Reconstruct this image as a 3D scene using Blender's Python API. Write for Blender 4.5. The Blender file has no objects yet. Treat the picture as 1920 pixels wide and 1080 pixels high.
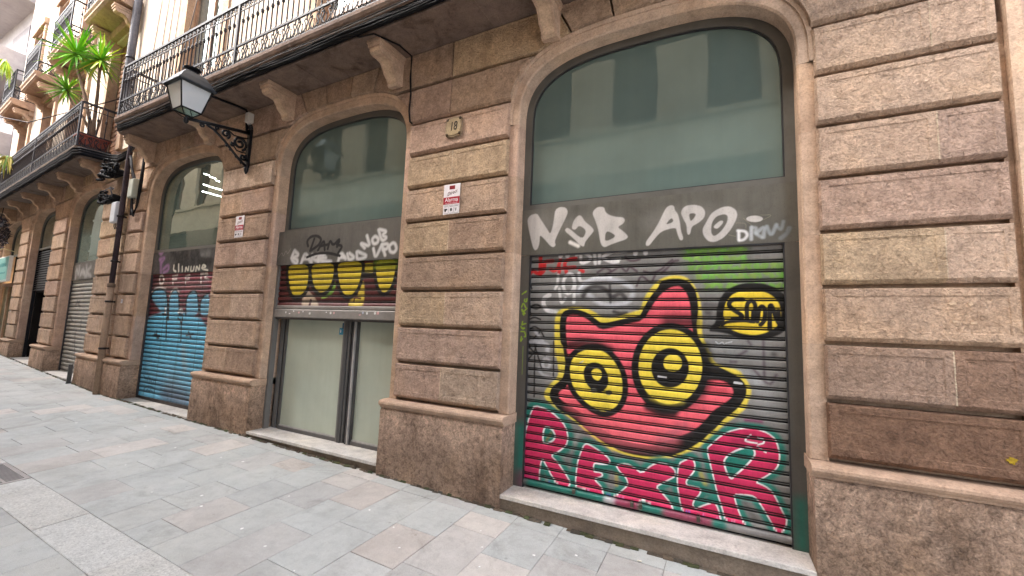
import bpy, math, random
import numpy as np
from mathutils import Vector, Matrix
PAINT = {
 'main_shutter': [
  ('s',(165,163,160),.2819,.1175,.35,[-1.435,1.869,-1.235,1.83,-.955,1.811,-.651,1.793]),
  ('s',(150,148,146),.2398,.1199,.35,[-1.425,1.346,-1.399,1.213,-1.365,1.121]),
  ('s',(160,160,160),.1398,.0699,.45,[.212,1.189,.257,1.163,.276,1.12]),
  ('s',(150,150,148),.1548,.0688,.3,[.141,1.015,.3,1.018]),
  ('s',(170,172,175),.0559,.028,.5,[.125,1.25,.192,1.233,.225,1.19]),
  ('s',(150,152,150),.1438,.0719,.3,[-.035,1.421,.243,1.42]),
  ('s',(113,163,60),.022,.01,.8,[-.229,2.177,-.227,2.197,-.218,2.146,-.203,2.154,-.224,2.169,-.222,2.19]),
  ('s',(131,167,60),.022,.01,.8,[-.162,2.148,-.166,2.15,-.188,2.18,-.173,2.155,-.164,2.146,-.192,2.163]),
  ('s',(123,168,60),.0217,.0099,.8,[-.151,2.168,-.155,2.142,-.122,2.163,-.146,2.143,-.134,2.144,-.123,2.165]),
  ('s',(116,157,60),.0214,.0097,.8,[-.096,2.183,-.102,2.146,-.113,2.191,-.088,2.176,-.092,2.165,-.101,2.136]),
  ('s',(129,162,60),.0211,.0096,.8,[-.063,2.155,-.06,2.17,-.041,2.171,-.049,2.138,-.067,2.188,-.062,2.147]),
  ('s',(130,168,60),.0211,.0096,.8,[-.001,2.171,-.03,2.168,-.029,2.134,-.022,2.15,-.02,2.17,-.02,2.18]),
  ('s',(121,180,60),.0206,.0094,.8,[.044,2.146,.006,2.152,.045,2.168,.014,2.152,.009,2.154,.019,2.16]),
  ('s',(128,162,60),.0208,.0095,.8,[.097,2.149,.071,2.171,.093,2.175,.054,2.142,.078,2.128,.079,2.152]),
  ('s',(123,161,60),.0206,.0094,.8,[.099,2.134,.108,2.125,.121,2.169,.105,2.156,.115,2.168,.113,2.144]),
  ('s',(130,175,60),.0206,.0094,.8,[.135,2.165,.143,2.167,.142,2.13,.14,2.176,.169,2.146,.172,2.155]),
  ('s',(123,171,60),.0222,.0101,.8,[-.235,2.134,-.252,2.112,-.224,2.102,-.223,2.126,-.257,2.109,-.225,2.117]),
  ('s',(118,176,60),.022,.01,.8,[-.19,2.087,-.207,2.112,-.201,2.084,-.209,2.098,-.212,2.112,-.197,2.09]),
  ('s',(134,180,60),.0217,.0099,.8,[-.139,2.092,-.159,2.105,-.162,2.11,-.142,2.119,-.174,2.098,-.169,2.11]),
  ('s',(113,170,60),.0217,.0099,.8,[-.122,2.127,-.094,2.12,-.107,2.083,-.109,2.085,-.095,2.104,-.128,2.091]),
  ('s',(119,167,60),.0214,.0097,.8,[-.08,2.084,-.089,2.124,-.054,2.075,-.079,2.108,-.088,2.074,-.072,2.116]),
  ('s',(116,175,60),.0211,.0096,.8,[-.031,2.071,-.044,2.12,-.027,2.075,-.03,2.101,-.018,2.081,-.046,2.076]),
  ('s',(110,175,60),.0211,.0096,.8,[.018,2.1,.016,2.114,.019,2.113,-.007,2.097,-.0,2.094,.02,2.083]),
  ('s',(129,165,60),.0211,.0096,.8,[.044,2.095,.05,2.095,.027,2.109,.055,2.102,.051,2.066,.046,2.084]),
  ('s',(123,157,60),.0208,.0095,.8,[.097,2.076,.083,2.068,.081,2.096,.086,2.098,.071,2.087,.1,2.1]),
  ('s',(121,165,60),.0203,.0092,.8,[.129,2.083,.113,2.066,.11,2.075,.129,2.069,.105,2.083,.139,2.099]),
  ('s',(112,179,60),.02,.0091,.8,[.171,2.083,.16,2.075,.147,2.097,.17,2.111,.149,2.062,.164,2.061]),
  ('s',(117,164,60),.022,.01,.8,[-.173,2.059,-.2,2.019,-.214,2.025,-.191,2.02,-.189,2.019,-.213,2.042]),
  ('s',(124,177,60),.0214,.0097,.8,[-.143,2.037,-.151,2.042,-.14,2.038,-.134,2.049,-.155,2.034,-.162,2.017]),
  ('s',(125,162,60),.0214,.0097,.8,[-.096,2.043,-.115,2.065,-.11,2.04,-.091,2.03,-.117,2.021,-.093,2.023]),
  ('s',(110,171,60),.0214,.0097,.8,[-.067,2.03,-.085,2.013,-.085,2.058,-.086,2.043,-.063,2.029,-.057,2.034]),
  ('s',(114,177,60),.0211,.0096,.8,[-.017,2.051,-.01,2.058,-.034,2.014,-.021,2.028,-.021,2.053,-.038,2.04]),
  ('s',(122,172,60),.0209,.0095,.8,[.017,2.022,.025,2.03,.015,2.053,.03,2.034,-.004,2.053,.032,2.046]),
  ('s',(117,162,60),.0206,.0094,.8,[.076,2.041,.055,2.036,.039,2.011,.039,2.007,.045,2.051,.075,2.013]),
  ('s',(113,170,60),.0203,.0092,.8,[.101,2.018,.09,2.012,.122,2.018,.119,2.005,.097,2.011,.116,2.025]),
  ('s',(130,165,60),.0206,.0094,.8,[.161,2.039,.15,2.006,.148,2.054,.15,2.042,.158,2.019,.136,2.007]),
  ('s',(126,172,60),.0203,.0092,.8,[.169,2.042,.18,2.049,.209,2.051,.18,2.028,.207,2.003,.174,2.053]),
  ('s',(117,174,60),.02,.0091,.8,[.243,2.05,.241,2.034,.238,2.045,.224,2.025,.249,2.007,.248,2.048]),
  ('s',(122,156,60),.0197,.009,.8,[.286,2.002,.288,2.05,.279,2.039,.263,2.011,.266,1.998,.283,2.016]),
  ('s',(118,165,60),.0194,.0088,.8,[.304,2.046,.304,2.022,.306,2.034,.295,2.012,.299,2.038,.303,2.026]),
  ('s',(134,165,60),.0195,.0089,.8,[.336,2.015,.355,2.03,.346,2.034,.341,2.046,.331,2.033,.358,2.04]),
  ('s',(115,157,60),.0192,.0087,.8,[.39,2.037,.365,2.036,.387,2.011,.386,2.02,.365,2.029,.374,1.994]),
  ('s',(134,180,60),.0192,.0087,.8,[.416,2.039,.42,2.029,.407,2.01,.418,2.041,.416,2.036,.413,2.044]),
  ('s',(131,156,60),.0217,.0099,.8,[-.157,1.994,-.153,1.977,-.13,1.961,-.151,1.939,-.158,1.984,-.131,1.941]),
  ('s',(111,179,60),.0214,.0097,.8,[-.117,1.942,-.098,1.966,-.09,1.949,-.111,1.96,-.106,1.976,-.109,1.972]),
  ('s',(115,172,60),.0209,.0095,.8,[-.073,1.973,-.067,1.973,-.039,1.94,-.048,1.971,-.055,1.987,-.071,1.937]),
  ('s',(124,166,60),.0211,.0096,.8,[-.03,1.982,-.003,1.95,.001,1.964,-.03,1.975,-.007,1.97,-.026,1.971]),
  ('s',(126,156,60),.0206,.0094,.8,[.02,1.983,.004,1.947,.03,1.967,.008,1.975,.024,1.941,.021,1.936]),
  ('s',(120,172,60),.0206,.0094,.8,[.061,1.956,.06,1.949,.042,1.966,.067,1.982,.042,1.98,.05,1.966]),
  ('s',(116,170,60),.0203,.0092,.8,[.081,1.97,.102,1.958,.114,1.936,.085,1.97,.097,1.958,.089,1.941]),
  ('s',(129,159,60),.0206,.0094,.8,[.121,1.939,.139,1.933,.122,1.949,.14,1.984,.148,1.939,.119,1.936]),
  ('s',(110,166,60),.0197,.009,.8,[.166,1.983,.174,1.939,.164,1.961,.166,1.949,.193,1.937,.167,1.964]),
  ('s',(133,157,60),.0197,.009,.8,[.228,1.939,.198,1.962,.198,1.962,.23,1.969,.227,1.933,.227,1.974]),
  ('s',(112,159,60),.0197,.009,.8,[.235,1.984,.248,1.956,.255,1.979,.264,1.947,.264,1.956,.26,1.946]),
  ('s',(134,163,60),.0197,.009,.8,[.288,1.977,.31,1.965,.295,1.968,.304,1.976,.306,1.978,.317,1.973]),
  ('s',(128,172,60),.0192,.0087,.8,[.335,1.965,.332,1.941,.338,1.953,.328,1.948,.325,1.956,.343,1.952]),
  ('s',(125,174,60),.0192,.0087,.8,[.363,1.93,.382,1.941,.392,1.956,.369,1.964,.368,1.964,.369,1.969]),
  ('s',(110,175,60),.0192,.0087,.8,[.406,1.944,.404,1.934,.42,1.961,.421,1.969,.397,1.927,.396,1.979]),
  ('s',(123,155,60),.0214,.0097,.8,[-.096,1.863,-.087,1.878,-.086,1.879,-.061,1.89,-.081,1.895,-.102,1.905]),
  ('s',(121,173,60),.0209,.0095,.8,[-.052,1.876,-.056,1.902,-.044,1.885,-.024,1.906,-.044,1.908,-.043,1.902]),
  ('s',(120,167,60),.0209,.0095,.8,[.009,1.891,-.016,1.892,-.011,1.912,-.008,1.906,-.002,1.872,.01,1.864]),
  ('s',(128,174,60),.0203,.0092,.8,[.059,1.89,.06,1.906,.06,1.863,.062,1.866,.051,1.888,.051,1.863]),
  ('s',(124,168,60),.0206,.0094,.8,[.078,1.905,.081,1.883,.089,1.867,.086,1.878,.089,1.899,.081,1.861]),
  ('s',(128,176,60),.0206,.0094,.8,[.123,1.884,.134,1.865,.114,1.891,.131,1.87,.105,1.893,.103,1.881]),
  ('s',(123,163,60),.02,.0091,.8,[.16,1.877,.144,1.884,.156,1.884,.167,1.865,.182,1.857,.138,1.867]),
  ('s',(120,169,60),.02,.0091,.8,[.213,1.861,.207,1.863,.204,1.872,.209,1.902,.186,1.897,.2,1.892]),
  ('s',(116,171,60),.0197,.009,.8,[.237,1.906,.229,1.885,.254,1.874,.235,1.866,.229,1.876,.234,1.908]),
  ('s',(113,156,60),.0195,.0089,.8,[.276,1.907,.287,1.889,.29,1.877,.295,1.859,.28,1.874,.271,1.895]),
  ('s',(114,178,60),.0192,.0087,.8,[.324,1.869,.347,1.886,.319,1.894,.331,1.886,.312,1.862,.337,1.86]),
  ('s',(128,168,60),.0192,.0087,.8,[.373,1.867,.376,1.886,.384,1.897,.355,1.873,.376,1.857,.374,1.883]),
  ('s',(115,177,60),.0192,.0087,.8,[.418,1.891,.398,1.885,.415,1.859,.406,1.857,.423,1.897,.421,1.856]),
  ('s',(90,145,45),.0999,.0461,.35,[-.225,2.18,.132,2.16]),
  ('s',(90,145,45),.0748,.0449,.2,[-.225,2.042,.4,2.019]),
  ('s',(90,145,45),.0655,.0437,.2,[-.156,1.963,.412,1.949,.41,1.879,-.089,1.886]),
  ('s',(62,32,48),.0191,.0091,.8,[-.94,2.016,-.869,2.059,-.816,2.021,-.868,1.996]),
  ('s',(62,32,48),.0185,.0088,.8,[-.816,2.021,-.747,2.063,-.695,2.009,-.67,2.06,-.611,2.015]),
  ('s',(62,32,48),.0174,.0083,.8,[-.554,2.013,-.497,1.994,-.426,2.018,-.371,2.074,-.338,2.098]),
  ('s',(62,32,48),.0185,.0088,.8,[-.705,2.14,-.679,2.109,-.629,2.102,-.587,2.118]),
  ('s',(62,32,48),.0178,.0085,.8,[-.611,1.895,-.578,1.988,-.497,1.91,-.465,1.985]),
  ('s',(62,32,48),.0205,.0082,.75,[-.418,1.996,-.369,2.038,-.328,2.089,-.296,2.092]),
  ('s',(70,45,60),.0175,.0105,.7,[.271,1.506,.272,1.232]),
  ('s',(70,45,60),.018,.0108,.7,[.162,1.408,.106,1.366]),
  ('s',(70,45,60),.0172,.0103,.7,[.207,1.28,.303,1.167,.344,1.253]),
  ('s',(70,45,60),.0177,.0106,.7,[.177,1.479,.193,1.456]),
  ('s',(70,45,60),.0182,.0109,.7,[.064,1.324,.098,1.326]),
  ('s',(45,35,40),.0305,.0169,.7,[.331,1.395,.337,1.394]),
  ('s',(120,25,80),.0241,.0138,.8,[.153,.918,.246,.919]),
  ('s',(50,40,45),.0307,.0231,.6,[-.105,1.746,-.031,1.738]),
  ('s',(50,40,45),.0346,.0192,.7,[-.091,1.684,-.076,1.682]),
  ('s',(185,28,30),.036,.0077,.95,[-1.475,2.191,-1.476,2.013]),
  ('s',(185,28,30),.0357,.0076,.95,[-1.581,2.021,-1.545,2.053,-1.502,2.018,-1.44,2.031,-1.432,2.098]),
  ('s',(185,28,30),.0353,.0076,.95,[-1.472,2.051,-1.444,2.127,-1.357,2.133]),
  ('s',(185,28,30),.0346,.0074,.95,[-1.375,2.058,-1.34,2.037,-1.301,2.065,-1.283,2.139]),
  ('s',(185,28,30),.0346,.0074,.95,[-1.286,2.064,-1.29,2.026]),
  ('s',(185,28,30),.0339,.0073,.95,[-1.221,2.024,-1.243,2.1,-1.224,2.137,-1.138,2.147]),
  ('s',(185,28,30),.0339,.0073,.95,[-1.251,2.063,-1.145,2.067]),
  ('s',(185,28,30),.0332,.0071,.95,[-1.098,2.048,-1.069,2.029]),
  ('s',(218,214,212),.0212,.0071,.95,[-1.134,2.175,-1.054,2.194,-.998,2.2,-.783,2.184,-.697,2.188]),
  ('s',(218,214,212),.0261,.0071,.95,[-1.091,2.168,-1.094,2.099,-1.024,2.11,-.993,2.149,-1.054,2.189]),
  ('s',(218,214,212),.0279,.007,.95,[-.971,2.198,-.96,2.093]),
  ('s',(218,214,212),.0279,.007,.95,[-.924,2.205,-.925,2.097]),
  ('s',(218,214,212),.0273,.0068,.95,[-.818,2.186,-.915,2.146,-.817,2.097,-.765,2.103]),
  ('s',(218,214,212),.0225,.0067,.95,[-.748,2.125,-.817,2.119]),
  ('s',(218,214,212),.0421,.0074,.98,[-1.281,2.186,-1.281,2.176]),
  ('s',(218,214,212),.0417,.0074,.98,[-1.216,2.184,-1.215,2.175]),
  ('s',(218,214,212),.0374,.0066,.98,[-.623,2.173,-.623,2.164]),
  ('s',(218,214,212),.0361,.0064,.98,[-.543,2.172,-.542,2.164]),
  ('s',(218,214,212),.0247,.0089,.95,[-1.299,2.003,-1.304,1.914,-1.325,1.877]),
  ('s',(218,214,212),.0242,.0087,.95,[-1.285,1.877,-1.266,1.738,-1.225,1.793]),
  ('s',(218,214,212),.0288,.0086,.95,[-1.197,2.014,-1.239,1.978,-1.252,1.914,-1.231,1.848,-1.192,1.83,-1.15,1.875,-1.142,1.939,-1.163,2.004,-1.197,2.014]),
  ('s',(218,214,212),.0282,.0085,.95,[-1.106,2.012,-1.095,1.938,-1.03,1.937,-.94,1.98]),
  ('s',(218,214,212),.0396,.0089,.95,[-1.378,1.821,-1.433,1.793,-1.436,1.737,-1.399,1.681,-1.299,1.664]),
  ('s',(218,214,212),.0282,.0085,.95,[-1.147,1.757,-1.141,1.903]),
  ('s',(195,194,198),.0409,.0182,.85,[-1.112,1.847,-1.066,1.911,-.975,1.954,-.85,1.96,-.728,1.931,-.652,1.887,-.639,1.818,-.684,1.758,-.795,1.732,-.9,1.74,-.981,1.793,-1.009,1.82]),
  ('s',(210,210,214),.0188,.0071,.9,[-1.103,1.866,-1.048,1.937,-.957,1.967,-.824,1.967]),
  ('s',(38,32,36),.0364,.0136,.8,[-1.064,1.811,-1.029,1.874,-.956,1.9,-.866,1.872,-.813,1.793,-.744,1.845,-.701,1.793]),
  ('s',(40,34,38),.0222,.0089,.8,[-.832,1.907,-.825,1.758]),
  ('s',(30,28,30),.0304,.013,.85,[-.794,1.68,-.742,1.663,-.692,1.669]),
  ('s',(22,19,18),.0166,.0052,.92,[-1.583,1.948,-1.554,1.88]),
  ('s',(22,19,18),.0165,.0051,.92,[-1.577,1.789,-1.559,1.631]),
  ('s',(22,19,18),.0163,.0051,.92,[-1.562,1.717,-1.502,1.741,-1.456,1.718,-1.501,1.689,-1.562,1.717]),
  ('s',(22,19,18),.0161,.005,.92,[-1.58,1.593,-1.519,1.621,-1.459,1.6]),
  ('s',(22,19,18),.0161,.005,.92,[-1.567,1.508,-1.511,1.538,-1.453,1.502,-1.421,1.448]),
  ('s',(22,19,18),.0163,.0051,.92,[-1.577,1.507,-1.56,1.339]),
  ('s',(22,19,18),.016,.005,.92,[-1.522,1.425,-1.463,1.483]),
  ('s',(22,19,18),.0158,.0049,.92,[-1.58,1.22,-1.508,1.303,-1.401,1.28]),
  ('s',(22,19,18),.0158,.0049,.92,[-1.51,1.371,-1.434,1.173]),
  ('s',(22,19,18),.016,.005,.92,[-1.575,1.368,-1.508,1.293,-1.494,1.362]),
  ('s',(22,19,18),.0158,.0049,.92,[-1.504,1.274,-1.496,.91]),
  ('s',(22,19,18),.0153,.0048,.92,[-1.323,1.409,-1.318,1.097]),
  ('s',(190,188,190),.0245,.0122,.75,[-1.401,1.261,-1.353,1.236,-1.357,1.179,-1.397,1.157,-1.43,1.202,-1.401,1.261]),
  ('s',(190,188,190),.0242,.0121,.75,[-1.46,1.161,-1.427,1.107,-1.323,1.087]),
  ('s',(190,188,190),.0245,.0122,.75,[-1.479,1.382,-1.374,1.387,-1.372,1.32]),
  ('s',(190,188,190),.03,.0125,.75,[-1.552,1.391,-1.47,1.404,-1.389,1.376,-1.387,1.33]),
  ('s',(190,188,190),.025,.0125,.75,[-1.504,1.491,-1.461,1.437,-1.43,1.41]),
  ('s',(130,128,126),.0593,.0297,.5,[-1.552,1.038,-1.551,1.01]),
  ('p',(225,202,75),.0,.0104,1,[-1.304,1.244,-1.315,1.385,-1.321,1.587,-1.304,1.667,-1.244,1.703,-1.154,1.722,-1.051,1.712,-.965,1.679,-.894,1.631,-.811,1.624,-.718,1.652,-.633,1.683,-.581,1.697,-.55,1.803,-.5,1.876,-.438,1.94,-.376,1.968,-.304,1.975,-.233,1.958,-.187,1.91,-.153,1.84,-.133,1.752,-.123,1.641,-.127,1.518,-.105,1.457,-.073,1.374,-.068,1.387,-.05,1.316,.014,1.285,.118,1.267,.145,1.229,.178,1.178,.194,1.119,.169,1.048,.155,1.001,.099,.942,.044,.896,.001,.852,-.042,.793,-.099,.73,-.165,.673,-.232,.631,-.301,.592,-.437,.545,-.563,.532,-.693,.539,-.829,.569,-.775,.546,-.937,.623,-1.087,.725,-1.215,.798,-1.306,.836,-1.378,.89,-1.405,.929,-1.392,.977,-1.352,1.028,-1.293,1.085,-1.269,1.129,-1.282,1.222,-1.299,1.287,-1.301,1.353]),
  ('p',(22,19,18),.0,.005,1,[-1.252,1.391,-1.263,1.482,-1.265,1.573,-1.259,1.632,-1.231,1.674,-1.174,1.695,-1.099,1.686,-1.024,1.661,-.96,1.616,-.906,1.577,-.871,1.576,-.81,1.589,-.691,1.622,-.58,1.645,-.559,1.683,-.532,1.742,-.493,1.809,-.441,1.871,-.418,1.926,-.353,1.942,-.273,1.94,-.218,1.914,-.18,1.862,-.164,1.795,-.157,1.712,-.166,1.629,-.18,1.546,-.173,1.509,-.145,1.449,-.108,1.392,-.087,1.301,.006,1.266,.069,1.234,.121,1.204,.147,1.168,.155,1.123,.141,1.068,.1,1.002,.058,.959,.002,.906,-.041,.846,-.092,.793,-.136,.74,-.195,.692,-.262,.642,-.338,.602,-.34,.598,-.475,.565,-.597,.556,-.724,.567,-.829,.601,-.937,.654,-1.05,.725,-1.146,.784,-1.255,.825,-1.317,.883,-1.347,.935,-1.326,1.003,-1.262,1.055,-1.218,1.105,-1.204,1.209,-1.194,1.312,-1.22,1.376]),
  ('s',(22,19,18),.0145,.005,1,[-1.252,1.391,-1.263,1.482,-1.265,1.573,-1.259,1.632,-1.231,1.674,-1.174,1.695,-1.099,1.686,-1.024,1.661,-.96,1.616,-.906,1.577,-.871,1.576,-.81,1.589,-.691,1.622,-.58,1.645,-.559,1.683,-.532,1.742,-.493,1.809,-.441,1.871,-.418,1.926,-.353,1.942,-.273,1.94,-.218,1.914,-.18,1.862,-.164,1.795,-.157,1.712,-.166,1.629,-.18,1.546,-.173,1.509,-.145,1.449,-.108,1.392,-.087,1.301,.006,1.266,.069,1.234,.121,1.204,.147,1.168,.155,1.123,.141,1.068,.1,1.002,.058,.959,.002,.906,-.041,.846,-.092,.793,-.136,.74,-.195,.692,-.262,.642,-.338,.602,-.34,.598,-.475,.565,-.597,.556,-.724,.567,-.829,.601,-.937,.654,-1.05,.725,-1.146,.784,-1.255,.825,-1.317,.883,-1.347,.935,-1.326,1.003,-1.262,1.055,-1.218,1.105,-1.204,1.209,-1.194,1.312,-1.22,1.376,-1.252,1.391]),
  ('p',(236,98,110),.0,.0083,1,[-1.205,1.356,-1.225,1.447,-1.232,1.574,-1.215,1.646,-1.168,1.673,-1.094,1.66,-1.021,1.629,-.963,1.588,-.899,1.542,-.824,1.558,-.691,1.595,-.568,1.625,-.512,1.724,-.462,1.803,-.401,1.868,-.34,1.899,-.28,1.905,-.233,1.866,-.205,1.802,-.19,1.727,-.186,1.633,-.132,1.182,-.088,1.197,.006,1.2,.062,1.175,.095,1.124,.088,1.07,.031,1.01,-.04,.955,-.084,.895,-.128,.835,-.194,.778,-.3,.715,-.416,.665,-.476,.628,-.598,.625,-.724,.634,-.83,.669,-.939,.732,-1.042,.797,-1.157,.846,-1.267,.907,-1.289,.951,-1.26,1.0,-1.211,1.023,-1.175,1.137,-1.231,1.413]),
  ('s',(22,19,18),.0332,.0066,1,[-1.205,1.356,-1.225,1.447,-1.232,1.574,-1.215,1.646,-1.168,1.673,-1.094,1.66,-1.021,1.629,-.963,1.588,-.899,1.542,-.824,1.558,-.691,1.595,-.568,1.625,-.512,1.724,-.462,1.803,-.401,1.868,-.34,1.899,-.28,1.905,-.233,1.866,-.205,1.802,-.19,1.727,-.186,1.633,-.132,1.182,-.088,1.197,.006,1.2,.062,1.175,.095,1.124,.088,1.07,.031,1.01,-.04,.955,-.084,.895,-.128,.835,-.194,.778,-.3,.715,-.416,.665,-.476,.628,-.598,.625,-.724,.634,-.83,.669,-.939,.732,-1.042,.797,-1.157,.846,-1.267,.907,-1.289,.951,-1.26,1.0,-1.211,1.023,-1.175,1.137,-1.231,1.413,-1.205,1.356]),
  ('s',(236,112,122),.1394,.0656,.6,[-.973,.751,-.796,.674,-.58,.674,-.376,.72]),
  ('s',(228,98,108),.1044,.0609,.6,[-1.142,.887,-.938,.773,-.729,.75]),
  ('s',(165,45,60),.0656,.0365,.6,[-.081,1.131,.004,1.108]),
  ('s',(150,90,100),.0847,.0462,.5,[-.406,.7,-.255,.816]),
  ('s',(30,18,20),.104,.056,.85,[-.369,1.607,-.274,1.618,-.189,1.612]),
  ('s',(22,19,18),.0824,.03,.95,[-.115,1.416,-.094,1.337,-.095,1.265,-.059,1.228]),
  ('s',(22,19,18),.0584,.0146,.95,[-.073,1.257,.006,1.241,.062,1.214]),
  ('s',(22,19,18),.0974,.0375,.9,[-.162,1.099,-.125,1.158,-.11,1.224]),
  ('s',(40,30,32),.0974,.0525,.8,[-.261,1.0,-.193,1.04,-.155,1.1]),
  ('s',(28,20,22),.0869,.0237,.95,[-.509,.939,-.444,.914,-.339,.919]),
  ('s',(28,20,22),.078,.0312,.95,[-.416,.926,-.338,.943,-.268,.991]),
  ('s',(22,19,18),.081,.0315,.9,[-1.167,1.387,-1.037,1.411,-.929,1.399,-.833,1.361]),
  ('p',(22,19,18),.0,.0059,1,[-.082,1.269,-.087,1.211,-.099,1.154,-.119,1.1,-.146,1.05,-.179,1.005,-.217,.968,-.26,.938,-.306,.917,-.355,.906,-.404,.905,-.452,.915,-.497,.935,-.54,.965,-.576,1.004,-.607,1.051,-.629,1.106,-.644,1.165,-.649,1.227,-.645,1.29,-.631,1.351,-.609,1.41,-.579,1.463,-.542,1.509,-.5,1.547,-.453,1.575,-.404,1.592,-.354,1.599,-.305,1.595,-.258,1.58,-.214,1.556,-.175,1.523,-.142,1.482,-.116,1.435,-.097,1.383,-.086,1.327]),
  ('p',(238,212,72),.0,.0047,1,[-.127,1.274,-.131,1.225,-.141,1.178,-.158,1.132,-.18,1.091,-.207,1.054,-.239,1.023,-.275,.998,-.313,.981,-.353,.972,-.393,.972,-.432,.98,-.47,.997,-.504,1.023,-.534,1.055,-.559,1.095,-.577,1.139,-.589,1.188,-.593,1.239,-.589,1.291,-.578,1.342,-.56,1.39,-.536,1.434,-.506,1.472,-.471,1.503,-.433,1.527,-.393,1.541,-.352,1.547,-.312,1.544,-.273,1.532,-.237,1.512,-.205,1.485,-.177,1.451,-.156,1.412,-.14,1.368,-.13,1.322]),
  ('s',(215,195,70),.0632,.0316,.6,[-.476,1.026,-.378,.996,-.282,1.022]),
  ('p',(22,19,18),.0,.0047,1,[-.219,1.259,-.221,1.233,-.228,1.207,-.237,1.183,-.251,1.16,-.267,1.14,-.287,1.123,-.308,1.11,-.331,1.101,-.354,1.097,-.378,1.097,-.402,1.101,-.424,1.111,-.444,1.124,-.461,1.141,-.475,1.162,-.486,1.186,-.492,1.211,-.495,1.238,-.493,1.265,-.486,1.292,-.476,1.318,-.462,1.341,-.444,1.361,-.424,1.378,-.402,1.39,-.378,1.399,-.354,1.402,-.33,1.401,-.307,1.396,-.286,1.386,-.267,1.371,-.25,1.354,-.237,1.333,-.227,1.31,-.221,1.285]),
  ('p',(238,212,72),.0,.0039,1,[-.268,1.292,-.269,1.28,-.272,1.268,-.277,1.258,-.284,1.248,-.292,1.239,-.301,1.231,-.312,1.226,-.323,1.222,-.335,1.22,-.347,1.22,-.358,1.222,-.369,1.226,-.379,1.232,-.387,1.24,-.394,1.249,-.399,1.259,-.402,1.27,-.403,1.282,-.402,1.294,-.399,1.306,-.394,1.317,-.387,1.327,-.379,1.336,-.369,1.343,-.358,1.349,-.347,1.352,-.335,1.354,-.323,1.354,-.312,1.352,-.301,1.347,-.292,1.341,-.283,1.333,-.277,1.324,-.272,1.314,-.269,1.303]),
  ('s',(22,19,18),.0924,.0066,1,[-1.171,1.174,-1.153,1.258,-1.101,1.317,-1.025,1.354,-.913,1.36,-.839,1.324,-.776,1.257,-.731,1.173,-.717,1.087,-.72,1.001,-.754,.92,-.815,.869,-.877,.853,-.96,.878,-1.045,.931,-1.113,.996,-1.153,1.074,-1.171,1.174]),
  ('p',(238,212,72),.0,.0053,1,[-1.171,1.174,-1.153,1.258,-1.101,1.317,-1.025,1.354,-.913,1.36,-.839,1.324,-.776,1.257,-.731,1.173,-.717,1.087,-.72,1.001,-.754,.92,-.815,.869,-.877,.853,-.96,.878,-1.045,.931,-1.113,.996,-1.153,1.074]),
  ('p',(22,19,18),.0,.0053,1,[-1.049,1.156,-1.036,1.202,-1.004,1.237,-.957,1.253,-.902,1.244,-.865,1.206,-.837,1.155,-.831,1.085,-.853,1.039,-.898,1.004,-.943,1.0,-.99,1.035,-1.034,1.085]),
  ('p',(238,212,72),.0,.0044,1,[-.984,1.161,-.965,1.19,-.929,1.202,-.896,1.186,-.886,1.151,-.9,1.115,-.922,1.099,-.959,1.114]),
  ('p',(120,118,110),.0,.0035,1,[-.928,1.019,-.928,1.015,-.929,1.012,-.931,1.009,-.934,1.005,-.937,1.003,-.941,1.0,-.945,.998,-.95,.997,-.954,.996,-.959,.996,-.964,.996,-.968,.997,-.972,.999,-.975,1.001,-.978,1.004,-.98,1.007,-.982,1.01,-.982,1.013,-.982,1.017,-.981,1.021,-.979,1.024,-.976,1.027,-.973,1.03,-.969,1.032,-.964,1.034,-.96,1.035,-.955,1.036,-.95,1.036,-.946,1.036,-.942,1.035,-.938,1.033,-.934,1.031,-.931,1.029,-.929,1.026,-.928,1.022]),
  ('p',(85,80,70),.0,.0034,1,[-.801,1.014,-.802,1.01,-.803,1.007,-.805,1.003,-.807,1.0,-.811,.997,-.815,.995,-.819,.993,-.823,.991,-.828,.991,-.833,.991,-.837,.991,-.842,.992,-.846,.994,-.849,.996,-.852,.999,-.854,1.002,-.855,1.005,-.856,1.008,-.855,1.012,-.854,1.016,-.852,1.019,-.849,1.022,-.846,1.025,-.842,1.028,-.838,1.03,-.833,1.031,-.829,1.032,-.824,1.032,-.819,1.032,-.815,1.03,-.811,1.029,-.808,1.027,-.805,1.024,-.803,1.021,-.802,1.018]),
  ('s',(205,200,190),.0092,.0028,1,[-1.08,1.236,-1.051,1.252]),
  ('s',(205,200,200),.0136,.0032,1,[-.441,1.176,-.385,1.172]),
  ('s',(205,205,205),.0216,.0029,1,[.089,1.174,.127,1.17]),
  ('p',(22,19,18),.0,.0071,1,[-.066,1.574,-.029,1.62,-.028,1.697,-.009,1.779,.035,1.848,.114,1.896,.205,1.91,.292,1.897,.364,1.864,.415,1.81,.441,1.741,.446,1.673,.428,1.597,.382,1.539,.31,1.505,.217,1.488,.122,1.497,.052,1.526,.01,1.536,-.034,1.539,-.081,1.541]),
  ('p',(226,196,55),.0,.0055,1,[.008,1.657,.012,1.706,.031,1.775,.071,1.827,.135,1.857,.224,1.861,.298,1.845,.35,1.81,.384,1.756,.395,1.687,.384,1.618,.351,1.568,.285,1.531,.218,1.513,.136,1.522,.081,1.543,.032,1.569,-.033,1.562,-.0,1.604,.022,1.625]),
  ('s',(22,19,18),.0215,.0043,1,[.008,1.657,.012,1.706,.031,1.775,.071,1.827,.135,1.857,.224,1.861,.298,1.845,.35,1.81,.384,1.756,.395,1.687,.384,1.618,.351,1.568,.285,1.531,.218,1.513,.136,1.522,.081,1.543,.032,1.569,-.033,1.562,-.0,1.604,.022,1.625,.008,1.657]),
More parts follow.
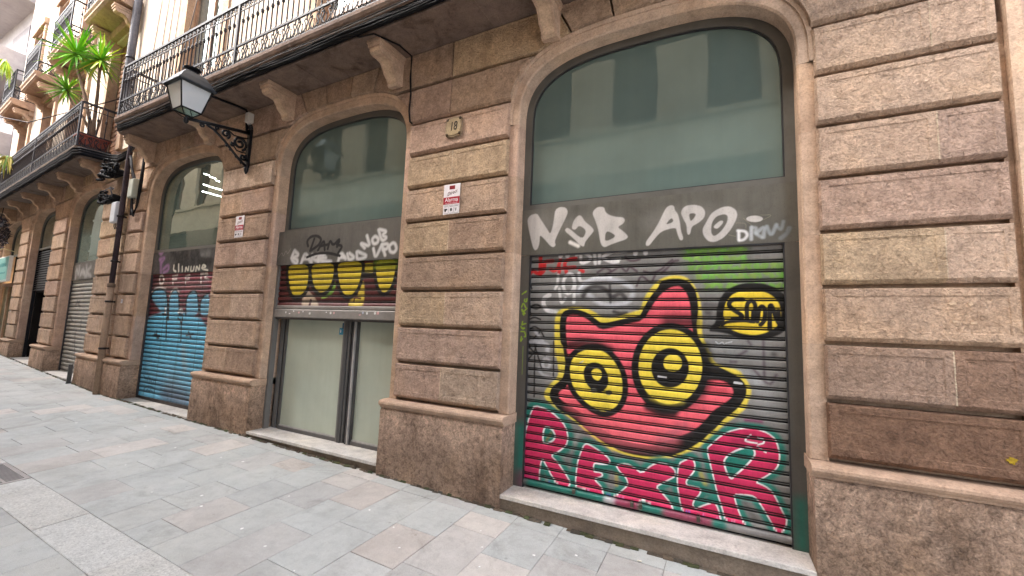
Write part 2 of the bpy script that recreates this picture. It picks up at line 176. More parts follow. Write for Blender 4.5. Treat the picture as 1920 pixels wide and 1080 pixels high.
  ('s',(26,22,18),.0328,.0037,1,[.147,1.783,.077,1.783,.052,1.746,.083,1.706,.142,1.667,.138,1.644,.082,1.638]),
  ('s',(26,22,18),.0246,.0036,1,[.01,1.593,.039,1.617,.152,1.628,.199,1.621]),
  ('s',(26,22,18),.0291,.0036,1,[.173,1.644,.171,1.747,.202,1.779,.229,1.747,.225,1.638,.209,1.614,.214,1.7]),
  ('s',(26,22,18),.0286,.0035,1,[.237,1.622,.249,1.716,.269,1.74,.288,1.709,.283,1.631,.256,1.6]),
  ('s',(26,22,18),.0302,.0034,1,[.312,1.57,.316,1.779,.359,1.625,.384,1.596]),
  ('s',(26,22,18),.0274,.0034,1,[.371,1.603,.367,1.702]),
  ('s',(200,200,200),.0067,.0022,.9,[-.034,1.466,-.013,1.447,.009,1.468,.023,1.448]),
  ('s',(200,200,200),.0065,.0022,.9,[.03,1.457,.073,1.471]),
  ('s',(30,118,102),.1019,.034,.85,[-1.587,.168,-1.2,.125,-.818,.123,-.416,.153]),
  ('s',(30,118,102),.1207,.0232,.96,[-1.488,.827,-1.379,.812,-1.272,.757,-1.197,.686,-1.175,.606,-1.187,.539,-1.252,.479,-1.332,.433,-1.255,.374,-1.181,.29,-1.144,.238,-1.178,.17,-1.238,.192,-1.3,.262,-1.351,.335,-1.401,.402,-1.42,.345,-1.43,.254,-1.427,.186,-1.535,.173,-1.604,.176,-1.607,.358,-1.577,.42,-1.569,.548,-1.542,.69,-1.512,.775,-1.488,.827]),
  ('s',(30,118,102),.1118,.0215,.96,[-1.019,.576,-.946,.555,-.867,.515,-.818,.482,-.818,.451,-.888,.439,-.943,.439,-.954,.395,-.942,.356,-.887,.366,-.87,.348,-.941,.314,-.93,.29,-.885,.262,-.868,.214,-.862,.144,-.949,.161,-1.017,.215,-1.092,.221,-1.088,.297,-1.079,.405,-1.052,.495,-1.019,.576]),
  ('s',(30,118,102),.1027,.0197,.96,[-.759,.449,-.676,.47,-.627,.453,-.562,.413,-.483,.498,-.406,.527,-.328,.495,-.319,.45,-.391,.398,-.467,.341,-.406,.295,-.346,.232,-.339,.18,-.391,.153,-.444,.183,-.498,.206,-.553,.241,-.6,.184,-.656,.124,-.73,.14,-.798,.173,-.723,.245,-.658,.315,-.675,.367,-.728,.406,-.759,.449]),
  ('s',(30,118,102),.0936,.018,.96,[-.289,.542,-.239,.576,-.204,.595,-.185,.56,-.19,.508,-.23,.455,-.249,.421,-.24,.392,-.191,.391,-.148,.39,-.153,.354,-.192,.306,-.206,.263,-.181,.236,-.116,.28,-.055,.31,-.033,.271,-.015,.176,-.098,.173,-.248,.181,-.275,.238,-.289,.316,-.299,.385,-.299,.457,-.289,.542]),
  ('s',(30,118,102),.0882,.017,.96,[-.098,.681,-.065,.717,-.027,.763,.038,.818,.129,.856,.217,.863,.285,.844,.326,.811,.341,.757,.348,.691,.33,.622,.279,.57,.193,.502,.26,.486,.301,.457,.325,.406,.356,.339,.383,.281,.336,.179,.309,.236,.273,.302,.233,.368,.199,.413,.139,.412,.064,.399,.076,.343,.102,.263,.142,.182,.047,.179,.012,.223,-.005,.297,-.031,.379,-.049,.464,-.076,.579,-.098,.681]),
  ('s',(30,118,102),.063,.021,.8,[-.162,.422,-.078,.379,-.033,.252]),
  ('s',(95,92,88),.0339,.0204,.8,[.138,.347,.205,.249]),
  ('s',(170,160,60),.0288,.0144,.7,[-.142,.497,-.115,.432]),
  ('s',(170,150,60),.029,.0124,.6,[-.758,.379,-.757,.298]),
  ('s',(160,158,150),.0311,.0178,.6,[-1.073,.665,-1.106,.573]),
  ('s',(225,222,220),.0241,.0046,1,[-1.488,.827,-1.379,.812,-1.272,.757,-1.197,.686,-1.175,.606,-1.187,.539,-1.252,.479,-1.332,.433,-1.255,.374,-1.181,.29,-1.144,.238,-1.178,.17,-1.238,.192,-1.3,.262,-1.351,.335,-1.401,.402,-1.42,.345,-1.43,.254,-1.427,.186,-1.535,.173,-1.604,.176,-1.607,.358,-1.577,.42,-1.569,.548,-1.542,.69,-1.512,.775,-1.488,.827]),
  ('p',(200,42,88),.0,.0038,1,[-1.488,.827,-1.379,.812,-1.272,.757,-1.197,.686,-1.175,.606,-1.187,.539,-1.252,.479,-1.332,.433,-1.255,.374,-1.181,.29,-1.144,.238,-1.178,.17,-1.238,.192,-1.3,.262,-1.351,.335,-1.401,.402,-1.42,.345,-1.43,.254,-1.427,.186,-1.535,.173,-1.604,.176,-1.607,.358,-1.577,.42,-1.569,.548,-1.542,.69,-1.512,.775]),
  ('s',(225,222,220),.0224,.0043,1,[-1.019,.576,-.946,.555,-.867,.515,-.818,.482,-.818,.451,-.888,.439,-.943,.439,-.954,.395,-.942,.356,-.887,.366,-.87,.348,-.941,.314,-.93,.29,-.885,.262,-.868,.214,-.862,.144,-.949,.161,-1.017,.215,-1.092,.221,-1.088,.297,-1.079,.405,-1.052,.495,-1.019,.576]),
  ('p',(200,42,88),.0,.0034,1,[-1.019,.576,-.946,.555,-.867,.515,-.818,.482,-.818,.451,-.888,.439,-.943,.439,-.954,.395,-.942,.356,-.887,.366,-.87,.348,-.941,.314,-.93,.29,-.885,.262,-.868,.214,-.862,.144,-.949,.161,-1.017,.215,-1.092,.221,-1.088,.297,-1.079,.405,-1.052,.495]),
  ('s',(225,222,220),.0205,.0039,1,[-.759,.449,-.676,.47,-.627,.453,-.562,.413,-.483,.498,-.406,.527,-.328,.495,-.319,.45,-.391,.398,-.467,.341,-.406,.295,-.346,.232,-.339,.18,-.391,.153,-.444,.183,-.498,.206,-.553,.241,-.6,.184,-.656,.124,-.73,.14,-.798,.173,-.723,.245,-.658,.315,-.675,.367,-.728,.406,-.759,.449]),
  ('p',(200,42,88),.0,.0031,1,[-.759,.449,-.676,.47,-.627,.453,-.562,.413,-.483,.498,-.406,.527,-.328,.495,-.319,.45,-.391,.398,-.467,.341,-.406,.295,-.346,.232,-.339,.18,-.391,.153,-.444,.183,-.498,.206,-.553,.241,-.6,.184,-.656,.124,-.73,.14,-.798,.173,-.723,.245,-.658,.315,-.675,.367,-.728,.406]),
  ('s',(225,222,220),.0187,.0036,1,[-.289,.542,-.239,.576,-.204,.595,-.185,.56,-.19,.508,-.23,.455,-.249,.421,-.24,.392,-.191,.391,-.148,.39,-.153,.354,-.192,.306,-.206,.263,-.181,.236,-.116,.28,-.055,.31,-.033,.271,-.015,.176,-.098,.173,-.248,.181,-.275,.238,-.289,.316,-.299,.385,-.299,.457,-.289,.542]),
  ('p',(200,42,88),.0,.003,1,[-.289,.542,-.239,.576,-.204,.595,-.185,.56,-.19,.508,-.23,.455,-.249,.421,-.24,.392,-.191,.391,-.148,.39,-.153,.354,-.192,.306,-.206,.263,-.181,.236,-.116,.28,-.055,.31,-.033,.271,-.015,.176,-.098,.173,-.248,.181,-.275,.238,-.289,.316,-.299,.385,-.299,.457]),
  ('s',(225,222,220),.0176,.0034,1,[-.098,.681,-.065,.717,-.027,.763,.038,.818,.129,.856,.217,.863,.285,.844,.326,.811,.341,.757,.348,.691,.33,.622,.279,.57,.193,.502,.26,.486,.301,.457,.325,.406,.356,.339,.383,.281,.336,.179,.309,.236,.273,.302,.233,.368,.199,.413,.139,.412,.064,.399,.076,.343,.102,.263,.142,.182,.047,.179,.012,.223,-.005,.297,-.031,.379,-.049,.464,-.076,.579,-.098,.681]),
  ('p',(200,42,88),.0,.0027,1,[-.098,.681,-.065,.717,-.027,.763,.038,.818,.129,.856,.217,.863,.285,.844,.326,.811,.341,.757,.348,.691,.33,.622,.279,.57,.193,.502,.26,.486,.301,.457,.325,.406,.356,.339,.383,.281,.336,.179,.309,.236,.273,.302,.233,.368,.199,.413,.139,.412,.064,.399,.076,.343,.102,.263,.142,.182,.047,.179,.012,.223,-.005,.297,-.031,.379,-.049,.464,-.076,.579]),
  ('p',(30,118,102),.0,.0046,1,[-1.381,.672,-1.312,.648,-1.283,.601,-1.303,.554,-1.394,.509,-1.403,.595]),
  ('s',(225,222,220),.0152,.0038,1,[-1.381,.672,-1.312,.648,-1.283,.601,-1.303,.554,-1.394,.509,-1.403,.595,-1.381,.672]),
  ('p',(30,118,102),.0,.0035,1,[.008,.614,.036,.658,.091,.702,.162,.736,.201,.724,.205,.686,.169,.632,.124,.575,.079,.528,.056,.495,.034,.52,.017,.566]),
  ('s',(225,222,220),.011,.0028,1,[.008,.614,.036,.658,.091,.702,.162,.736,.201,.724,.205,.686,.169,.632,.124,.575,.079,.528,.056,.495,.034,.52,.017,.566,.008,.614]),
  ('s',(165,45,90),.1246,.0575,.55,[-1.565,.274,-1.473,.224,-1.536,.189]),
  ('s',(120,30,60),.0489,.021,.45,[.092,.756,.181,.809,.284,.786]),
  ('s',(120,110,60),.0232,.0093,.8,[-1.323,.618,-1.364,.55]),
  ('s',(70,70,68),.0339,.017,.6,[.108,.66,.143,.657]),
  ('s',(225,222,220),.0105,.0028,1,[.181,.821,.138,.775,.18,.77,.217,.77]),
  ('s',(225,222,220),.0102,.0027,1,[.223,.81,.258,.803,.263,.778,.225,.761]),
  ('s',(225,222,220),.0099,.0026,1,[.219,.747,.27,.716]),
  ('s',(80,90,170),.0093,.0028,.9,[-1.328,.191,-1.337,.196]),
  ('s',(80,90,170),.0092,.0028,.9,[-1.327,.195,-1.336,.188]),
  ('s',(80,90,170),.0091,.0027,.9,[-1.327,.211,-1.327,.207]),
  ('s',(80,90,170),.0092,.0028,.9,[-1.335,.21,-1.34,.215]),
  ('s',(80,90,170),.0091,.0027,.9,[-1.33,.208,-1.335,.209]),
  ('s',(215,150,200),.0086,.0026,.9,[-1.005,.214,-1.013,.215]),
  ('s',(215,150,200),.0086,.0026,.9,[-.993,.203,-.991,.199]),
  ('s',(215,150,200),.0085,.0025,.9,[-.988,.203,-.981,.205]),
  ('s',(215,150,200),.0086,.0026,.9,[-1.016,.192,-1.023,.186]),
  ('s',(215,150,200),.0085,.0025,.9,[-.989,.22,-.988,.211]),
  ('s',(80,90,160),.0083,.0025,.9,[-.832,.203,-.826,.203]),
  ('s',(80,90,160),.0084,.0025,.9,[-.827,.2,-.83,.191]),
  ('s',(80,90,160),.0083,.0025,.9,[-.806,.204,-.814,.203]),
  ('s',(80,90,160),.0084,.0025,.9,[-.834,.216,-.83,.221]),
  ('s',(80,90,160),.0083,.0025,.9,[-.827,.194,-.825,.192]),
  ('s',(215,120,170),.0081,.0024,.9,[-.707,.208,-.711,.203]),
  ('s',(215,120,170),.0082,.0025,.9,[-.729,.208,-.738,.208]),
  ('s',(215,120,170),.0081,.0024,.9,[-.7,.204,-.7,.212]),
  ('s',(215,120,170),.0082,.0025,.9,[-.725,.211,-.724,.216]),
  ('s',(215,120,170),.0081,.0024,.9,[-.706,.209,-.708,.211]),
  ('s',(90,100,190),.0073,.0022,.9,[-.239,.196,-.235,.196]),
  ('s',(90,100,190),.0074,.0022,.9,[-.219,.203,-.215,.198]),
  ('s',(90,100,190),.0074,.0022,.9,[-.228,.207,-.223,.2]),
  ('s',(90,100,190),.0074,.0022,.9,[-.244,.203,-.241,.205]),
  ('s',(90,100,190),.0074,.0022,.9,[-.218,.212,-.219,.214]),
  ('s',(200,150,210),.0072,.0022,.9,[-.137,.187,-.144,.187]),
  ('s',(200,150,210),.0072,.0022,.9,[-.13,.204,-.126,.197]),
  ('s',(200,150,210),.0072,.0022,.9,[-.12,.201,-.119,.196]),
  ('s',(200,150,210),.0072,.0022,.9,[-.132,.2,-.125,.199]),
  ('s',(200,150,210),.0072,.0022,.9,[-.133,.195,-.13,.194]),
  ('s',(220,120,160),.0071,.0021,.9,[-.038,.201,-.036,.207]),
  ('s',(220,120,160),.007,.0021,.9,[-.043,.207,-.047,.212]),
  ('s',(220,120,160),.0071,.0021,.9,[-.041,.194,-.047,.185]),
  ('s',(220,120,160),.007,.0021,.9,[-.036,.198,-.04,.198]),
  ('s',(220,120,160),.007,.0021,.9,[-.037,.199,-.044,.201]),
  ('s',(220,140,170),.0068,.002,.9,[.062,.2,.069,.203]),
  ('s',(220,140,170),.0069,.0021,.9,[.073,.203,.069,.207]),
  ('s',(220,140,170),.0069,.0021,.9,[.056,.207,.051,.2]),
  ('s',(220,140,170),.0068,.002,.9,[.063,.218,.057,.217]),
  ('s',(220,140,170),.0069,.0021,.9,[.064,.214,.068,.206]),
  ('s',(210,100,150),.0088,.0026,.9,[-1.111,.192,-1.108,.191]),
  ('s',(210,100,150),.0087,.0026,.9,[-1.09,.19,-1.091,.196]),
  ('s',(210,100,150),.0088,.0026,.9,[-1.094,.183,-1.09,.192]),
  ('s',(210,100,150),.0088,.0026,.9,[-1.1,.19,-1.096,.191]),
  ('s',(210,100,150),.0088,.0026,.9,[-1.121,.174,-1.116,.174]),
 ],
 'main_panel': [
  ('s',(150,144,138),.147,.0784,.25,[-1.551,2.554,-1.367,2.469,-1.028,2.441,-.777,2.419]),
  ('s',(150,144,138),.1455,.0728,.25,[-.485,2.412,-.204,2.454,.084,2.388]),
  ('p',(190,184,178),.0,.0066,.97,[-1.61,2.538,-1.581,2.574,-1.515,2.585,-1.481,2.533,-1.416,2.439,-1.375,2.375,-1.353,2.448,-1.341,2.534,-1.333,2.601,-1.288,2.624,-1.232,2.611,-1.211,2.569,-1.23,2.517,-1.269,2.441,-1.308,2.364,-1.331,2.305,-1.32,2.271,-1.34,2.253,-1.372,2.268,-1.434,2.339,-1.479,2.379,-1.48,2.301,-1.496,2.248,-1.521,2.233,-1.544,2.264,-1.573,2.362,-1.6,2.468]),
  ('p',(190,184,178),.0,.0062,.97,[-1.106,2.529,-1.082,2.517,-1.055,2.469,-.989,2.411,-.969,2.381,-.988,2.354,-1.026,2.311,-1.048,2.281,-1.057,2.24,-1.09,2.258,-1.157,2.327,-1.24,2.399,-1.221,2.424,-1.193,2.415,-1.071,2.305,-1.034,2.386,-1.104,2.44,-1.139,2.397,-1.173,2.413,-1.161,2.471,-1.135,2.512]),
  ('p',(190,184,178),.0,.006,.97,[-.976,2.559,-.941,2.587,-.884,2.581,-.874,2.536,-.839,2.504,-.777,2.482,-.72,2.474,-.705,2.447,-.722,2.418,-.77,2.394,-.716,2.352,-.676,2.306,-.697,2.283,-.763,2.266,-.835,2.242,-.872,2.226,-.897,2.24,-.914,2.279,-.931,2.381,-.958,2.467,-.985,2.527]),
  ('p',(190,184,178),.0,.0054,.97,[-.345,2.54,-.32,2.53,-.314,2.492,-.292,2.463,-.277,2.394,-.271,2.326,-.253,2.264,-.262,2.245,-.281,2.253,-.299,2.314,-.308,2.356,-.414,2.333,-.465,2.279,-.511,2.216,-.537,2.221,-.534,2.256,-.485,2.321,-.434,2.407,-.395,2.493,-.376,2.526]),
  ('p',(190,184,178),.0,.0052,.97,[-.228,2.524,-.173,2.525,-.12,2.506,-.094,2.464,-.103,2.412,-.145,2.376,-.192,2.353,-.202,2.3,-.214,2.285,-.226,2.302,-.228,2.369,-.252,2.418,-.271,2.467,-.258,2.503]),
  ('p',(190,184,178),.0,.0051,.97,[.029,2.487,.074,2.486,.112,2.456,.123,2.416,.106,2.361,.072,2.299,.026,2.245,-.03,2.217,-.076,2.226,-.11,2.274,-.116,2.327,-.092,2.371,-.057,2.44,-.016,2.469]),
  ('p',(92,89,81),.0,.0055,.97,[-.85,2.369,-.769,2.316,-.873,2.27,-.871,2.345]),
  ('p',(92,89,81),.0,.005,.97,[-.339,2.44,-.389,2.379,-.32,2.401]),
  ('p',(92,89,81),.0,.0049,.97,[-.213,2.455,-.18,2.459,-.159,2.447,-.174,2.418,-.201,2.39]),
  ('p',(92,89,81),.0,.0046,.97,[.034,2.431,.059,2.416,.056,2.371,.027,2.316,-.013,2.274,-.041,2.263,-.058,2.296,-.052,2.368,-.022,2.417]),
  ('p',(190,184,178),.0,.0047,.97,[.006,2.382,.028,2.377,.022,2.355,-.012,2.319,-.035,2.327,-.038,2.344]),
  ('s',(225,218,210),.0315,.0121,.9,[-1.183,2.289,-1.109,2.252]),
  ('p',(190,184,178),.0,.0037,.97,[.284,2.37,.283,2.366,.281,2.362,.277,2.359,.272,2.356,.265,2.353,.258,2.352,.25,2.351,.241,2.35,.232,2.351,.223,2.352,.214,2.354,.206,2.356,.198,2.359,.192,2.363,.186,2.367,.183,2.371,.18,2.375,.18,2.379,.18,2.384,.183,2.387,.187,2.391,.192,2.394,.199,2.396,.206,2.398,.215,2.399,.224,2.399,.233,2.399,.242,2.398,.251,2.396,.259,2.393,.266,2.39,.273,2.386,.278,2.383,.281,2.378,.284,2.374]),
  ('s',(150,145,125),.0033,.0018,.6,[.16,2.387,.208,2.333]),
  ('s',(150,145,125),.0032,.0018,.6,[.267,2.4,.35,2.395,.287,2.363]),
  ('s',(150,145,125),.0034,.0019,.6,[.06,2.268,.109,2.252]),
  ('s',(150,145,125),.0034,.0019,.6,[.111,2.354,.176,2.348,.175,2.31]),
  ('s',(222,220,218),.0184,.0092,.95,[.129,2.286,.128,2.229]),
  ('s',(222,220,218),.0184,.0092,.95,[.124,2.295,.172,2.287,.186,2.256,.163,2.223,.131,2.22]),
  ('s',(195,198,200),.0221,.0092,.75,[.21,2.314,.208,2.223]),
  ('s',(175,180,182),.0221,.0092,.6,[.213,2.31,.244,2.308,.23,2.269,.274,2.234]),
  ('s',(180,185,188),.0254,.0091,.6,[.243,2.268,.294,2.316,.285,2.234]),
  ('s',(170,178,182),.0233,.009,.55,[.307,2.312,.333,2.236,.366,2.32]),
  ('s',(150,160,165),.0212,.0088,.45,[.368,2.31,.395,2.275,.409,2.34]),
  ('s',(140,150,158),.0279,.0087,.4,[.391,2.22,.427,2.248,.443,2.289]),
 ],
 'mid_panel': [
  ('s',(205,202,198),.0463,.0189,.95,[-4.879,2.372,-4.919,2.292,-4.797,2.22,-4.785,2.28,-4.911,2.306]),
  ('s',(205,202,198),.046,.0187,.95,[-4.862,2.398,-4.769,2.339,-4.867,2.314]),
  ('s',(205,202,198),.0445,.0181,.95,[-4.716,2.217,-4.655,2.373,-4.533,2.236]),
  ('s',(205,202,198),.0448,.0182,.95,[-4.686,2.282,-4.569,2.287]),
  ('s',(205,202,198),.0443,.0181,.95,[-4.516,2.327,-4.518,2.222]),
  ('s',(205,202,198),.0435,.0177,.95,[-4.412,2.335,-4.51,2.281,-4.391,2.241]),
  ('s',(205,202,198),.0428,.0174,.95,[-4.289,2.316,-4.397,2.314,-4.412,2.254,-4.169,2.228]),
  ('s',(205,202,198),.0431,.0176,.95,[-4.396,2.282,-4.263,2.281]),
  ('s',(205,202,198),.041,.0167,.95,[-4.044,2.229,-4.004,2.339,-3.922,2.254]),
  ('s',(205,202,198),.0408,.0166,.95,[-4.032,2.276,-3.941,2.271]),
  ('s',(205,202,198),.0403,.0164,.95,[-3.897,2.309,-3.871,2.234,-3.773,2.26,-3.863,2.313]),
  ('s',(205,202,198),.0395,.0161,.95,[-3.746,2.323,-3.733,2.228,-3.56,2.266,-3.73,2.327]),
  ('s',(205,202,198),.0393,.016,.95,[-3.627,2.365,-3.708,2.431,-3.539,2.374,-3.604,2.505]),
  ('s',(205,202,198),.0383,.0156,.95,[-3.479,2.496,-3.523,2.457,-3.494,2.402,-3.432,2.41,-3.421,2.462,-3.479,2.496]),
  ('s',(205,202,198),.038,.0155,.95,[-3.43,2.559,-3.367,2.423,-3.294,2.463,-3.374,2.495,-3.304,2.537,-3.415,2.563]),
  ('s',(205,202,198),.0377,.0154,.95,[-3.489,2.348,-3.446,2.236,-3.377,2.365]),
  ('s',(205,202,198),.0372,.0151,.95,[-3.363,2.382,-3.306,2.265]),
  ('s',(205,202,198),.0372,.0151,.95,[-3.364,2.388,-3.272,2.394,-3.278,2.336,-3.343,2.328]),
  ('s',(205,202,198),.0367,.015,.95,[-3.208,2.399,-3.257,2.364,-3.236,2.299,-3.175,2.286,-3.142,2.328,-3.169,2.388,-3.208,2.399]),
  ('s',(16,13,13),.0364,.0074,1,[-4.609,2.444,-4.642,2.512,-4.567,2.567,-4.451,2.565,-4.37,2.521,-4.408,2.445,-4.543,2.387]),
  ('s',(16,13,13),.0361,.0074,1,[-4.504,2.53,-4.562,2.382]),
  ('s',(16,13,13),.0353,.0072,1,[-4.418,2.38,-4.322,2.511,-4.297,2.38]),
  ('s',(16,13,13),.0353,.0072,1,[-4.387,2.431,-4.249,2.442]),
  ('s',(16,13,13),.0345,.0071,1,[-4.243,2.39,-4.216,2.497,-4.152,2.421,-4.042,2.511,-4.083,2.406]),
  ('s',(16,13,13),.0338,.0069,1,[-4.054,2.465,-4.107,2.433,-3.986,2.411,-4.056,2.329]),
  ('s',(16,13,13),.0351,.0072,1,[-4.61,2.302,-4.442,2.343,-4.218,2.338,-4.025,2.293]),
  ('s',(140,135,130),.0088,.0044,.7,[-5.186,2.318,-5.113,2.397,-5.081,2.327,-5.031,2.421,-5.0,2.351,-4.94,2.436]),
 ],
 'mid_shutter': [
  ('p',(185,165,140),.0,.0162,.9,[-4.608,1.891,-4.568,1.878,-4.42,1.774,-4.351,1.673,-4.696,1.669,-4.678,1.826]),
  ('p',(205,180,60),.0,.0145,.95,[-3.703,1.979,-3.631,1.989,-3.607,1.68,-3.872,1.678,-3.849,1.775,-3.717,1.799]),
  ('s',(75,30,32),.0218,.0073,1,[-3.779,1.751,-3.767,1.799,-3.675,1.787]),
  ('s',(75,30,32),.0402,.008,1,[-4.542,1.684,-4.523,1.761]),
  ('p',(110,150,50),.0,.0115,1,[-4.16,2.05,-4.091,1.948,-4.132,1.849,-4.273,1.781,-4.357,1.789,-4.194,1.887]),
  ('p',(190,170,40),.0,.0071,1,[-3.676,2.196,-3.498,2.194,-3.486,2.075,-3.672,2.077]),
  ('s',(22,19,18),.0502,.0086,1,[-3.663,2.062,-3.476,2.051]),
  ('s',(22,19,18),.1186,.0127,1,[-5.025,2.235,-4.624,2.227,-4.604,2.009,-4.638,1.891,-4.727,1.826,-4.853,1.82,-4.925,1.894,-4.98,2.016,-5.025,2.235]),
  ('s',(22,19,18),.1109,.0119,1,[-4.574,2.218,-4.159,2.227,-4.156,2.05,-4.197,1.938,-4.28,1.869,-4.39,1.863,-4.486,1.942,-4.539,2.06,-4.574,2.218]),
  ('s',(22,19,18),.1051,.0113,1,[-4.109,2.225,-3.688,2.226,-3.696,2.039,-3.728,1.931,-3.801,1.835,-3.918,1.817,-4.005,1.898,-4.065,2.035,-4.109,2.225]),
  ('s',(22,19,18),.0964,.0103,1,[-3.477,2.223,-3.181,2.234,-3.183,2.072,-3.225,1.924,-3.294,1.853,-3.369,1.868,-3.425,1.962,-3.46,2.08,-3.477,2.223]),
  ('p',(205,180,45),.0,.01,1,[-5.025,2.235,-4.624,2.227,-4.604,2.009,-4.638,1.891,-4.727,1.826,-4.853,1.82,-4.925,1.894,-4.98,2.016]),
  ('p',(205,180,45),.0,.0095,1,[-4.574,2.218,-4.159,2.227,-4.156,2.05,-4.197,1.938,-4.28,1.869,-4.39,1.863,-4.486,1.942,-4.539,2.06]),
  ('p',(205,180,45),.0,.0089,1,[-4.109,2.225,-3.688,2.226,-3.696,2.039,-3.728,1.931,-3.801,1.835,-3.918,1.817,-4.005,1.898,-4.065,2.035]),
  ('p',(205,180,45),.0,.0083,1,[-3.477,2.223,-3.181,2.234,-3.183,2.072,-3.225,1.924,-3.294,1.853,-3.369,1.868,-3.425,1.962,-3.46,2.08]),
  ('s',(130,150,45),.125,.0417,.7,[-3.449,2.175,-3.203,2.177]),
 ],
 'third_panel': [
  ('s',(120,120,118),.1122,.0561,.6,[-7.281,2.459,-6.986,2.482]),
  ('s',(110,108,108),.1174,.0652,.5,[-8.627,2.482,-8.574,2.275]),
  ('s',(14,12,14),.1337,.0365,.95,[-8.099,2.578,-7.621,2.264]),
  ('s',(14,12,14),.1325,.0361,.95,[-7.719,2.538,-7.957,2.295]),
  ('s',(14,12,14),.1298,.0354,.95,[-7.651,2.554,-7.594,2.301]),
  ('s',(14,12,14),.1286,.0351,.95,[-7.472,2.544,-7.395,2.351,-7.562,2.319]),
  ('s',(14,12,14),.1231,.0336,.95,[-7.23,2.382,-6.926,2.35]),
  ('s',(14,12,14),.1254,.0342,.95,[-7.336,2.556,-7.218,2.325]),
  ('s',(205,200,185),.0317,.0098,.95,[-7.985,2.335,-7.985,2.256,-7.905,2.234]),
  ('s',(205,200,185),.0312,.0096,.95,[-7.84,2.349,-7.813,2.231]),
  ('s',(205,200,185),.0309,.0095,.95,[-7.72,2.306,-7.703,2.228]),
  ('s',(205,200,185),.0303,.0093,.95,[-7.612,2.225,-7.612,2.302,-7.523,2.222,-7.523,2.299]),
  ('s',(205,200,185),.0298,.0092,.95,[-7.452,2.296,-7.453,2.22,-7.368,2.227,-7.365,2.293]),
  ('s',(205,200,185),.0294,.009,.95,[-7.297,2.216,-7.3,2.309,-7.196,2.222,-7.208,2.306]),
  ('s',(205,200,185),.029,.0089,.95,[-7.139,2.266,-7.01,2.28,-7.117,2.321,-7.135,2.248,-6.965,2.224]),
  ('s',(150,110,150),.0587,.0261,.75,[-8.568,2.893,-8.405,2.799,-8.515,2.682]),
  ('s',(150,110,150),.0581,.0258,.75,[-8.349,2.652,-8.439,2.535,-8.51,2.579]),
  ('s',(150,110,150),.0576,.0256,.75,[-8.479,2.455,-8.309,2.488,-8.403,2.391]),
  ('s',(150,110,150),.0573,.0255,.75,[-8.433,2.433,-8.382,2.229]),
  ('s',(150,110,150),.0563,.025,.75,[-8.318,2.287,-8.162,2.361,-8.138,2.261,-8.284,2.226]),
 ],
 'third_shutter': [
  ('s',(150,60,75),.2781,.1159,.6,[-8.123,2.104,-7.556,2.035,-6.988,2.08]),
  ('s',(165,70,90),.1854,.0927,.6,[-7.641,1.941,-7.425,1.92]),
  ('s',(120,95,90),.1652,.0708,.6,[-8.577,2.032,-7.035,1.989]),
  ('p',(110,172,200),.0,.0189,1,[-8.657,1.789,-8.661,1.881,-8.574,1.941,-8.4,1.965,-8.215,1.927,-8.125,1.828,-8.031,1.441]),
  ('p',(110,172,200),.0,.0179,1,[-8.001,1.442,-8.066,1.789,-8.002,1.916,-7.867,1.943,-7.776,1.866,-7.682,1.524]),
  ('p',(110,172,200),.0,.0168,1,[-7.491,1.528,-7.536,1.789,-7.454,1.892,-7.324,1.928,-7.215,1.863,-7.111,1.535]),
  ('p',(110,172,200),.0,.0163,1,[-7.085,1.535,-7.122,1.743,-7.037,1.84,-6.908,1.875,-6.814,1.54]),
  ('p',(98,178,210),.0,.0336,1,[-9.059,1.575,-6.636,1.552,-6.456,-.03,-8.9,-.365]),
  ('s',(120,175,200),.6852,.3426,.6,[-8.919,.515,-7.994,.422,-6.888,.37]),
  ('s',(120,135,145),.4341,.1953,.5,[-7.661,.412,-7.199,.102]),
  ('s',(150,165,170),.1323,.0662,.6,[-7.449,1.001,-7.339,.723]),
  ('s',(18,18,22),.0403,.0101,1,[-8.657,1.789,-8.661,1.881,-8.574,1.941,-8.4,1.965,-8.215,1.927,-8.125,1.828,-8.031,1.441]),
  ('s',(18,18,22),.0381,.0095,1,[-8.001,1.442,-8.066,1.789,-8.002,1.916,-7.867,1.943,-7.776,1.866,-7.682,1.524]),
  ('s',(18,18,22),.0359,.009,1,[-7.491,1.528,-7.536,1.789,-7.454,1.892,-7.324,1.928,-7.215,1.863,-7.111,1.535]),
  ('s',(18,18,22),.035,.0088,1,[-7.085,1.535,-7.122,1.743,-7.037,1.84,-6.908,1.875]),
  ('s',(200,195,190),.0305,.0102,.9,[-8.659,1.905,-8.572,1.965,-8.398,1.989,-8.213,1.951]),
  ('s',(200,195,190),.0288,.0096,.9,[-8.064,1.813,-8.0,1.939,-7.865,1.967,-7.774,1.889]),
  ('s',(222,212,204),.038,.0076,1,[-8.376,2.186,-8.46,2.172,-8.441,2.05,-8.338,2.032,-8.298,2.107,-8.376,2.186]),
  ('s',(222,212,204),.0367,.0073,1,[-8.03,2.161,-7.999,2.027]),
  ('s',(222,212,204),.0366,.0073,1,[-8.028,2.151,-7.884,2.173]),
  ('s',(222,212,204),.0364,.0073,1,[-8.015,2.098,-7.898,2.107]),
  ('s',(222,212,204),.0352,.007,1,[-7.635,2.151,-7.609,2.032]),
  ('s',(222,212,204),.035,.007,1,[-7.634,2.147,-7.515,2.167]),
  ('s',(222,212,204),.035,.007,1,[-7.622,2.093,-7.519,2.106]),
  ('s',(222,212,204),.0335,.0067,1,[-7.191,2.177,-7.159,2.028]),
  ('s',(222,212,204),.0331,.0066,1,[-7.19,2.173,-6.97,2.18,-7.095,2.119,-6.956,2.079]),
  ('s',(215,210,205),.0546,.0121,1,[-8.142,1.633,-8.13,1.536]),
  ('s',(215,210,205),.0523,.0116,1,[-7.721,1.58,-7.639,1.615,-7.603,1.582]),
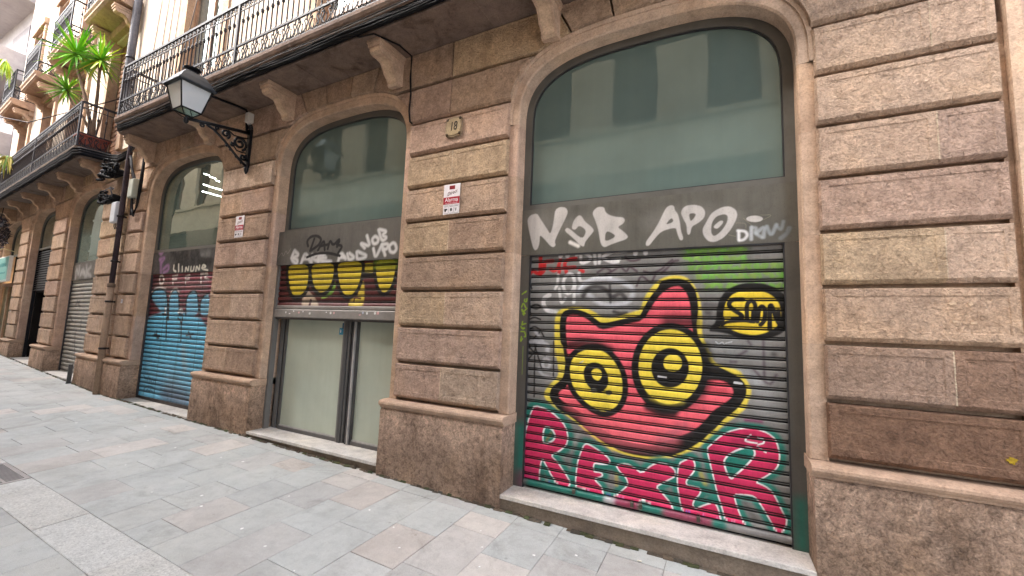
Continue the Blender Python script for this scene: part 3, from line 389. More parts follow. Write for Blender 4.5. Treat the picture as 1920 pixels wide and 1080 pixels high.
  ('s',(18,18,24),.0368,.0098,1,[-8.335,1.238,-8.286,1.124]),
  ('s',(18,18,24),.0368,.0098,1,[-8.418,1.176,-8.221,1.175]),
  ('s',(18,18,24),.0365,.0097,1,[-8.386,1.207,-8.231,1.136]),
  ('s',(18,18,24),.0331,.0088,1,[-7.351,1.274,-7.264,1.187]),
  ('s',(18,18,24),.0332,.0088,1,[-7.407,1.217,-7.215,1.243]),
  ('s',(18,18,24),.0342,.0091,1,[-7.714,1.477,-7.597,1.433,-7.543,1.119]),
  ('s',(18,18,24),.0342,.0091,1,[-7.574,1.489,-7.584,1.377]),
  ('s',(18,18,24),.036,.0096,1,[-8.067,1.479,-8.002,1.136]),
  ('s',(18,18,24),.0363,.0097,1,[-8.214,1.534,-8.097,1.527]),
  ('s',(18,18,24),.0346,.0092,1,[-7.694,1.543,-7.583,1.526]),
  ('s',(25,40,60),.0169,.006,.95,[-8.578,.51,-8.495,.453,-8.433,.471,-8.436,.432]),
  ('s',(25,40,60),.0168,.006,.95,[-8.407,.524,-8.365,.413]),
  ('s',(25,40,60),.0167,.006,.95,[-8.356,.478,-8.301,.419,-8.276,.472]),
  ('s',(25,40,60),.0164,.0059,.95,[-8.237,.425,-8.234,.463,-8.168,.456,-8.168,.406]),
  ('s',(25,40,60),.0167,.006,.95,[-8.507,.247,-8.501,.324,-8.35,.357,-8.19,.341,-8.159,.269]),
  ('s',(25,40,60),.0166,.0059,.95,[-8.429,.254,-8.403,.308,-8.326,.265,-8.312,.31,-8.225,.275]),
  ('s',(70,60,80),.3298,.1539,.6,[-7.838,.241,-7.248,.233]),
 ],
 'fourth_panel': [
  ('s',(175,172,170),.0849,.053,.8,[-3.301,2.268,-3.355,2.487,-3.085,2.322,-3.137,2.538]),
  ('s',(175,172,170),.0815,.051,.8,[-2.989,2.319,-2.868,2.465,-2.646,2.277]),
  ('s',(175,172,170),.0816,.051,.8,[-2.969,2.379,-2.726,2.354]),
  ('s',(175,172,170),.0803,.0502,.8,[-2.662,2.515,-2.555,2.274]),
  ('s',(175,172,170),.079,.0494,.8,[-2.376,2.472,-2.601,2.379,-2.286,2.264]),
 ],
 'fourth_shutter': [
  ('s',(60,58,60),.0483,.0201,.8,[-3.068,1.778,-2.81,1.629]),
  ('s',(60,58,60),.0488,.0203,.8,[-3.122,1.688,-2.865,1.748]),
  ('s',(60,58,60),.0464,.0193,.8,[-2.585,1.34,-2.552,1.168]),
  ('s',(60,58,60),.0494,.0206,.8,[-3.383,1.414,-3.13,1.298]),
  ('s',(60,58,60),.0457,.019,.8,[-2.903,.429,-2.942,.311,-2.515,.401]),
  ('s',(60,58,60),.0465,.0194,.8,[-2.877,1.07,-2.682,.559]),
 ],
}
SUN_EL, SUN_ROT, SUN_ANG, SUN_E, SKY_SAT, EXPO = 45, 225, 14, 1.0, 0.45, 3.15

rnd = random.Random(7)
sc = bpy.context.scene
COL = sc.collection
R = math.radians

# ------------------------------------------------------------------ helpers
def lin(h, k=1.0):
    o = []
    if isinstance(h, tuple): h = '%02x%02x%02x' % h
    for i in (0, 2, 4):
        v = int(h[i:i+2], 16)/255.0
        o.append((v/12.92 if v <= 0.04045 else ((v+0.055)/1.055)**2.4)*k)
    return (o[0], o[1], o[2], 1.0)

def vary(c, a, rr=None):
    rr = rr or rnd
    f = 1+rr.uniform(-a, a); w = rr.uniform(-a, a)*0.35
    return (c[0]*f*(1+w), c[1]*f, c[2]*f*(1-w), 1.0)

WHITE = (1, 1, 1, 1)

class MB:
    def __init__(s): s.v = []; s.f = []; s.c = []; s.sm = []
    def add(s, vs, fs, col=WHITE, smooth=False):
        b = len(s.v); s.v += [tuple(p) for p in vs]
        for f in fs: s.f.append([b+i for i in f]); s.c.append(col); s.sm.append(smooth)
    def box(s, x0, x1, y0, y1, z0, z1, col=WHITE, bev=0.0):
        if bev > 0:
            b = bev
            vs = []; 
            for (xx0, xx1, yy0, yy1, zz) in ((x0+b, x1-b, y0+b, y1-b, z0), (x0, x1, y0, y1, z0+b), (x0, x1, y0, y1, z1-b), (x0+b, x1-b, y0+b, y1-b, z1)):
                vs += [(xx0, yy0, zz), (xx1, yy0, zz), (xx1, yy1, zz), (xx0, yy1, zz)]
            fs = [(3, 2, 1, 0), (12, 13, 14, 15)]
            for k in range(3):
                for i in range(4):
                    j = (i+1) % 4
                    fs.append((4*k+i, 4*k+j, 4*k+4+j, 4*k+4+i))
            s.add(vs, fs, col); return
        vs = [(x0, y0, z0), (x1, y0, z0), (x1, y1, z0), (x0, y1, z0), (x0, y0, z1), (x1, y0, z1), (x1, y1, z1), (x0, y1, z1)]
        s.add(vs, [(3, 2, 1, 0), (4, 5, 6, 7), (0, 1, 5, 4), (1, 2, 6, 5), (2, 3, 7, 6), (3, 0, 4, 7)], col)
    def prism_x(s, prof, x0, x1, col=WHITE):      # prof: (y,z) ring
        n = len(prof)
        vs = [(x0, y, z) for y, z in prof]+[(x1, y, z) for y, z in prof]
        fs = [tuple(range(n)), tuple(range(2*n-1, n-1, -1))]+[(i, i+n, (i+1) % n+n, (i+1) % n) for i in range(n)]
        s.add(vs, fs, col)
    def prism_y(s, prof, y0, y1, col=WHITE):      # prof: (x,z) ring
        n = len(prof)
        vs = [(x, y0, z) for x, z in prof]+[(x, y1, z) for x, z in prof]
        fs = [tuple(range(n)), tuple(range(2*n-1, n-1, -1))]+[(i, i+n, (i+1) % n+n, (i+1) % n) for i in range(n)]
        s.add(vs, fs, col)
    def tube(s, pts, r, n=6, col=WHITE, smooth=True, flat=None, cap=True):
        P = [Vector(p) for p in pts]; m = len(P); base = len(s.v); up = Vector((0.13, 0.2, 1)).normalized()
        vs = []
        for i, p in enumerate(P):
            t = (P[min(i+1, m-1)]-P[max(i-1, 0)])
            if t.length < 1e-9: t = Vector((0, 0, 1))
            t.normalize()
            u = up if abs(t.dot(up)) < 0.95 else Vector((1, 0.1, 0)).normalized()
            a = t.cross(u).normalized(); b = t.cross(a).normalized()
            rr = r[i] if isinstance(r, (list, tuple)) else r
            for k in range(n):
                an = 2*math.pi*k/n
                fb = flat if flat else 1.0
                vs.append(p+a*math.cos(an)*rr+b*math.sin(an)*rr*fb)
        fs = []
        for i in range(m-1):
            for k in range(n):
                fs.append((i*n+k, i*n+(k+1) % n, (i+1)*n+(k+1) % n, (i+1)*n+k))
        if cap: fs += [tuple(range(n))[::-1], tuple((m-1)*n+k for k in range(n))]
        s.add(vs, fs, col, smooth)
    def lathe(s, c, prof, n=16, col=WHITE, smooth=True, axis='z', phase=0.0):
        vs = []
        for (r, h) in prof:
            for k in range(n):
                a = 2*math.pi*k/n+phase
                if axis == 'z': vs.append((c[0]+r*math.cos(a), c[1]+r*math.sin(a), c[2]+h))
                else: vs.append((c[0]+r*math.cos(a), c[1]+h, c[2]+r*math.sin(a)))
        fs = []; m = len(prof)
        for i in range(m-1):
            for k in range(n):
                fs.append((i*n+k, i*n+(k+1) % n, (i+1)*n+(k+1) % n, (i+1)*n+k))
        fs += [tuple(range(n))[::-1], tuple((m-1)*n+k for k in range(n))]
        s.add(vs, fs, col, smooth)
    def build(s, name, mat, parent=None, kind=None, label=None, cat=None, group=None, shift=None):
        me = bpy.data.meshes.new(name)
        vs = s.v
        if shift: vs = [(x-shift[0], y-shift[1], z-shift[2]) for x, y, z in vs]
        me.from_pydata(vs, [], s.f); me.update()
        at = me.color_attributes.new('tint', 'FLOAT_COLOR', 'CORNER')
        arr = np.empty((len(me.loops), 4), dtype=np.float32); i = 0
        for f, c in zip(s.f, s.c):
            arr[i:i+len(f)] = c; i += len(f)
        at.data.foreach_set('color', arr.ravel())
        me.polygons.foreach_set('use_smooth', s.sm)
        me.materials.append(mat)
        o = bpy.data.objects.new(name, me); COL.objects.link(o)
        if parent: o.parent = parent
        return tag(o, label, cat, group, kind)

def tag(o, label=None, cat=None, group=None, kind=None):
    if label: o['label'] = label
    if cat: o['category'] = cat
    if group: o['group'] = group
    if kind: o['kind'] = kind
    return o

def thing(name, label, cat, loc=(0, 0, 0), rz=0.0, group=None):
    o = bpy.data.objects.new(name, None); COL.objects.link(o)
    o.location = loc; o.rotation_euler = (0, 0, rz); o.empty_display_size = 0.2
    return tag(o, label, cat, group)

# ------------------------------------------------------------------ materials
def newmat(name):
    m = bpy.data.materials.new(name); m.use_nodes = True
    nt = m.node_tree; nt.nodes.clear()
    out = nt.nodes.new('ShaderNodeOutputMaterial'); b = nt.nodes.new('ShaderNodeBsdfPrincipled')
    nt.links.new(b.outputs[0], out.inputs[0])
    return m, nt, b, out

class N:
    def __init__(s, nt): s.nt = nt
    def n(s, t, **k):
        x = s.nt.nodes.new(t)
        for a, v in k.items(): setattr(x, a, v)
        return x
    def l(s, a, b): s.nt.links.new(a, b)
    def noise(s, vec, scale, detail=4, rough=0.55, dist=0.0):
        x = s.n('ShaderNodeTexNoise'); x.inputs['Scale'].default_value = scale; x.inputs['Detail'].default_value = detail
        x.inputs['Roughness'].default_value = rough; x.inputs['Distortion'].default_value = dist
        s.l(vec, x.inputs['Vector']); return x.outputs[0]
    def ramp(s, fac, stops):
        x = s.n('ShaderNodeValToRGB'); e = x.color_ramp.elements
        while len(e) < len(stops): e.new(0.5)
        for i, (p, c) in enumerate(stops):
            e[i].position = p; e[i].color = c if isinstance(c, tuple) else (c, c, c, 1)
        s.l(fac, x.inputs[0]); return x.outputs[0]
    def mul(s, a, b, fac=1.0, mode='MULTIPLY'):
        x = s.n('ShaderNodeMix', data_type='RGBA', blend_type=mode)
        if isinstance(fac, (int, float)): x.inputs[0].default_value = fac
        else: s.l(fac, x.inputs[0])
        for sock, v in ((x.inputs[6], a), (x.inputs[7], b)):
            if isinstance(v, tuple): sock.default_value = v
            else: s.l(v, sock)
        return x.outputs[2]
    def math(s, op, a, b=None):
        x = s.n('ShaderNodeMath', operation=op)
        for i, v in enumerate((a, b)):
            if v is None: continue
            if isinstance(v, (int, float)): x.inputs[i].default_value = v
            else: s.l(v, x.inputs[i])
        return x.outputs[0]
    def bump(s, h, dist, strength=1.0, prev=None):
        x = s.n('ShaderNodeBump'); x.inputs['Distance'].default_value = dist; x.inputs['Strength'].default_value = strength
        s.l(h, x.inputs['Height'])
        if prev is not None: s.l(prev, x.inputs['Normal'])
        return x.outputs[0]
    def attr(s, name):
        x = s.n('ShaderNodeAttribute', attribute_name=name); return x.outputs['Color']
    def coord(s):
        return s.n('ShaderNodeTexCoord').outputs['Object']

def mat_stone(name, base, rough=0.9, pit=0.9, coarse=0.006, stain=0.5, ground_stain=0.0):
    m, nt, b, out = newmat(name); k = N(nt); v = k.coord()
    c = k.mul(k.attr('tint'), base)
    big = k.noise(v, 1.7, 5, 0.6, 0.4)
    c = k.mul(c, k.ramp(big, [(0.3, (0.80, 0.78, 0.78, 1)), (0.5, (1, 1, 1, 1)), (0.72, (1.14, 1.10, 1.02, 1))]))
    mid = k.noise(v, 9, 6, 0.65)
    c = k.mul(c, k.ramp(mid, [(0.3, 0.80), (0.5, 1.0), (0.7, 1.12)]))
    fine = k.noise(v, 75, 5, 0.75, 0.3)
    c = k.mul(c, k.ramp(fine, [(0.36, 0.76), (0.5, 1.0), (0.66, 1.12)]))
    rg = k.noise(v, 30, 4, 0.6, 1.6)
    rough_amt = min(1.0, coarse/0.009)
    c = k.mul(c, k.ramp(rg, [(0.34, 0.70), (0.46, 1.0), (0.62, 1.12)]), rough_amt)
    if coarse > 0.01: c = k.mul(c, k.ramp(k.noise(v, 24, 6, 0.75, 0.8), [(0.34, (0.55, 0.52, 0.50, 1)), (0.5, (1, 1, 1, 1)), (0.66, (1.32, 1.30, 1.28, 1))]))
    if 0.005 < coarse < 0.01: c = k.mul(c, k.ramp(k.noise(v, 20, 6, 0.75, 0.8), [(0.34, (0.74, 0.71, 0.68, 1)), (0.5, (1, 1, 1, 1)), (0.66, (1.12, 1.11, 1.1, 1))]))
    # pits
    vo = k.n('ShaderNodeTexVoronoi'); vo.inputs['Scale'].default_value = 55; k.l(v, vo.inputs['Vector'])
    pm = k.ramp(vo.outputs['Distance'], [(0.0, 0.0), (0.16, 1.0)])
    pmask = k.ramp(k.noise(v, 14, 3), [(0.50, 1.0), (0.60, 0.0)])
    pits = k.n('ShaderNodeMath', operation='MAXIMUM'); k.l(pm, pits.inputs[0]); k.l(pmask, pits.inputs[1])
    c = k.mul(c, k.ramp(pits.outputs[0], [(0.0, 0.45), (0.8, 1.0)]), pit)
    # dark weather stains with their own outline
    st = k.noise(v, 2.6, 7, 0.68, 0.9)
    c = k.mul(c, k.ramp(st, [(0.30, (0.36, 0.33, 0.31, 1)), (0.47, (1, 1, 1, 1))]), stain)
    mp = k.n('ShaderNodeMapping'); mp.inputs['Scale'].default_value = (1.0, 1.0, 0.22); k.l(v, mp.inputs[0])
    c = k.mul(c, k.ramp(k.noise(mp.outputs[0], 4.2, 7, 0.7, 0.5), [(0.34, (0.58, 0.54, 0.50, 1)), (0.50, (1, 1, 1, 1))]), stain)
    st2 = k.noise(v, 5.5, 6, 0.7, 0.3)
    c = k.mul(c, k.ramp(st2, [(0.66, (1, 1, 1, 1)), (0.78, (1.35, 1.25, 1.1, 1))]), 0.6)
    if ground_stain > 0:      # damp line with a ragged edge where splashed dirt sits on the plinth
        sep = k.n('ShaderNodeSeparateXYZ'); k.l(v, sep.inputs[0])
        h = k.math('ADD', sep.outputs[2], k.math('MULTIPLY', k.noise(v, 3.2, 7, 0.7), -0.55))
        gs = k.ramp(h, [(-0.0, (0.36, 0.34, 0.32, 1)), (0.30, (1, 1, 1, 1))])
        c = k.mul(c, gs, ground_stain)
    k.l(c, b.inputs['Base Color']); b.inputs['Roughness'].default_value = rough
    b.inputs['Specular IOR Level'].default_value = 0.25
    n1 = k.noise(v, 42, 8, 0.7, 0.7)
    bp = k.bump(n1, coarse*2.6, 1.0)
    bp = k.bump(rg, coarse*2.2, 1.0, bp)
    bp = k.bump(pits.outputs[0], 0.003, 0.8, bp)
    bp = k.bump(k.noise(v, 7, 4), 0.012, 0.6, bp)
    k.l(bp, b.inputs['Normal'])
    return m

def mat_plain(name, base, rough=0.6, metal=0.0, noise_amt=0.25, nscale=20, bump=0.0006, spec=0.4, usetint=True):
    m, nt, b, out = newmat(name); k = N(nt); v = k.coord()
    c = k.mul(k.attr('tint'), base) if usetint else base
    n1 = k.noise(v, nscale, 6, 0.65, 0.3)
    c = k.mul(c, k.ramp(n1, [(0.3, 1-noise_amt), (0.5, 1.0), (0.72, 1+noise_amt*0.8)]))
    n2 = k.noise(v, nscale*0.15, 5, 0.6, 0.6)
    c = k.mul(c, k.ramp(n2, [(0.34, 1-noise_amt), (0.5, 1.0), (0.72, 1+noise_amt*0.5)]))
    k.l(c, b.inputs['Base Color']); b.inputs['Metallic'].default_value = metal
    k.l(k.ramp(n1, [(0.3, max(0.05, rough-0.12)), (0.7, min(1, rough+0.12))]), b.inputs['Roughness'])
    b.inputs['Specular IOR Level'].default_value = spec
    if bump > 0: k.l(k.bump(k.noise(v, nscale*3, 5, 0.7), bump, 0.8), b.inputs['Normal'])
    return m

def mat_paint(name, rough=0.42, metal=0.15):
    m, nt, b, out = newmat(name); k = N(nt); v = k.coord()
    c = k.attr('paint')
    mp = k.n('ShaderNodeMapping'); mp.inputs['Scale'].default_value = (1.0, 1.0, 0.12); k.l(v, mp.inputs[0])
    c = k.mul(c, k.ramp(k.noise(mp.outputs[0], 14, 6, 0.7), [(0.3, 0.84), (0.5, 1.0), (0.72, 1.12)]))
    c = k.mul(c, k.ramp(k.noise(v, 3.1, 6, 0.65, 0.5), [(0.3, 0.80), (0.48, 1.0), (0.75, 1.08)]))
    c = k.mul(c, k.ramp(k.noise(v, 85, 4, 0.7), [(0.28, 0.74), (0.44, 1.0)]))
    k.l(c, b.inputs['Base Color']); b.inputs['Metallic'].default_value = metal
    k.l(k.ramp(k.noise(v, 25, 5), [(0.3, rough-0.1), (0.7, rough+0.16)]), b.inputs['Roughness'])
    b.inputs['Specular IOR Level'].default_value = 0.45
    k.l(k.bump(k.noise(v, 60, 4), 0.0006, 0.7), b.inputs['Normal'])
    return m

def mat_glass(name, base, refl=0.2, rough=0.04, transp=0.0):
    m, nt, b, out = newmat(name); k = N(nt); v = k.coord()
    c = k.mul(base, k.ramp(k.noise(v, 1.3, 5, 0.6), [(0.3, 0.88), (0.7, 1.08)]))
    mp = k.n('ShaderNodeMapping'); mp.inputs['Scale'].default_value = (9.0, 9.0, 0.5); k.l(v, mp.inputs[0])
    c = k.mul(c, k.ramp(k.noise(mp.outputs[0], 1.6, 5, 0.6), [(0.35, 0.985), (0.65, 1.02)]))
    k.l(c, b.inputs['Base Color']); b.inputs['Roughness'].default_value = 0.55; b.inputs['Specular IOR Level'].default_value = 0.0
    g = k.n('ShaderNodeBsdfGlossy'); g.inputs['Roughness'].default_value = rough; g.inputs['Color'].default_value = (0.86, 1.0, 0.95, 1)
    bn = k.bump(k.noise(v, 1.6, 2), 0.0035, 0.6); k.l(bn, g.inputs['Normal'])
    fr = k.n('ShaderNodeFresnel'); fr.inputs['IOR'].default_value = 1.5
    fac = k.math('ADD', fr.outputs[0], refl)
    mx = k.n('ShaderNodeMixShader'); k.l(fac, mx.inputs[0])
    if transp > 0:
        t = k.n('ShaderNodeBsdfTransparent'); t.inputs[0].default_value = (0.75, 0.9, 0.85, 1)
        m2 = k.n('ShaderNodeMixShader'); m2.inputs[0].default_value = transp
        k.l(b.outputs[0], m2.inputs[1]); k.l(t.outputs[0], m2.inputs[2]); k.l(m2.outputs[0], mx.inputs[1])
    else: k.l(b.outputs[0], mx.inputs[1])
    k.l(g.outputs[0], mx.inputs[2]); k.l(mx.outputs[0], out.inputs[0])
    return m

def mat_emit(name, col, st):
    m, nt, b, out = newmat(name)
    b.inputs['Base Color'].default_value = col; b.inputs['Emission Color'].default_value = col; b.inputs['Emission Strength'].default_value = st
    return m

def mat_slab(name, speck=0.0):
    m, nt, b, out = newmat(name); k = N(nt); v = k.coord()
    c = k.attr('tint')
    c = k.mul(c, k.ramp(k.noise(v, 2.2, 6, 0.62, 0.5), [(0.3, (0.84, 0.83, 0.82, 1)), (0.52, (1, 1, 1, 1)), (0.75, (1.08, 1.07, 1.05, 1))]))
    c = k.mul(c, k.ramp(k.noise(v, 12, 7, 0.7, 0.2), [(0.3, 0.86), (0.5, 1.0), (0.7, 1.08)]))
    c = k.mul(c, k.ramp(k.noise(v, 240, 3, 0.7), [(0.32, 0.78), (0.5, 1.0), (0.68, 1.12)]))
    c = k.mul(c, k.ramp(k.noise(v, 1.4, 8, 0.74, 1.2), [(0.32, (0.66, 0.65, 0.63, 1)), (0.46, (1, 1, 1, 1))]), 0.75)
    vo = k.n('ShaderNodeTexVoronoi'); vo.inputs['Scale'].default_value = 5.5; k.l(v, vo.inputs['Vector'])
    c = k.mul(c, k.ramp(vo.outputs['Distance'], [(0.045, (0.62, 0.61, 0.60, 1)), (0.075, (1, 1, 1, 1))]), 0.6)
    if speck: c = k.mul(c, k.ramp(k.noise(v, 70, 5, 0.8, 0.5), [(0.34, (0.62, 0.62, 0.63, 1)), (0.5, (1, 1, 1, 1)), (0.64, (1.25, 1.25, 1.25, 1))]), speck)
    k.l(c, b.inputs['Base Color'])
    k.l(k.ramp(k.noise(v, 6, 5), [(0.3, 0.5), (0.7, 0.82)]), b.inputs['Roughness'])
    b.inputs['Specular IOR Level'].default_value = 0.35
    bp = k.bump(k.noise(v, 90, 6, 0.75), 0.0022, 0.8)
    bp = k.bump(k.noise(v, 5, 4), 0.008, 0.5, bp)
    k.l(bp, b.inputs['Normal'])
    return m

M = {}
WARM = (1.03, 0.95, 0.855, 1)
M['stone'] = mat_stone('sandstone', WARM, coarse=0.0075, stain=0.42)
M['plinth'] = mat_stone('plinth_sandstone', (1.42, 1.32, 1.22, 1), coarse=0.013, stain=0.75, ground_stain=0.6)
M['smooth'] = mat_stone('dressed_sandstone', WARM, coarse=0.0016, pit=0.55, stain=0.36)
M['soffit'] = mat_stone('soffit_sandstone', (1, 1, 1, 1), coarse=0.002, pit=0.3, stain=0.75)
M['granite'] = mat_slab('granite', 0.9)
M['mortar'] = mat_stone('mortar', (1, 1, 1, 1), coarse=0.002, pit=0.3, stain=0.5)
M['slab'] = mat_slab('paving_slab')
M['frame'] = mat_plain('grey_painted_metal', lin('5c5953'), 0.5, 0.1, 0.16, 9, 0.0003)
M['darkframe'] = mat_plain('dark_metal', lin('333234'), 0.45, 0.2, 0.2, 12, 0.0003)
M['iron'] = mat_plain('wrought_iron', lin('26242a'), 0.55, 0.2, 0.3, 40, 0.0006)
M['metalpaint'] = mat_plain('painted_steel', (1, 1, 1, 1), 0.5, 0.1, 0.16, 14, 0.0003)
M['black'] = mat_plain('black_cast_iron', lin('16161b'), 0.38, 0.3, 0.3, 40, 0.0008)
M['cable'] = mat_plain('cable_sheath', (1, 1, 1, 1), 0.7, 0.0, 0.3, 30, 0.0, 0.15)
M['galv'] = mat_plain('zinc_steel', lin('8e8c8a'), 0.42, 0.6, 0.3, 16, 0.0006)
M['paint'] = mat_paint('spray_paint_on_metal')
M['glass'] = mat_glass('frosted_green_glass', lin('5a6863'), 0.015, 0.03)
M['glassdoor'] = mat_glass('whitened_glass', lin('b0b5a4'), 0.05, 0.10)
M['glassclear'] = mat_glass('shop_glass', lin('3f4d46'), 0.16, 0.02, 0.35)
M['upglass'] = mat_glass('window_glass', lin('3a4043'), 0.25, 0.02)
M['milk'] = mat_glass('lantern_glass', lin('c9cdd0'), 0.05, 0.12)
M['sill'] = mat_stone('marble_sill', (1, 1, 1, 1), rough=0.6, coarse=0.0006, pit=0.15, stain=0.35)
M['render'] = mat_plain('lime_render', (1, 1, 1, 1), 0.9, 0.0, 0.12, 8, 0.002, 0.2)
M['wood'] = mat_plain('varnished_wood', lin('96735a'), 0.5, 0.0, 0.3, 18, 0.0005)
M['plastic'] = mat_plain('plastic', (1, 1, 1, 1), 0.45, 0.0, 0.10, 14, 0.0)
M['terra'] = mat_plain('terracotta', lin('70372c'), 0.8, 0.0, 0.35, 24, 0.002)
M['leaf'] = mat_plain('yucca_leaf', (1, 1, 1, 1), 0.45, 0.0, 0.25, 12, 0.0)
M['bark'] = mat_plain('yucca_bark', lin('7a6656'), 0.9, 0.0, 0.35, 30, 0.003)
M['sign'] = mat_plain('enamel', (1, 1, 1, 1), 0.35, 0.0, 0.08, 18, 0.0)
M['gum'] = mat_plain('spat_gum', (1, 1, 1, 1), 0.7, 0.0, 0.1, 60, 0.0)
M['lamp'] = mat_emit('lit_tube', (1, 0.98, 0.92, 1), 9.0)
M['shoplight'] = mat_emit('lit_shelf', (1.0, 0.86, 0.6, 1), 1.6)

# stone tints (true base colours)
SA = lin('bba594')      # sandstone average
SY = lin('bdab90'); SP = lin('b49d94'); SB = lin('a89384'); SL = lin('c8b3a4'); SG = lin('b0a396')
def toward(c, k=0.5): return tuple(SA[i]*(1-k)+c[i]*k for i in range(3))+(1.0,)
SY, SP, SB, SL, SG = toward(SY, .6), toward(SP, .6), toward(SB, .6), toward(SL, .6), toward(SG, .5)
PAL = [SA, SP, SB, SL, SA, SG, SY, SA]

def gz(x, y=0.0):
    return -0.02*(x+1.6)+0.03*(y+0.06)

# ------------------------------------------------------------------ painted metal sheets
def smooth01(t):
    t = np.clip(t, 0, 1); return t*t*(3-2*t)

def chaikin(P, closed, it):
    for _ in range(it):
        Q = []
        n = len(P); m = n if closed else n-1
        if not closed: Q.append(P[0])
        for i in range(m):
            a = P[i]; b = P[(i+1) % n]; Q.append(a*0.78+b*0.22); Q.append(a*0.22+b*0.78)
        if not closed: Q.append(P[-1])
        P = np.array(Q)
    return P

def paint_cols(X, Z, base, layers, rr=3):
    """X,Z flat arrays of surface positions, returns linear colours."""
    C = np.empty((X.size, 4), dtype=np.float64); C[:] = base; C[:, 3] = 1
    for kind, hx, w, soft, al, pl in layers:
        P = np.array(pl, dtype=float).reshape(-1, 2); col = np.array(lin(hx))
        if len(P) > 2:
            if kind == 'p': P = chaikin(P, True, 1 if len(P) > 24 else 2)
            elif np.allclose(P[0], P[-1]): P = chaikin(P[:-1], True, 1 if len(P) > 24 else 2); P = np.vstack([P, P[:1]])
            else: P = chaikin(P, False, 2)
        pad = w/2+soft+0.004
        msk = (X > P[:, 0].min()-pad) & (X < P[:, 0].max()+pad) & (Z > P[:, 1].min()-pad) & (Z < P[:, 1].max()+pad)
        idx = np.nonzero(msk)[0]
        if idx.size == 0: continue
        x = X[idx]; z = Z[idx]
        segs = len(P) if kind == 'p' else len(P)-1
        d = np.full(x.shape, 1e9)
        ins = np.zeros(x.shape, dtype=bool)
        for i in range(segs):
            a = P[i]; b = P[(i+1) % len(P)]
            ab = b-a; L2 = max(1e-12, ab@ab)
            t = np.clip(((x-a[0])*ab[0]+(z-a[1])*ab[1])/L2, 0, 1)
            dd = np.hypot(x-(a[0]+t*ab[0]), z-(a[1]+t*ab[1])); d = np.minimum(d, dd)
            if kind == 'p':
                c = (a[1] > z) != (b[1] > z)
                with np.errstate(divide='ignore', invalid='ignore'):
                    xi = (b[0]-a[0])*(z-a[1])/(b[1]-a[1])+a[0]
                ins ^= c & (x < xi)
        sd = np.where(ins, -d, d) if kind == 'p' else d-w/2
        e = max(soft, 0.0015)
        al_ = al*smooth01(0.5-sd/(2*e))
        C[idx, :3] = C[idx, :3]*(1-al_[:, None])+col[:3]*al_[:, None]
    return C

def sheet(name, x0, x1, rows, xres, yf, base, layers, mat, parent, label=None, groove=None, vlines=None):
    """rows: list of (z, yoffset, isgroove). A metal sheet facing the street at y=yf."""
    nx = max(2, int(round((x1-x0)/xres))+1); nz = len(rows)
    xs = np.linspace(x0, x1, nx); zs = np.array([r[0] for r in rows]); ys = np.array([r[1] for r in rows])
    X, Z = np.meshgrid(xs, zs); Y = np.repeat(ys[:, None], nx, 1)+yf
    C = paint_cols(X.ravel(), Z.ravel(), base, layers)
    g = np.repeat(np.array([r[2] for r in rows])[:, None], nx, 1).ravel()
    gc = np.array(lin('1c1917'))
    C = C*(1-g[:, None])+gc*g[:, None]
    if vlines:
        for vx in vlines:
            m_ = np.abs(X.ravel()-vx) < 0.005
            C[m_] = C[m_]*0.35+gc*0.65*0.6
    C[:, 3] = 1
    co = np.stack([X.ravel(), Y.ravel(), Z.ravel()], 1).astype(np.float32)
    i = np.arange(nz-1)[:, None]*nx+np.arange(nx-1)[None, :]
    F = np.stack([i, i+1, i+nx+1, i+nx], -1).reshape(-1, 4)
    me = bpy.data.meshes.new(name)
    me.vertices.add(len(co)); me.vertices.foreach_set('co', co.ravel())
    me.loops.add(F.size); me.loops.foreach_set('vertex_index', F.ravel().astype(np.int32))
    me.polygons.add(len(F)); me.polygons.foreach_set('loop_start', (np.arange(len(F))*4).astype(np.int32))
    me.polygons.foreach_set('loop_total', np.full(len(F), 4, dtype=np.int32))
    me.update(calc_edges=True)
    a = me.color_attributes.new('paint', 'FLOAT_COLOR', 'POINT'); a.data.foreach_set('color', C.astype(np.float32).ravel())
    me.materials.append(mat)
    o = bpy.data.objects.new(name, me); COL.objects.link(o); o.parent = parent
    if label: o['label'] = label
    return o

def slat_rows(z0, z1, pitch=0.07, fine=True, top_first=True):
    """profile of a roller shutter: flat slat, groove, small rib, groove"""
    prof = [(0.0, 0.000, 0.0)]
    n = 9 if fine else 4
    for i in range(1, n): prof.append((0.0420*i/(n-1), -0.0016*math.sin(math.pi*i/(n-1)), 0.0))
    prof += [(0.0430, 0.013, 1.0), (0.0500, 0.013, 1.0), (0.0515, 0.002, 0.6), (0.0540, 0.0005, 0.35), (0.0565, 0.002, 0.6), (0.0580, 0.013, 1.0), (0.0690, 0.013, 1.0)]
    rows = []; z = z1
    k = 0
    while z-pitch > z0-0.001:
        for (h, y, g) in prof: rows.append((z-h*pitch/0.07, y, g))
        z -= pitch; k += 1
    rows.append((z, 0, 0)); rows.append((z0, 0, 0))
    # strictly ordered upward
    rows = sorted(rows, key=lambda r: r[0])
    return rows

def flat_rows(z0, z1, res):
    n = max(2, int(round((z1-z0)/res))+1)
    return [(z0+(z1-z0)*i/(n-1), 0.0, 0.0) for i in range(n)]

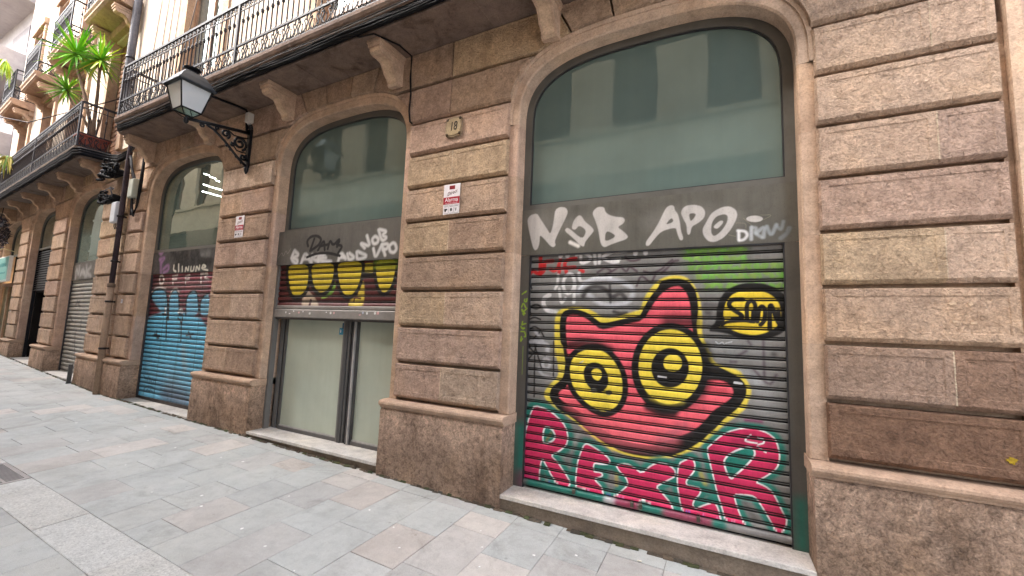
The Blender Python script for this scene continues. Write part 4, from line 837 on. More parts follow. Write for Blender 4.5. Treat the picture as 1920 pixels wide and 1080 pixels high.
# ------------------------------------------------------------------ stonework
def inset(poly, offs):
    n = len(poly); out = []
    for i in range(n):
        p0 = poly[i-1]; p = poly[i]; p1 = poly[(i+1) % n]
        e0 = (p[0]-p0[0], p[1]-p0[1]); e1 = (p1[0]-p[0], p1[1]-p[1])
        l0 = math.hypot(*e0) or 1e-9; l1 = math.hypot(*e1) or 1e-9
        n0 = (-e0[1]/l0, e0[0]/l0); n1 = (-e1[1]/l1, e1[0]/l1)      # inward for CCW
        o0 = offs[i-1]; o1 = offs[i]
        det = n0[0]*n1[1]-n0[1]*n1[0]
        if abs(det) < 0.08:
            o = (o0+o1)/2; out.append((p[0]+(n0[0]+n1[0])/2*o, p[1]+(n0[1]+n1[1])/2*o))
        else:
            out.append((p[0]+(o0*n1[1]-o1*n0[1])/det, p[1]+(o1*n0[0]-o0*n1[0])/det))
    return out

def stone(mb, poly, col, yb=0.046, yf=0.0, side=0.011, bot=0.026, top=0.008, margin=0.040, sides=None):
    """one dressed block: chamfers all round, drafted margin, rough centre. poly is CCW in (x,z)."""
    n = len(poly); offs = []
    for i in range(n):
        a = poly[i]; b = poly[(i+1) % n]; dx = b[0]-a[0]; dz = b[1]-a[1]; L = math.hypot(dx, dz) or 1e-9
        nz = -dx/L      # outward normal z for CCW is -dx... outward=(dz,-dx)/L
        if L < 0.13: o = side
        elif nz < -0.6: o = bot
        elif nz > 0.6: o = top
        else: o = side if not sides else (sides[0] if dz < 0 else sides[1])
        offs.append(o)
    B = inset(poly, offs); Cc = inset(B, [margin]*n); D = inset(B, [margin+0.005]*n)
    def dens(Q, w=0.0, chip=0.0):
        out = []
        for i in range(n):
            a = Q[i]; b = Q[(i+1) % n]; m = cnt[i]
            ex = b[0]-a[0]; ez = b[1]-a[1]; L = math.hypot(ex, ez) or 1e-9; nx, nz_ = -ez/L, ex/L
            for q in range(m):
                t = q/m; d = 0.0
                if w: d = rnd.uniform(-w, w)
                if chip and rnd.random() < 0.045: d += rnd.uniform(0.3, 1.0)*chip
                out.append((a[0]+ex*t+nx*d, a[1]+ez*t+nz_*d))
        return out
    cnt = [max(1, int(math.hypot(poly[(i+1) % n][0]-poly[i][0], poly[(i+1) % n][1]-poly[i][1])/0.035)) for i in range(n)]
    A_ = dens(poly); A2 = dens(poly, 0.0012); B_ = dens(B, 0.0016, 0.010); C_ = dens(Cc, 0.0012); D_ = dens(D, 0.0016)
    n = len(A_)
    vs = [(x, yb+0.045, z) for x, z in A_]+[(x, yf+0.026, z) for x, z in A2]+[(x, yf, z) for x, z in B_]+[(x, yf, z) for x, z in C_]+[(x, yf+0.004, z) for x, z in D_]
    fs = []
    for k in range(4):
        for i in range(n):
            j = (i+1) % n
            fs.append((k*n+i, k*n+j, (k+1)*n+j, (k+1)*n+i))
    fs.append(tuple(4*n+i for i in range(n)))
    mb.add(vs, fs, col)

Z0K = 1.837; CH = 0.36
def zk(k): return Z0K+CH*k
SPR = 3.42; TOPZ = 4.455
def se(a, b, t, n=3.0):
    """superellipse point for t in [-1,1] across the arch"""
    t = max(-1.0, min(1.0, t)); return (a*t, SPR+b*(max(0.0, 1-abs(t)**n))**(1.0/n))
def se_pts(cx, a, b, m=40):
    out = []
    for i in range(m+1):
        ph = math.pi*i/m; c = math.cos(ph); s_ = math.sin(ph)
        x = -a*math.copysign(abs(c)**(2/3.0), c); z = SPR+b*(abs(s_)**(2/3.0)); out.append((cx+x, z))
    return out
IA, IB, OA, OB = 1.08, 0.665, 1.173, 0.775
def outer_x(z):   # half width of the ring's outer curve at height z
    if z <= SPR: return OA
    r = (z-SPR)/OB
    return OA*(max(0.0, 1-r**3))**(1/3.0)
def outer_z(t):   # height of the outer curve at x offset t
    return SPR+OB*(max(0.0, 1-abs(t/OA)**3))**(1/3.0)

def pier_rows(mb, xl, xr, kind_l, kind_r, tintf, joints, cl=None, cr=None):
    """block courses from the plinth up; kind 'arch' ends follow the ring curve around centre cl / cr"""
    for k in range(-2, 6):
        z1 = zk(k); z0 = zk(k-1)+0.026
        parts = joints(k)
        xs = [xl]+parts+[xr]
        for i in range(len(xs)-1):
            a, b_ = xs[i], xs[i+1]
            col = tintf(k, i)
            poly = [(a, z0), (b_, z0)]
            if i == len(xs)-2 and kind_r == 'arch' and z1 > SPR:
                poly = [(a, z0)]+[(cr-outer_x(z), z) for z in np.linspace(z0, z1, 5)]
            else: poly.append((b_, z1))
            if i == 0 and kind_l == 'arch' and z1 > SPR:
                base = poly[1:] ; poly = base+[(cl+outer_x(z), z) for z in np.linspace(z1, z0, 5)]
            else: poly.append((a, z1))
            poly = [(float(p[0]), float(p[1])) for p in poly]
            sl = 0.010 if i == 0 else 0.0012; srr = 0.010 if i == len(xs)-2 else 0.0012
            stone(mb, poly, col, sides=(sl, srr))
            if i > 0:
                m_ = vary(lin('c9bba8'), .04); zz = z0+0.022
                while zz < z1-0.012:
                    z2 = min(z1-0.008, zz+rnd.uniform(0.03, 0.06)); w1 = rnd.uniform(0.0018, 0.0042); w2 = rnd.uniform(0.0018, 0.0042); yy = -rnd.uniform(0.0004, 0.0016)
                    mb.add([(a-w1, yy, zz), (a+w2, yy, zz), (a+w2*0.9, yy, z2), (a-w1*1.1, yy, z2), (a-w1*1.4, 0.01, zz), (a+w2*1.4, 0.01, zz), (a+w2*1.4, 0.01, z2), (a-w1*1.4, 0.01, z2)], [(0, 1, 2, 3), (0, 3, 7, 4), (1, 5, 6, 2)], m_); zz = z2

def plinth(mb, mm, xl, xr, g0, col):
    """rough plinth block plus torus moulding, xl..xr at the opening edges"""
    z1 = zk(-3)-0.085
    n = 14
    xs = [xl+(xr-xl)*i/n for i in range(n+1)]
    prof = [(0.20, g0), (-0.06, g0), (-0.062, z1-0.02), (-0.045, z1), (0.20, z1)]
    # slightly irregular front face
    rows = 7
    vs = []; fs = []
    for j in range(rows+1):
        z = g0+(z1-g0-0.018)*j/rows
        for i, x in enumerate(xs):
            vs.append((x, -0.062+rnd.uniform(-0.004, 0.004), z))
    w = n+1
    for j in range(rows):
        for i in range(n): fs.append((j*w+i, j*w+i+1, (j+1)*w+i+1, (j+1)*w+i))
    top = len(vs)
    for x in xs: vs.append((x, -0.040, z1))
    for x in xs: vs.append((x, 0.25, z1))
    for i in range(n):
        fs.append((rows*w+i, rows*w+i+1, top+i+1, top+i)); fs.append((top+i, top+i+1, top+w+i+1, top+w+i))
    # ends
    for side, ii in ((0, 0), (1, n)):
        ring = [j*w+ii for j in range(rows+1)]+[top+ii, top+w+ii]
        b = len(vs); vs.append((xs[ii], 0.25, g0)); ring = ring+[b]
        fs.append(tuple(ring) if side else tuple(ring[::-1]))
    mb.add(vs, fs, col)
    zt = zk(-3)
    pr = [(0.20, z1+0.002), (-0.050, z1+0.002), (-0.055, z1+0.018), (-0.072, z1+0.028), (-0.082, z1+0.045), (-0.080, z1+0.062), (-0.068, z1+0.074), (-0.03, zt-0.004), (0.20, zt)]
    mm.prism_x(pr[::-1], xl-0.012, xr+0.012, vary(col, 0.06))

def jambs(mb, xl, xr, ztop, tintf):
    """plain set back stones of the pier, front at y=.03, reveal back to .30"""
    z = zk(-3)+0.001; k = 0
    c = 0.012
    while z < ztop-0.01:
        z1 = min(ztop, z+CH*2)
        if ztop-z1 < 0.15: z1 = ztop
        e = 0.098
        prof = [(xl, 0.30), (xl, 0.045+c), (xl+c, 0.045), (xl+e, 0.045), (xl+e, 0.085), (xr-e, 0.085), (xr-e, 0.045), (xr-c, 0.045), (xr, 0.045+c), (xr, 0.30)]
        vs = [(x, y, z+0.001) for x, y in prof]+[(x, y, z1-0.001) for x, y in prof]; n = 10
        fs = [tuple(range(n))[::-1], tuple(range(n, 2*n))]+[(i, (i+1) % n, (i+1) % n+n, i+n) for i in range(n)]
        mb.add(vs, fs, tintf(k)); z = z1; k += 1

def arch(mb, cx, tint):
    """dressed ring with rounded arris, in stones, plus the soffit back to the window"""
    m = 44
    I = se_pts(cx, IA, IB, m); J = se_pts(cx, IA+0.012, IB+0.012, m); K = se_pts(cx, OA-0.022, OB-0.03, m); O = se_pts(cx, OA+0.006, OB+0.006, m)
    cur = vary(tint, 0.05)
    for i in range(m):
        if i % 6 == 0: cur = vary(tint, 0.07)
        a, b = i, i+1
        rings = [(I, 0.30), (I, 0.057), (J, 0.045), (K, 0.040), (K, 0.028), (O, 0.024), (O, 0.088)]
        vs = []
        for (q, y) in rings: vs += [(q[a][0], y, q[a][1]), (q[b][0], y, q[b][1])]
        fs = [(2*r, 2*r+1, 2*r+3, 2*r+2) for r in range(len(rings)-1)]
        mb.add(vs, fs, cur)

def spandrel_back(mb, cx, col):
    """backing of the grooves over the ring"""
    m = 44; O = se_pts(cx, OA, OB, m)
    for i in range(m):
        a, b = O[i], O[i+1]
        mb.add([(a[0], 0.0865, a[1]-0.02), (b[0], 0.0865, b[1]-0.02), (b[0], 0.0865, TOPZ+0.2), (a[0], 0.0865, TOPZ+0.2)], [(0, 1, 2, 3)], col)

def voussoirs(mb, cx, tintf, xl_edge, xr_edge):
    """top band over an arch: radial joints; bottom follows the ring, top meets the balcony"""
    zb = zk(6)+0.07
    tb = [-0.90, -0.58, -0.2, 0.2, 0.58, 0.90]; tt = [None, -0.72, -0.25, 0.22, 0.66, None]
    for i in range(len(tb)-1):
        t0, t1 = tb[i], tb[i+1]
        bot = [(cx+t, outer_z(t)+0.012) for t in np.linspace(t0+0.006, t1-0.006, 7)]
        if i == 0:
            poly = bot+[(cx+tt[1]-0.006, TOPZ), (xl_edge, TOPZ), (xl_edge, zb)]
        elif i == len(tb)-2:
            poly = bot+[(xr_edge, zb), (xr_edge, TOPZ), (cx+tt[4]+0.006, TOPZ)]
        else:
            poly = bot+[(cx+tt[i+1]-0.006, TOPZ), (cx+tt[i]+0.006, TOPZ)]
        poly = [(float(x), float(z)) for x, z in poly]
        stone(mb, poly, tintf(i), side=0.006, bot=0.006, top=0.004, margin=0.012)

def fifth_course(mb, xa, xb, ca, cb, tintf, jl):
    """course between zk(5) and the band, ends run down the ring of both arches"""
    z0 = zk(5)+0.026; z1 = zk(6)+0.045
    xs = [None]+jl+[None]
    for i in range(len(xs)-1):
        if xs[i] is None and ca is not None: left = [(ca+outer_x(z), z) for z in np.linspace(z1, z0, 7)]
        else: left = [(xs[i] if xs[i] is not None else xa, z1), (xs[i] if xs[i] is not None else xa, z0)]
        if xs[i+1] is None and cb is not None: right = [(cb-outer_x(z), z) for z in np.linspace(z0, z1, 7)]
        else: right = [(xs[i+1] if xs[i+1] is not None else xb, z0), (xs[i+1] if xs[i+1] is not None else xb, z1)]
        poly = [(float(x), float(z)) for x, z in left+right]
        stone(mb, poly, tintf(20+i, 0), side=0.008)

def corbel(mb, cx, col, w=0.15):
    z = 4.46
    mb.box(cx-w/2-0.02, cx+w/2+0.02, -0.385, 0.03, z-0.035, z-0.001, col)
    mb.box(cx-w/2-0.01, cx+w/2+0.01, -0.372, 0.03, z-0.075, z-0.036, vary(col, .05))
    S = [(0.03, 4.13), (-0.055, 4.115), (-0.075, 4.13), (-0.080, 4.165), (-0.095, 4.19), (-0.120, 4.205), (-0.150, 4.235), (-0.172, 4.28), (-0.205, 4.315), (-0.26, 4.325), (-0.315, 4.322), (-0.345, 4.335), (-0.356, 4.36), (-0.356, z-0.077), (0.03, z-0.077)]
    mb.prism_x(S[::-1], cx-w/2, cx+w/2, vary(col, .04))
    # raised scroll ribbon on the front edge
    P = [(y-0.008, zz) for y, zz in S[1:13]]
    for a, b in zip(P[:-1], P[1:]):
        mb.add([(cx-w*0.36, a[0], a[1]), (cx+w*0.36, a[0], a[1]), (cx+w*0.36, b[0], b[1]), (cx-w*0.36, b[0], b[1])], [(0, 1, 2, 3)], lin('cdb8a4'))

# ---- iron railing pieces -------------------------------------------------
def scroll_pts(cx, cz, r0, turns, a0, sgn, n=14):
    return [(cx+r0*(1-0.72*i/(n-1))*math.cos(a0+sgn*turns*2*math.pi*i/(n-1)), 0.0, cz+r0*(1-0.72*i/(n-1))*math.sin(a0+sgn*turns*2*math.pi*i/(n-1))) for i in range(n)]

def motif_mb():
    """lyre shaped scroll panel, .2 wide, .24 high, centred on x=0,y=0, base z=0"""
    mb = MB(); r = 0.0078
    for s in (-1, 1):
        pts = []
        for t in np.linspace(0, 1, 13):
            x = s*(0.010+0.060*math.sin(math.pi*t)*(1.1-0.75*t)+0.020*t); z = 0.02+0.15*t
            pts.append((x, 0, z))
        mb.tube(pts, r, 5)
        mb.tube([(x, 0, z) for x, _, z in scroll_pts(s*0.052, 0.188, 0.030, 0.8, R(90) if s > 0 else R(90), -s)], r, 5)
        mb.tube([(x, 0, z) for x, _, z in scroll_pts(s*0.040, 0.030, 0.024, 0.9, R(-90), s)], r*0.9, 5)
        mb.tube([(s*0.098, 0, 0.0), (s*0.074, 0, 0.06), (s*0.095, 0, 0.13), (s*0.070, 0, 0.19), (s*0.1, 0, 0.235)], r*0.8, 5)
    mb.tube([(0, 0, 0.0), (0, 0, 0.06), (0, 0, 0.12)], [0.012, 0.007, 0.004], 6)
    mb.lathe((0, 0, 0.125), [(0.003, 0), (0.011, 0.008), (0.003, 0.018)], 6)
    return mb

def baluster_mb(h):
    mb = MB(); r = 0.0085
    mb.lathe((0, 0, 0), [(0.012, 0), (0.012, 0.02), (r, 0.03), (r, 0.06), (0.011, 0.07), (0.008, 0.085), (r, 0.09), (r, h*0.50), (0.010, h*0.505), (0.019, h*0.53), (0.021, h*0.545), (0.012, h*0.558), (0.021, h*0.57), (0.017, h*0.59), (0.009, h*0.61), (r, h*0.62), (r, h*0.8), (r, h)], 7)
    return mb

def top_motif_mb():
    mb = MB(); r = 0.0068
    mb.tube(scroll_pts(0.0, -0.055, 0.034, 0.95, R(200), -1, 12), r, 5)
    mb.tube([(-0.05, 0, -0.012), (-0.03, 0, -0.06), (0.0, 0, -0.1)], r, 5)
    mb.tube([(0.05, 0, -0.012), (0.035, 0, -0.04), (0.03, 0, -0.055)], r, 5)
    return mb

def copy_part(src, parent, loc, rz=0.0):
    o = src.copy(); COL.objects.link(o); o.parent = parent; o.location = loc; o.rotation_euler = (0, 0, rz)
    return o

def railing(parent, xa, xb, y, zb, yend, step=0.1, ends=(True, True), simple=False, pattern=True):
    """railing part: bars and rails as children of `parent` (a balcony part)"""
    zm = zb+0.24; zt = zb+0.84
    rl = MB()
    runs = [((xa, y), (xb, y))]
    if ends[0]: runs.append(((xa, y), (xa, yend)))
    if ends[1]: runs.append(((xb, y), (xb, yend)))
    for (p, q) in runs:
        x0, x1 = sorted((p[0], q[0])); y0, y1 = sorted((p[1], q[1]))
        for z, h, w in ((zb, 0.018, 0.018), (zm, 0.026, 0.020), (zt, 0.034, 0.034), (zt-0.11, 0.013, 0.012)):
            rl.box(x0-w*0.5, x1+w*0.5, y0-w*0.5, y1+w*0.5, z-h/2, z+h/2)
    posts = [xa, xb]
    nx = int(round((xb-xa)/2.85))
    posts = [xa+(xb-xa)*i/nx for i in range(nx+1)] if nx > 0 else posts
    for p in posts: rl.box(p-0.02, p+0.02, y-0.016, y+0.012, zb-0.02, zt)
    rl.build('rail', M['iron'], parent)
    bal = None; mot = None; tm = None
    pos = []
    n = int((xb-xa)/step)
    for i in range(1, n): pos.append((xa+(xb-xa)*i/n, y, 0))
    for e, xe in ((ends[0], xa), (ends[1], xb)):
        if e:
            m_ = max(2, int(abs(yend-y)/0.11))
            for i in range(1, m_): pos.append((xe, y+(yend-y)*i/m_, R(90)))
    for (x, yy, rz) in pos:
        if bal is None:
            bal = baluster_mb(zt-zm).build('baluster', M['iron'], parent); bal.location = (x, yy, zm); bal.rotation_euler = (0, 0, rz)
        else: copy_part(bal, parent, (x, yy, zm), rz)
    if pattern:
        n2 = max(1, int((xb-xa)/0.2))
        for i in range(n2):
            x = xa+(xb-xa)*(i+0.5)/n2
            if mot is None:
                mot = motif_mb().build('scroll_panel', M['iron'], parent); mot.location = (x, y, zb)
            else: copy_part(mot, parent, (x, y, zb))
        tb = MB(); proto = top_motif_mb()
        for i in range(n):
            x = xa+(xb-xa)*(i+0.5)/n
            b0 = len(tb.v); tb.v += [(vx+x, vy+y, vz+zt) for vx, vy, vz in proto.v]
            tb.f += [[q+b0 for q in f] for f in proto.f]; tb.c += proto.c; tb.sm += proto.sm
        tb.build('scroll_frieze', M['iron'], parent)
        for e, xe in ((ends[0], xa), (ends[1], xb)):
            if e: 
                for i in range(2): copy_part(mot, parent, (xe, y+(yend-y)*(i+0.5)/2.2, zb), R(90))

# ================================================================== GROUND
g = MB()
def P3(x, y, dz=0.0): return (x, y, gz(x, y)+dz)
for (xa, xb) in ((-90, -40), (-40, -20), (-20, 0), (0, 40)):
    g.add([P3(xa, -60, -0.007), P3(xb, -60, -0.007), P3(xb, 60, -0.007), P3(xa, 60, -0.007)], [(0, 1, 2, 3)], lin('8f8c87'))
g.build('ground', M['mortar'], kind='structure')

def wall_y(x):
    return 0.0 if x > -9.4 else (-9.4-x)*math.tan(R(4))
pv = MB()
SC = [lin('adaeaa')]*11+[lin('b1b1ad'), lin('a6a7a4'), lin('b0ada8'), lin('aba9a5'), lin('bdb7b0'), lin('b3aea8'), lin('b2aba4')]
def slab(mb, x0, x1, y0, y1, col, g_=0.0014, b=0.003):
    g2 = g_*rnd.choice((0.5, 0.7, 1.0, 1.9)); x0 += g_; x1 -= g2; y0 += g_; y1 -= g2; dz = rnd.uniform(-0.0012, 0.0012)
    j = [rnd.uniform(-0.002, 0.002) for _ in range(4)]
    o = [(x0, y0), (x1, y0), (x1, y1), (x0, y1)]; i_ = [(x0+b+j[0], y0+b), (x1-b, y0+b+j[1]), (x1-b+j[2], y1-b), (x0+b, y1-b+j[3])]
    vs = [P3(x, y, -0.02) for x, y in o]+[P3(x, y, dz-0.0022) for x, y in o]+[P3(x, y, dz) for x, y in i_]
    fs = []
    for k in range(2):
        for a in range(4): fs.append((4*k+a, 4*k+(a+1) % 4, 4*k+4+(a+1) % 4, 4*k+4+a))
    fs.append((8, 9, 10, 11)); mb.add(vs, fs, col)
W_ = 0.376; x = -2.605-60*W_
rows_ = []
while x < 4.5:
    yt = wall_y(x)-0.20
    ys = [wall_y(x)-0.02, yt]; y = yt-(0.25 if int(round((x+100)/W_)) % 2 else 0.46)
    while y > -1.75+0.16: ys.append(y); y -= rnd.choice((0.44, 0.5, 0.56, 0.42))
    ys.append(-1.745)
    for a, b in zip(ys[:-1], ys[1:]):
        c = vary(rnd.choice(SC), 0.03)
        slab(pv, x, x+W_, b, a, c)
    # beyond the granite strip
    y = -2.045
    while y > -3.95:
        d = min(rnd.choice((0.44, 0.5, 0.56)), y+3.98)
        if d < 0.1: break
        slab(pv, x, x+W_, y-d, y, vary(rnd.choice(SC[3:]), 0.04)); y -= d
    x += W_
pv.build('pavement', M['slab'], kind='structure')
gs = MB(); xx = -30.0
GR = [(-6.16, -5.47), (-7.05, -6.33)]
edges = [-30.0]
while edges[-1] < 5: edges.append(edges[-1]+rnd.uniform(0.85, 1.05))
edges = [e for e in edges if not (-7.3 < e < -5.3)]+[-7.05, -6.33, -6.16, -5.47]; edges.sort()
for a, b in zip(edges[:-1], edges[1:]):
    if any(abs(a-q[0]) < 1e-6 for q in GR): continue
    slab(gs, a, b, -2.045, -1.745, vary(lin('b9b8b3'), 0.03), 0.002, 0.004)
gs.build('granite_strip', M['granite'], kind='structure')

for gi, (a, b) in enumerate(GR):
    t = thing('drain_grate', 'cast iron drain grate in the granite strip, %s' % ('nearest one, with its whole end visible' if gi == 0 else 'farther one, just behind the nearest grate'), 'drain', (a, -1.9, gz(a, -1.9)), group='drain grates in the pale strip')
    fr = MB(); gb = MB()
    def q(x, y, z): return (x-a, y+1.9, z)
    cx0, cx1, cy0, cy1 = a+0.006, b-0.006, -2.04, -1.75
    for (x0, x1, y0, y1) in ((cx0, cx1, cy0, cy0+0.03), (cx0, cx1, cy1-0.03, cy1), (cx0, cx0+0.03, cy0+0.03, cy1-0.03), (cx1-0.03, cx1, cy0+0.03, cy1-0.03), (cx0+0.03, cx1-0.03, -1.905, -1.887)):
        vs = [q(xx_, yy_, gz(xx_, yy_)+dz-gz(a, -1.9)) for dz in (-0.035, 0.001) for xx_, yy_ in ((x0, y0), (x1, y0), (x1, y1), (x0, y1))]
        fr.add(vs, [(3, 2, 1, 0), (4, 5, 6, 7), (0, 1, 5, 4), (1, 2, 6, 5), (2, 3, 7, 6), (3, 0, 4, 7)], lin('9a948f'))
    n = 17
    for i in range(n):
        x0 = cx0+0.045+(cx1-cx0-0.09)*i/(n-1)
        for (y0, y1) in ((cy0+0.03, -1.905), (-1.887, cy1-0.03)):
            vs = [q(xx_, yy_, gz(xx_, yy_)+dz-gz(a, -1.9)) for dz in (-0.03, -0.002) for xx_, yy_ in ((x0-0.010, y0), (x0+0.010, y0), (x0+0.010, y1), (x0-0.010, y1))]
            gb.add(vs, [(3, 2, 1, 0), (4, 5, 6, 7), (0, 1, 5, 4), (1, 2, 6, 5), (2, 3, 7, 6), (3, 0, 4, 7)], lin('8d8784'))
    fr.build('frame', M['metalpaint'], t); gb.build('bars', M['metalpaint'], t)
    pit = MB(); pit.add([q(xx_, yy_, gz(xx_, yy_)-0.0045-gz(a, -1.9)) for xx_, yy_ in ((cx0, cy0), (cx1, cy0), (cx1, cy1), (cx0, cy1))], [(0, 1, 2, 3)], lin('1c1a19'))
    pit.build('shade_sheet', M['cable'], t)  # flat near-black sheet stands in for the shade below the bars

# packed dirt and moss where the walls meet the paving
dm = MB(); x = -20.0
while x < 3.5:
    d_ = rnd.uniform(0.03, 0.07); y0 = wall_y(x)-0.066; w_ = rnd.uniform(0.004, 0.028); h_ = rnd.uniform(0.004, 0.022)
    if rnd.random() < 0.85: dm.add([P3(x-0.01, y0-w_, 0.001), P3(x+d_, y0-w_*rnd.uniform(.4, 1), 0.001), P3(x+d_, y0+0.004, h_), P3(x-0.01, y0+0.004, h_*rnd.uniform(.5, 1.2)), P3(x+d_, y0+0.05, 0.0), P3(x-0.01, y0+0.05, 0.0)], [(0, 1, 2, 3), (3, 2, 4, 5)], vary(rnd.choice((lin('4c443a'), lin('5a5044'), lin('45482f'))), .2))
    x += d_
dm.build('dirt', M['mortar'], kind='stuff', label='dark packed dirt and moss along the foot of the wall')
# gum and litter spots on the slabs
spots = [(-3.9,-1.17),(-3.7,-1.27),(-3.1,-1.3),(-2.35,-1.42),(-1.9,-1.4),(-1.75,-1.42),(-2.55,-.62),(-2.2,-.72),(-1.98,-.9),(-1.62,-.42),(-1.5,-.6),(-1.4,-.8),(-4.4,-.55),(-4.7,-.6),(-5.4,-.7),(-5.9,-1.0),(-6.6,-.5),(-5.2,-1.2),(-6.4,-1.1),(-4.3,-1.35),(-3.3,-.8),(-.9,-.35),(-1.15,-.5),(-2.9,-1.9),(-3.6,-2.25),(-7.4,-.9),(-8.0,-.45),(-2.75,-1.35)]
gp = None
for i, (x, y) in enumerate(spots):
    if gp is None:
        mb = MB(); n = 11
        ring = [(math.cos(2*math.pi*k/n)*0.011*rnd.uniform(.8, 1.15), math.sin(2*math.pi*k/n)*0.009*rnd.uniform(.8, 1.2)) for k in range(n)]
        vs = [(a_, b_, 0) for a_, b_ in ring]+[(a_*.75, b_*.75, 0.0022) for a_, b_ in ring]
        mb.add(vs, [(k, (k+1) % n, n+(k+1) % n, n+k) for k in range(n)]+[tuple(range(n, 2*n))], lin('e4e2dd'))
        gp = mb.build('gum_spot', M['gum'], None); o = gp
    else:
        o = gp.copy(); COL.objects.link(o)
    s_ = rnd.choice((0.6, 0.8, 1.0, 1.3)); o.scale = (s_, s_, 1); o.rotation_euler = (0, 0, rnd.uniform(0, 6))
    o.location = (x, y, gz(x, y)+0.0008)
    tag(o, 'small whitish flattened gum spot stuck on the grey paving slabs', 'gum', 'gum spots on the paving')
cb = MB(); cb.tube([(0, 0, 0.005), (0.028, 0.004, 0.005)], 0.004, 8, lin('e6ddcc')); o = cb.build('cigarette_butt', M['gum'], None, label='cigarette butt lying on the pavement close to the step of the red shutter', cat='cigarette butt'); o.location = (-0.52, -0.2, gz(-0.52, -0.2)+0.001)

# ================================================================== STONE BUILDING (number 18)
B1 = thing('stone_building', 'brown sandstone corner-less house with rusticated piers and three graffiti covered arched shopfronts', 'building', (0, 0, 0))
B1['label'] = 'brown sandstone house with rusticated piers and three wide graffiti covered arched shopfronts'
C1, C2_, C3_ = -0.583, -4.127, -7.63
DB1 = lin('a18b7d'); DB2 = lin('927a6c'); DB3 = lin('856a59')
MIDT = {(5,0):SP,(5,1):SA,(4,0):SY,(4,1):SY,(3,0):SA,(2,0):SY,(2,1):SB,(1,0):SB,(0,0):SY,(0,1):SL,(-1,0):SP,(-2,0):SP,(-2,1):SG}
RGT = {(5,0):SL,(5,1):SL,(4,0):SL,(3,0):SL,(3,1):SP,(2,0):SP,(1,0):SY,(1,1):SL,(0,0):SA,(0,1):SA,(-1,0):DB1,(-1,1):DB2,(-2,0):DB3}
def tf_from(d):
    def f(k, i): return vary(d.get((k, i), rnd.choice(PAL)), 0.05)
    return f
def tf_rand(k, i=0): return vary(rnd.choice(PAL), 0.08)
def tj(k): return vary(rnd.choice((SA, SP, SL, SB)), 0.06)

def pier(parent, xl, xr, ol, or_, tf, joints, gl, kl='arch', kr='arch', cl=None, cr=None, gg=None, jl=None, label=None):
    """xl,xr block edges; ol,or_ opening edges"""
    a = MB(); b = MB(); c = MB(); d = MB()
    pier_rows(a, xl, xr, kl, kr, tf, joints, cl, cr)
    fifth_course(a, xl, xr, cl if kl == 'arch' else None, cr if kr == 'arch' else None, tf, jl or [])
    jambs(b, ol, or_, SPR, tj)
    b.box(xl-0.0, xr+0.0, 0.087, 0.30, SPR, TOPZ+0.15, vary(SB, .04))
    plinth(c, d, ol, or_, gg, vary(SB, 0.05))
    a.build('rusticated_pier', M['stone'], parent, label=label)
    b.build('jamb', M['smooth'], parent); c.build('plinth', M['plinth'], parent); d.build('plinth_moulding', M['smooth'], parent)

HB = 1.173; HO = 1.08
p1 = (C2_+HB, C1-HB)   # mid pier
pier(B1, p1[0], p1[1], C2_+HO, C1-HO, tf_from(MIDT), lambda k: [-2.377] if k % 2 == 0 else [], 0, cl=C2_, cr=C1, gg=-0.09, jl=[-2.44])
p2 = (C3_+HB, C2_-HB)
pier(B1, p2[0], p2[1], C3_+HO, C2_-HO, tf_rand, lambda k: [-5.93] if k % 2 == 0 else [], 0, cl=C3_, cr=C2_, gg=-0.02, jl=[-5.95])
pier(B1, C1+HB, 1.468, C1+HO, 1.56, tf_from(RGT), lambda k: [1.178] if k % 2 else [], 0, cl=C1, kr='flat', gg=-0.16, jl=[1.15])
pier(B1, -9.33, C3_-HB, -9.36, C3_-HO, tf_rand, lambda k: [], 0, kl='flat', cr=C3_, gg=0.02, jl=[])
# flat masonry right of the pier
fm = MB()
for k in range(-3, 8):
    for (xa, xb) in ((1.562, 2.3), (2.303, 3.2), (3.203, 4.2)):
        off = 0.3 if k % 2 else 0
        fm.box(xa, xb, 0.015, 0.30, zk(k)+0.002, min(zk(k+1), 4.45), tj(k))
fm.box(1.562, 4.2, -0.06, 0.3, -0.2, zk(-3), vary(SB, .04))
fm.box(1.50, 1.56, -0.006, 0.1, zk(-3), 4.45, vary(SA, .05), bev=0.006)
fm.build('ashlar_wall', M['smooth'], B1)

def arch_parts(parent, c, tint, ea, eb):
    ar = MB(); vo = MB(); bk = MB()
    arch(ar, c, tint); spandrel_back(bk, c, vary(SB, .05)); voussoirs(vo, c, tf_rand, ea, eb)
    ar.build('arch_ring', M['smooth'], parent); vo.build('voussoir_band', M['stone'], parent); bk.build('backing', M['smooth'], parent)
for c, ea, eb in ((C3_, -9.33, -5.885), (C2_, -5.88, -2.445), (C1, -2.435, 1.15)): arch_parts(B1, c, vary(SL if c == C1 else SA, .04), ea, eb)
bandedges = [-9.33, -6.80+0.9, C2_+1.75, C1+1.75]
vo = MB()
stone(vo, [(1.156, zk(6)+0.07), (1.468, zk(6)+0.07), (1.468, TOPZ), (1.156, TOPZ)], tf_rand(0))
vo.build('corner_stone', M['stone'], B1)

co = MB()
cc0 = None
for i in range(6):
    cx = -8.72+i*1.845
    if i == 0:
        mb = MB(); corbel(mb, 0, vary(SL, .05)); cc0 = mb.build('corbel', M['smooth'], B1); cc0.location = (cx, 0, 0)
    else: copy_part(cc0, B1, (cx, 0, 0))

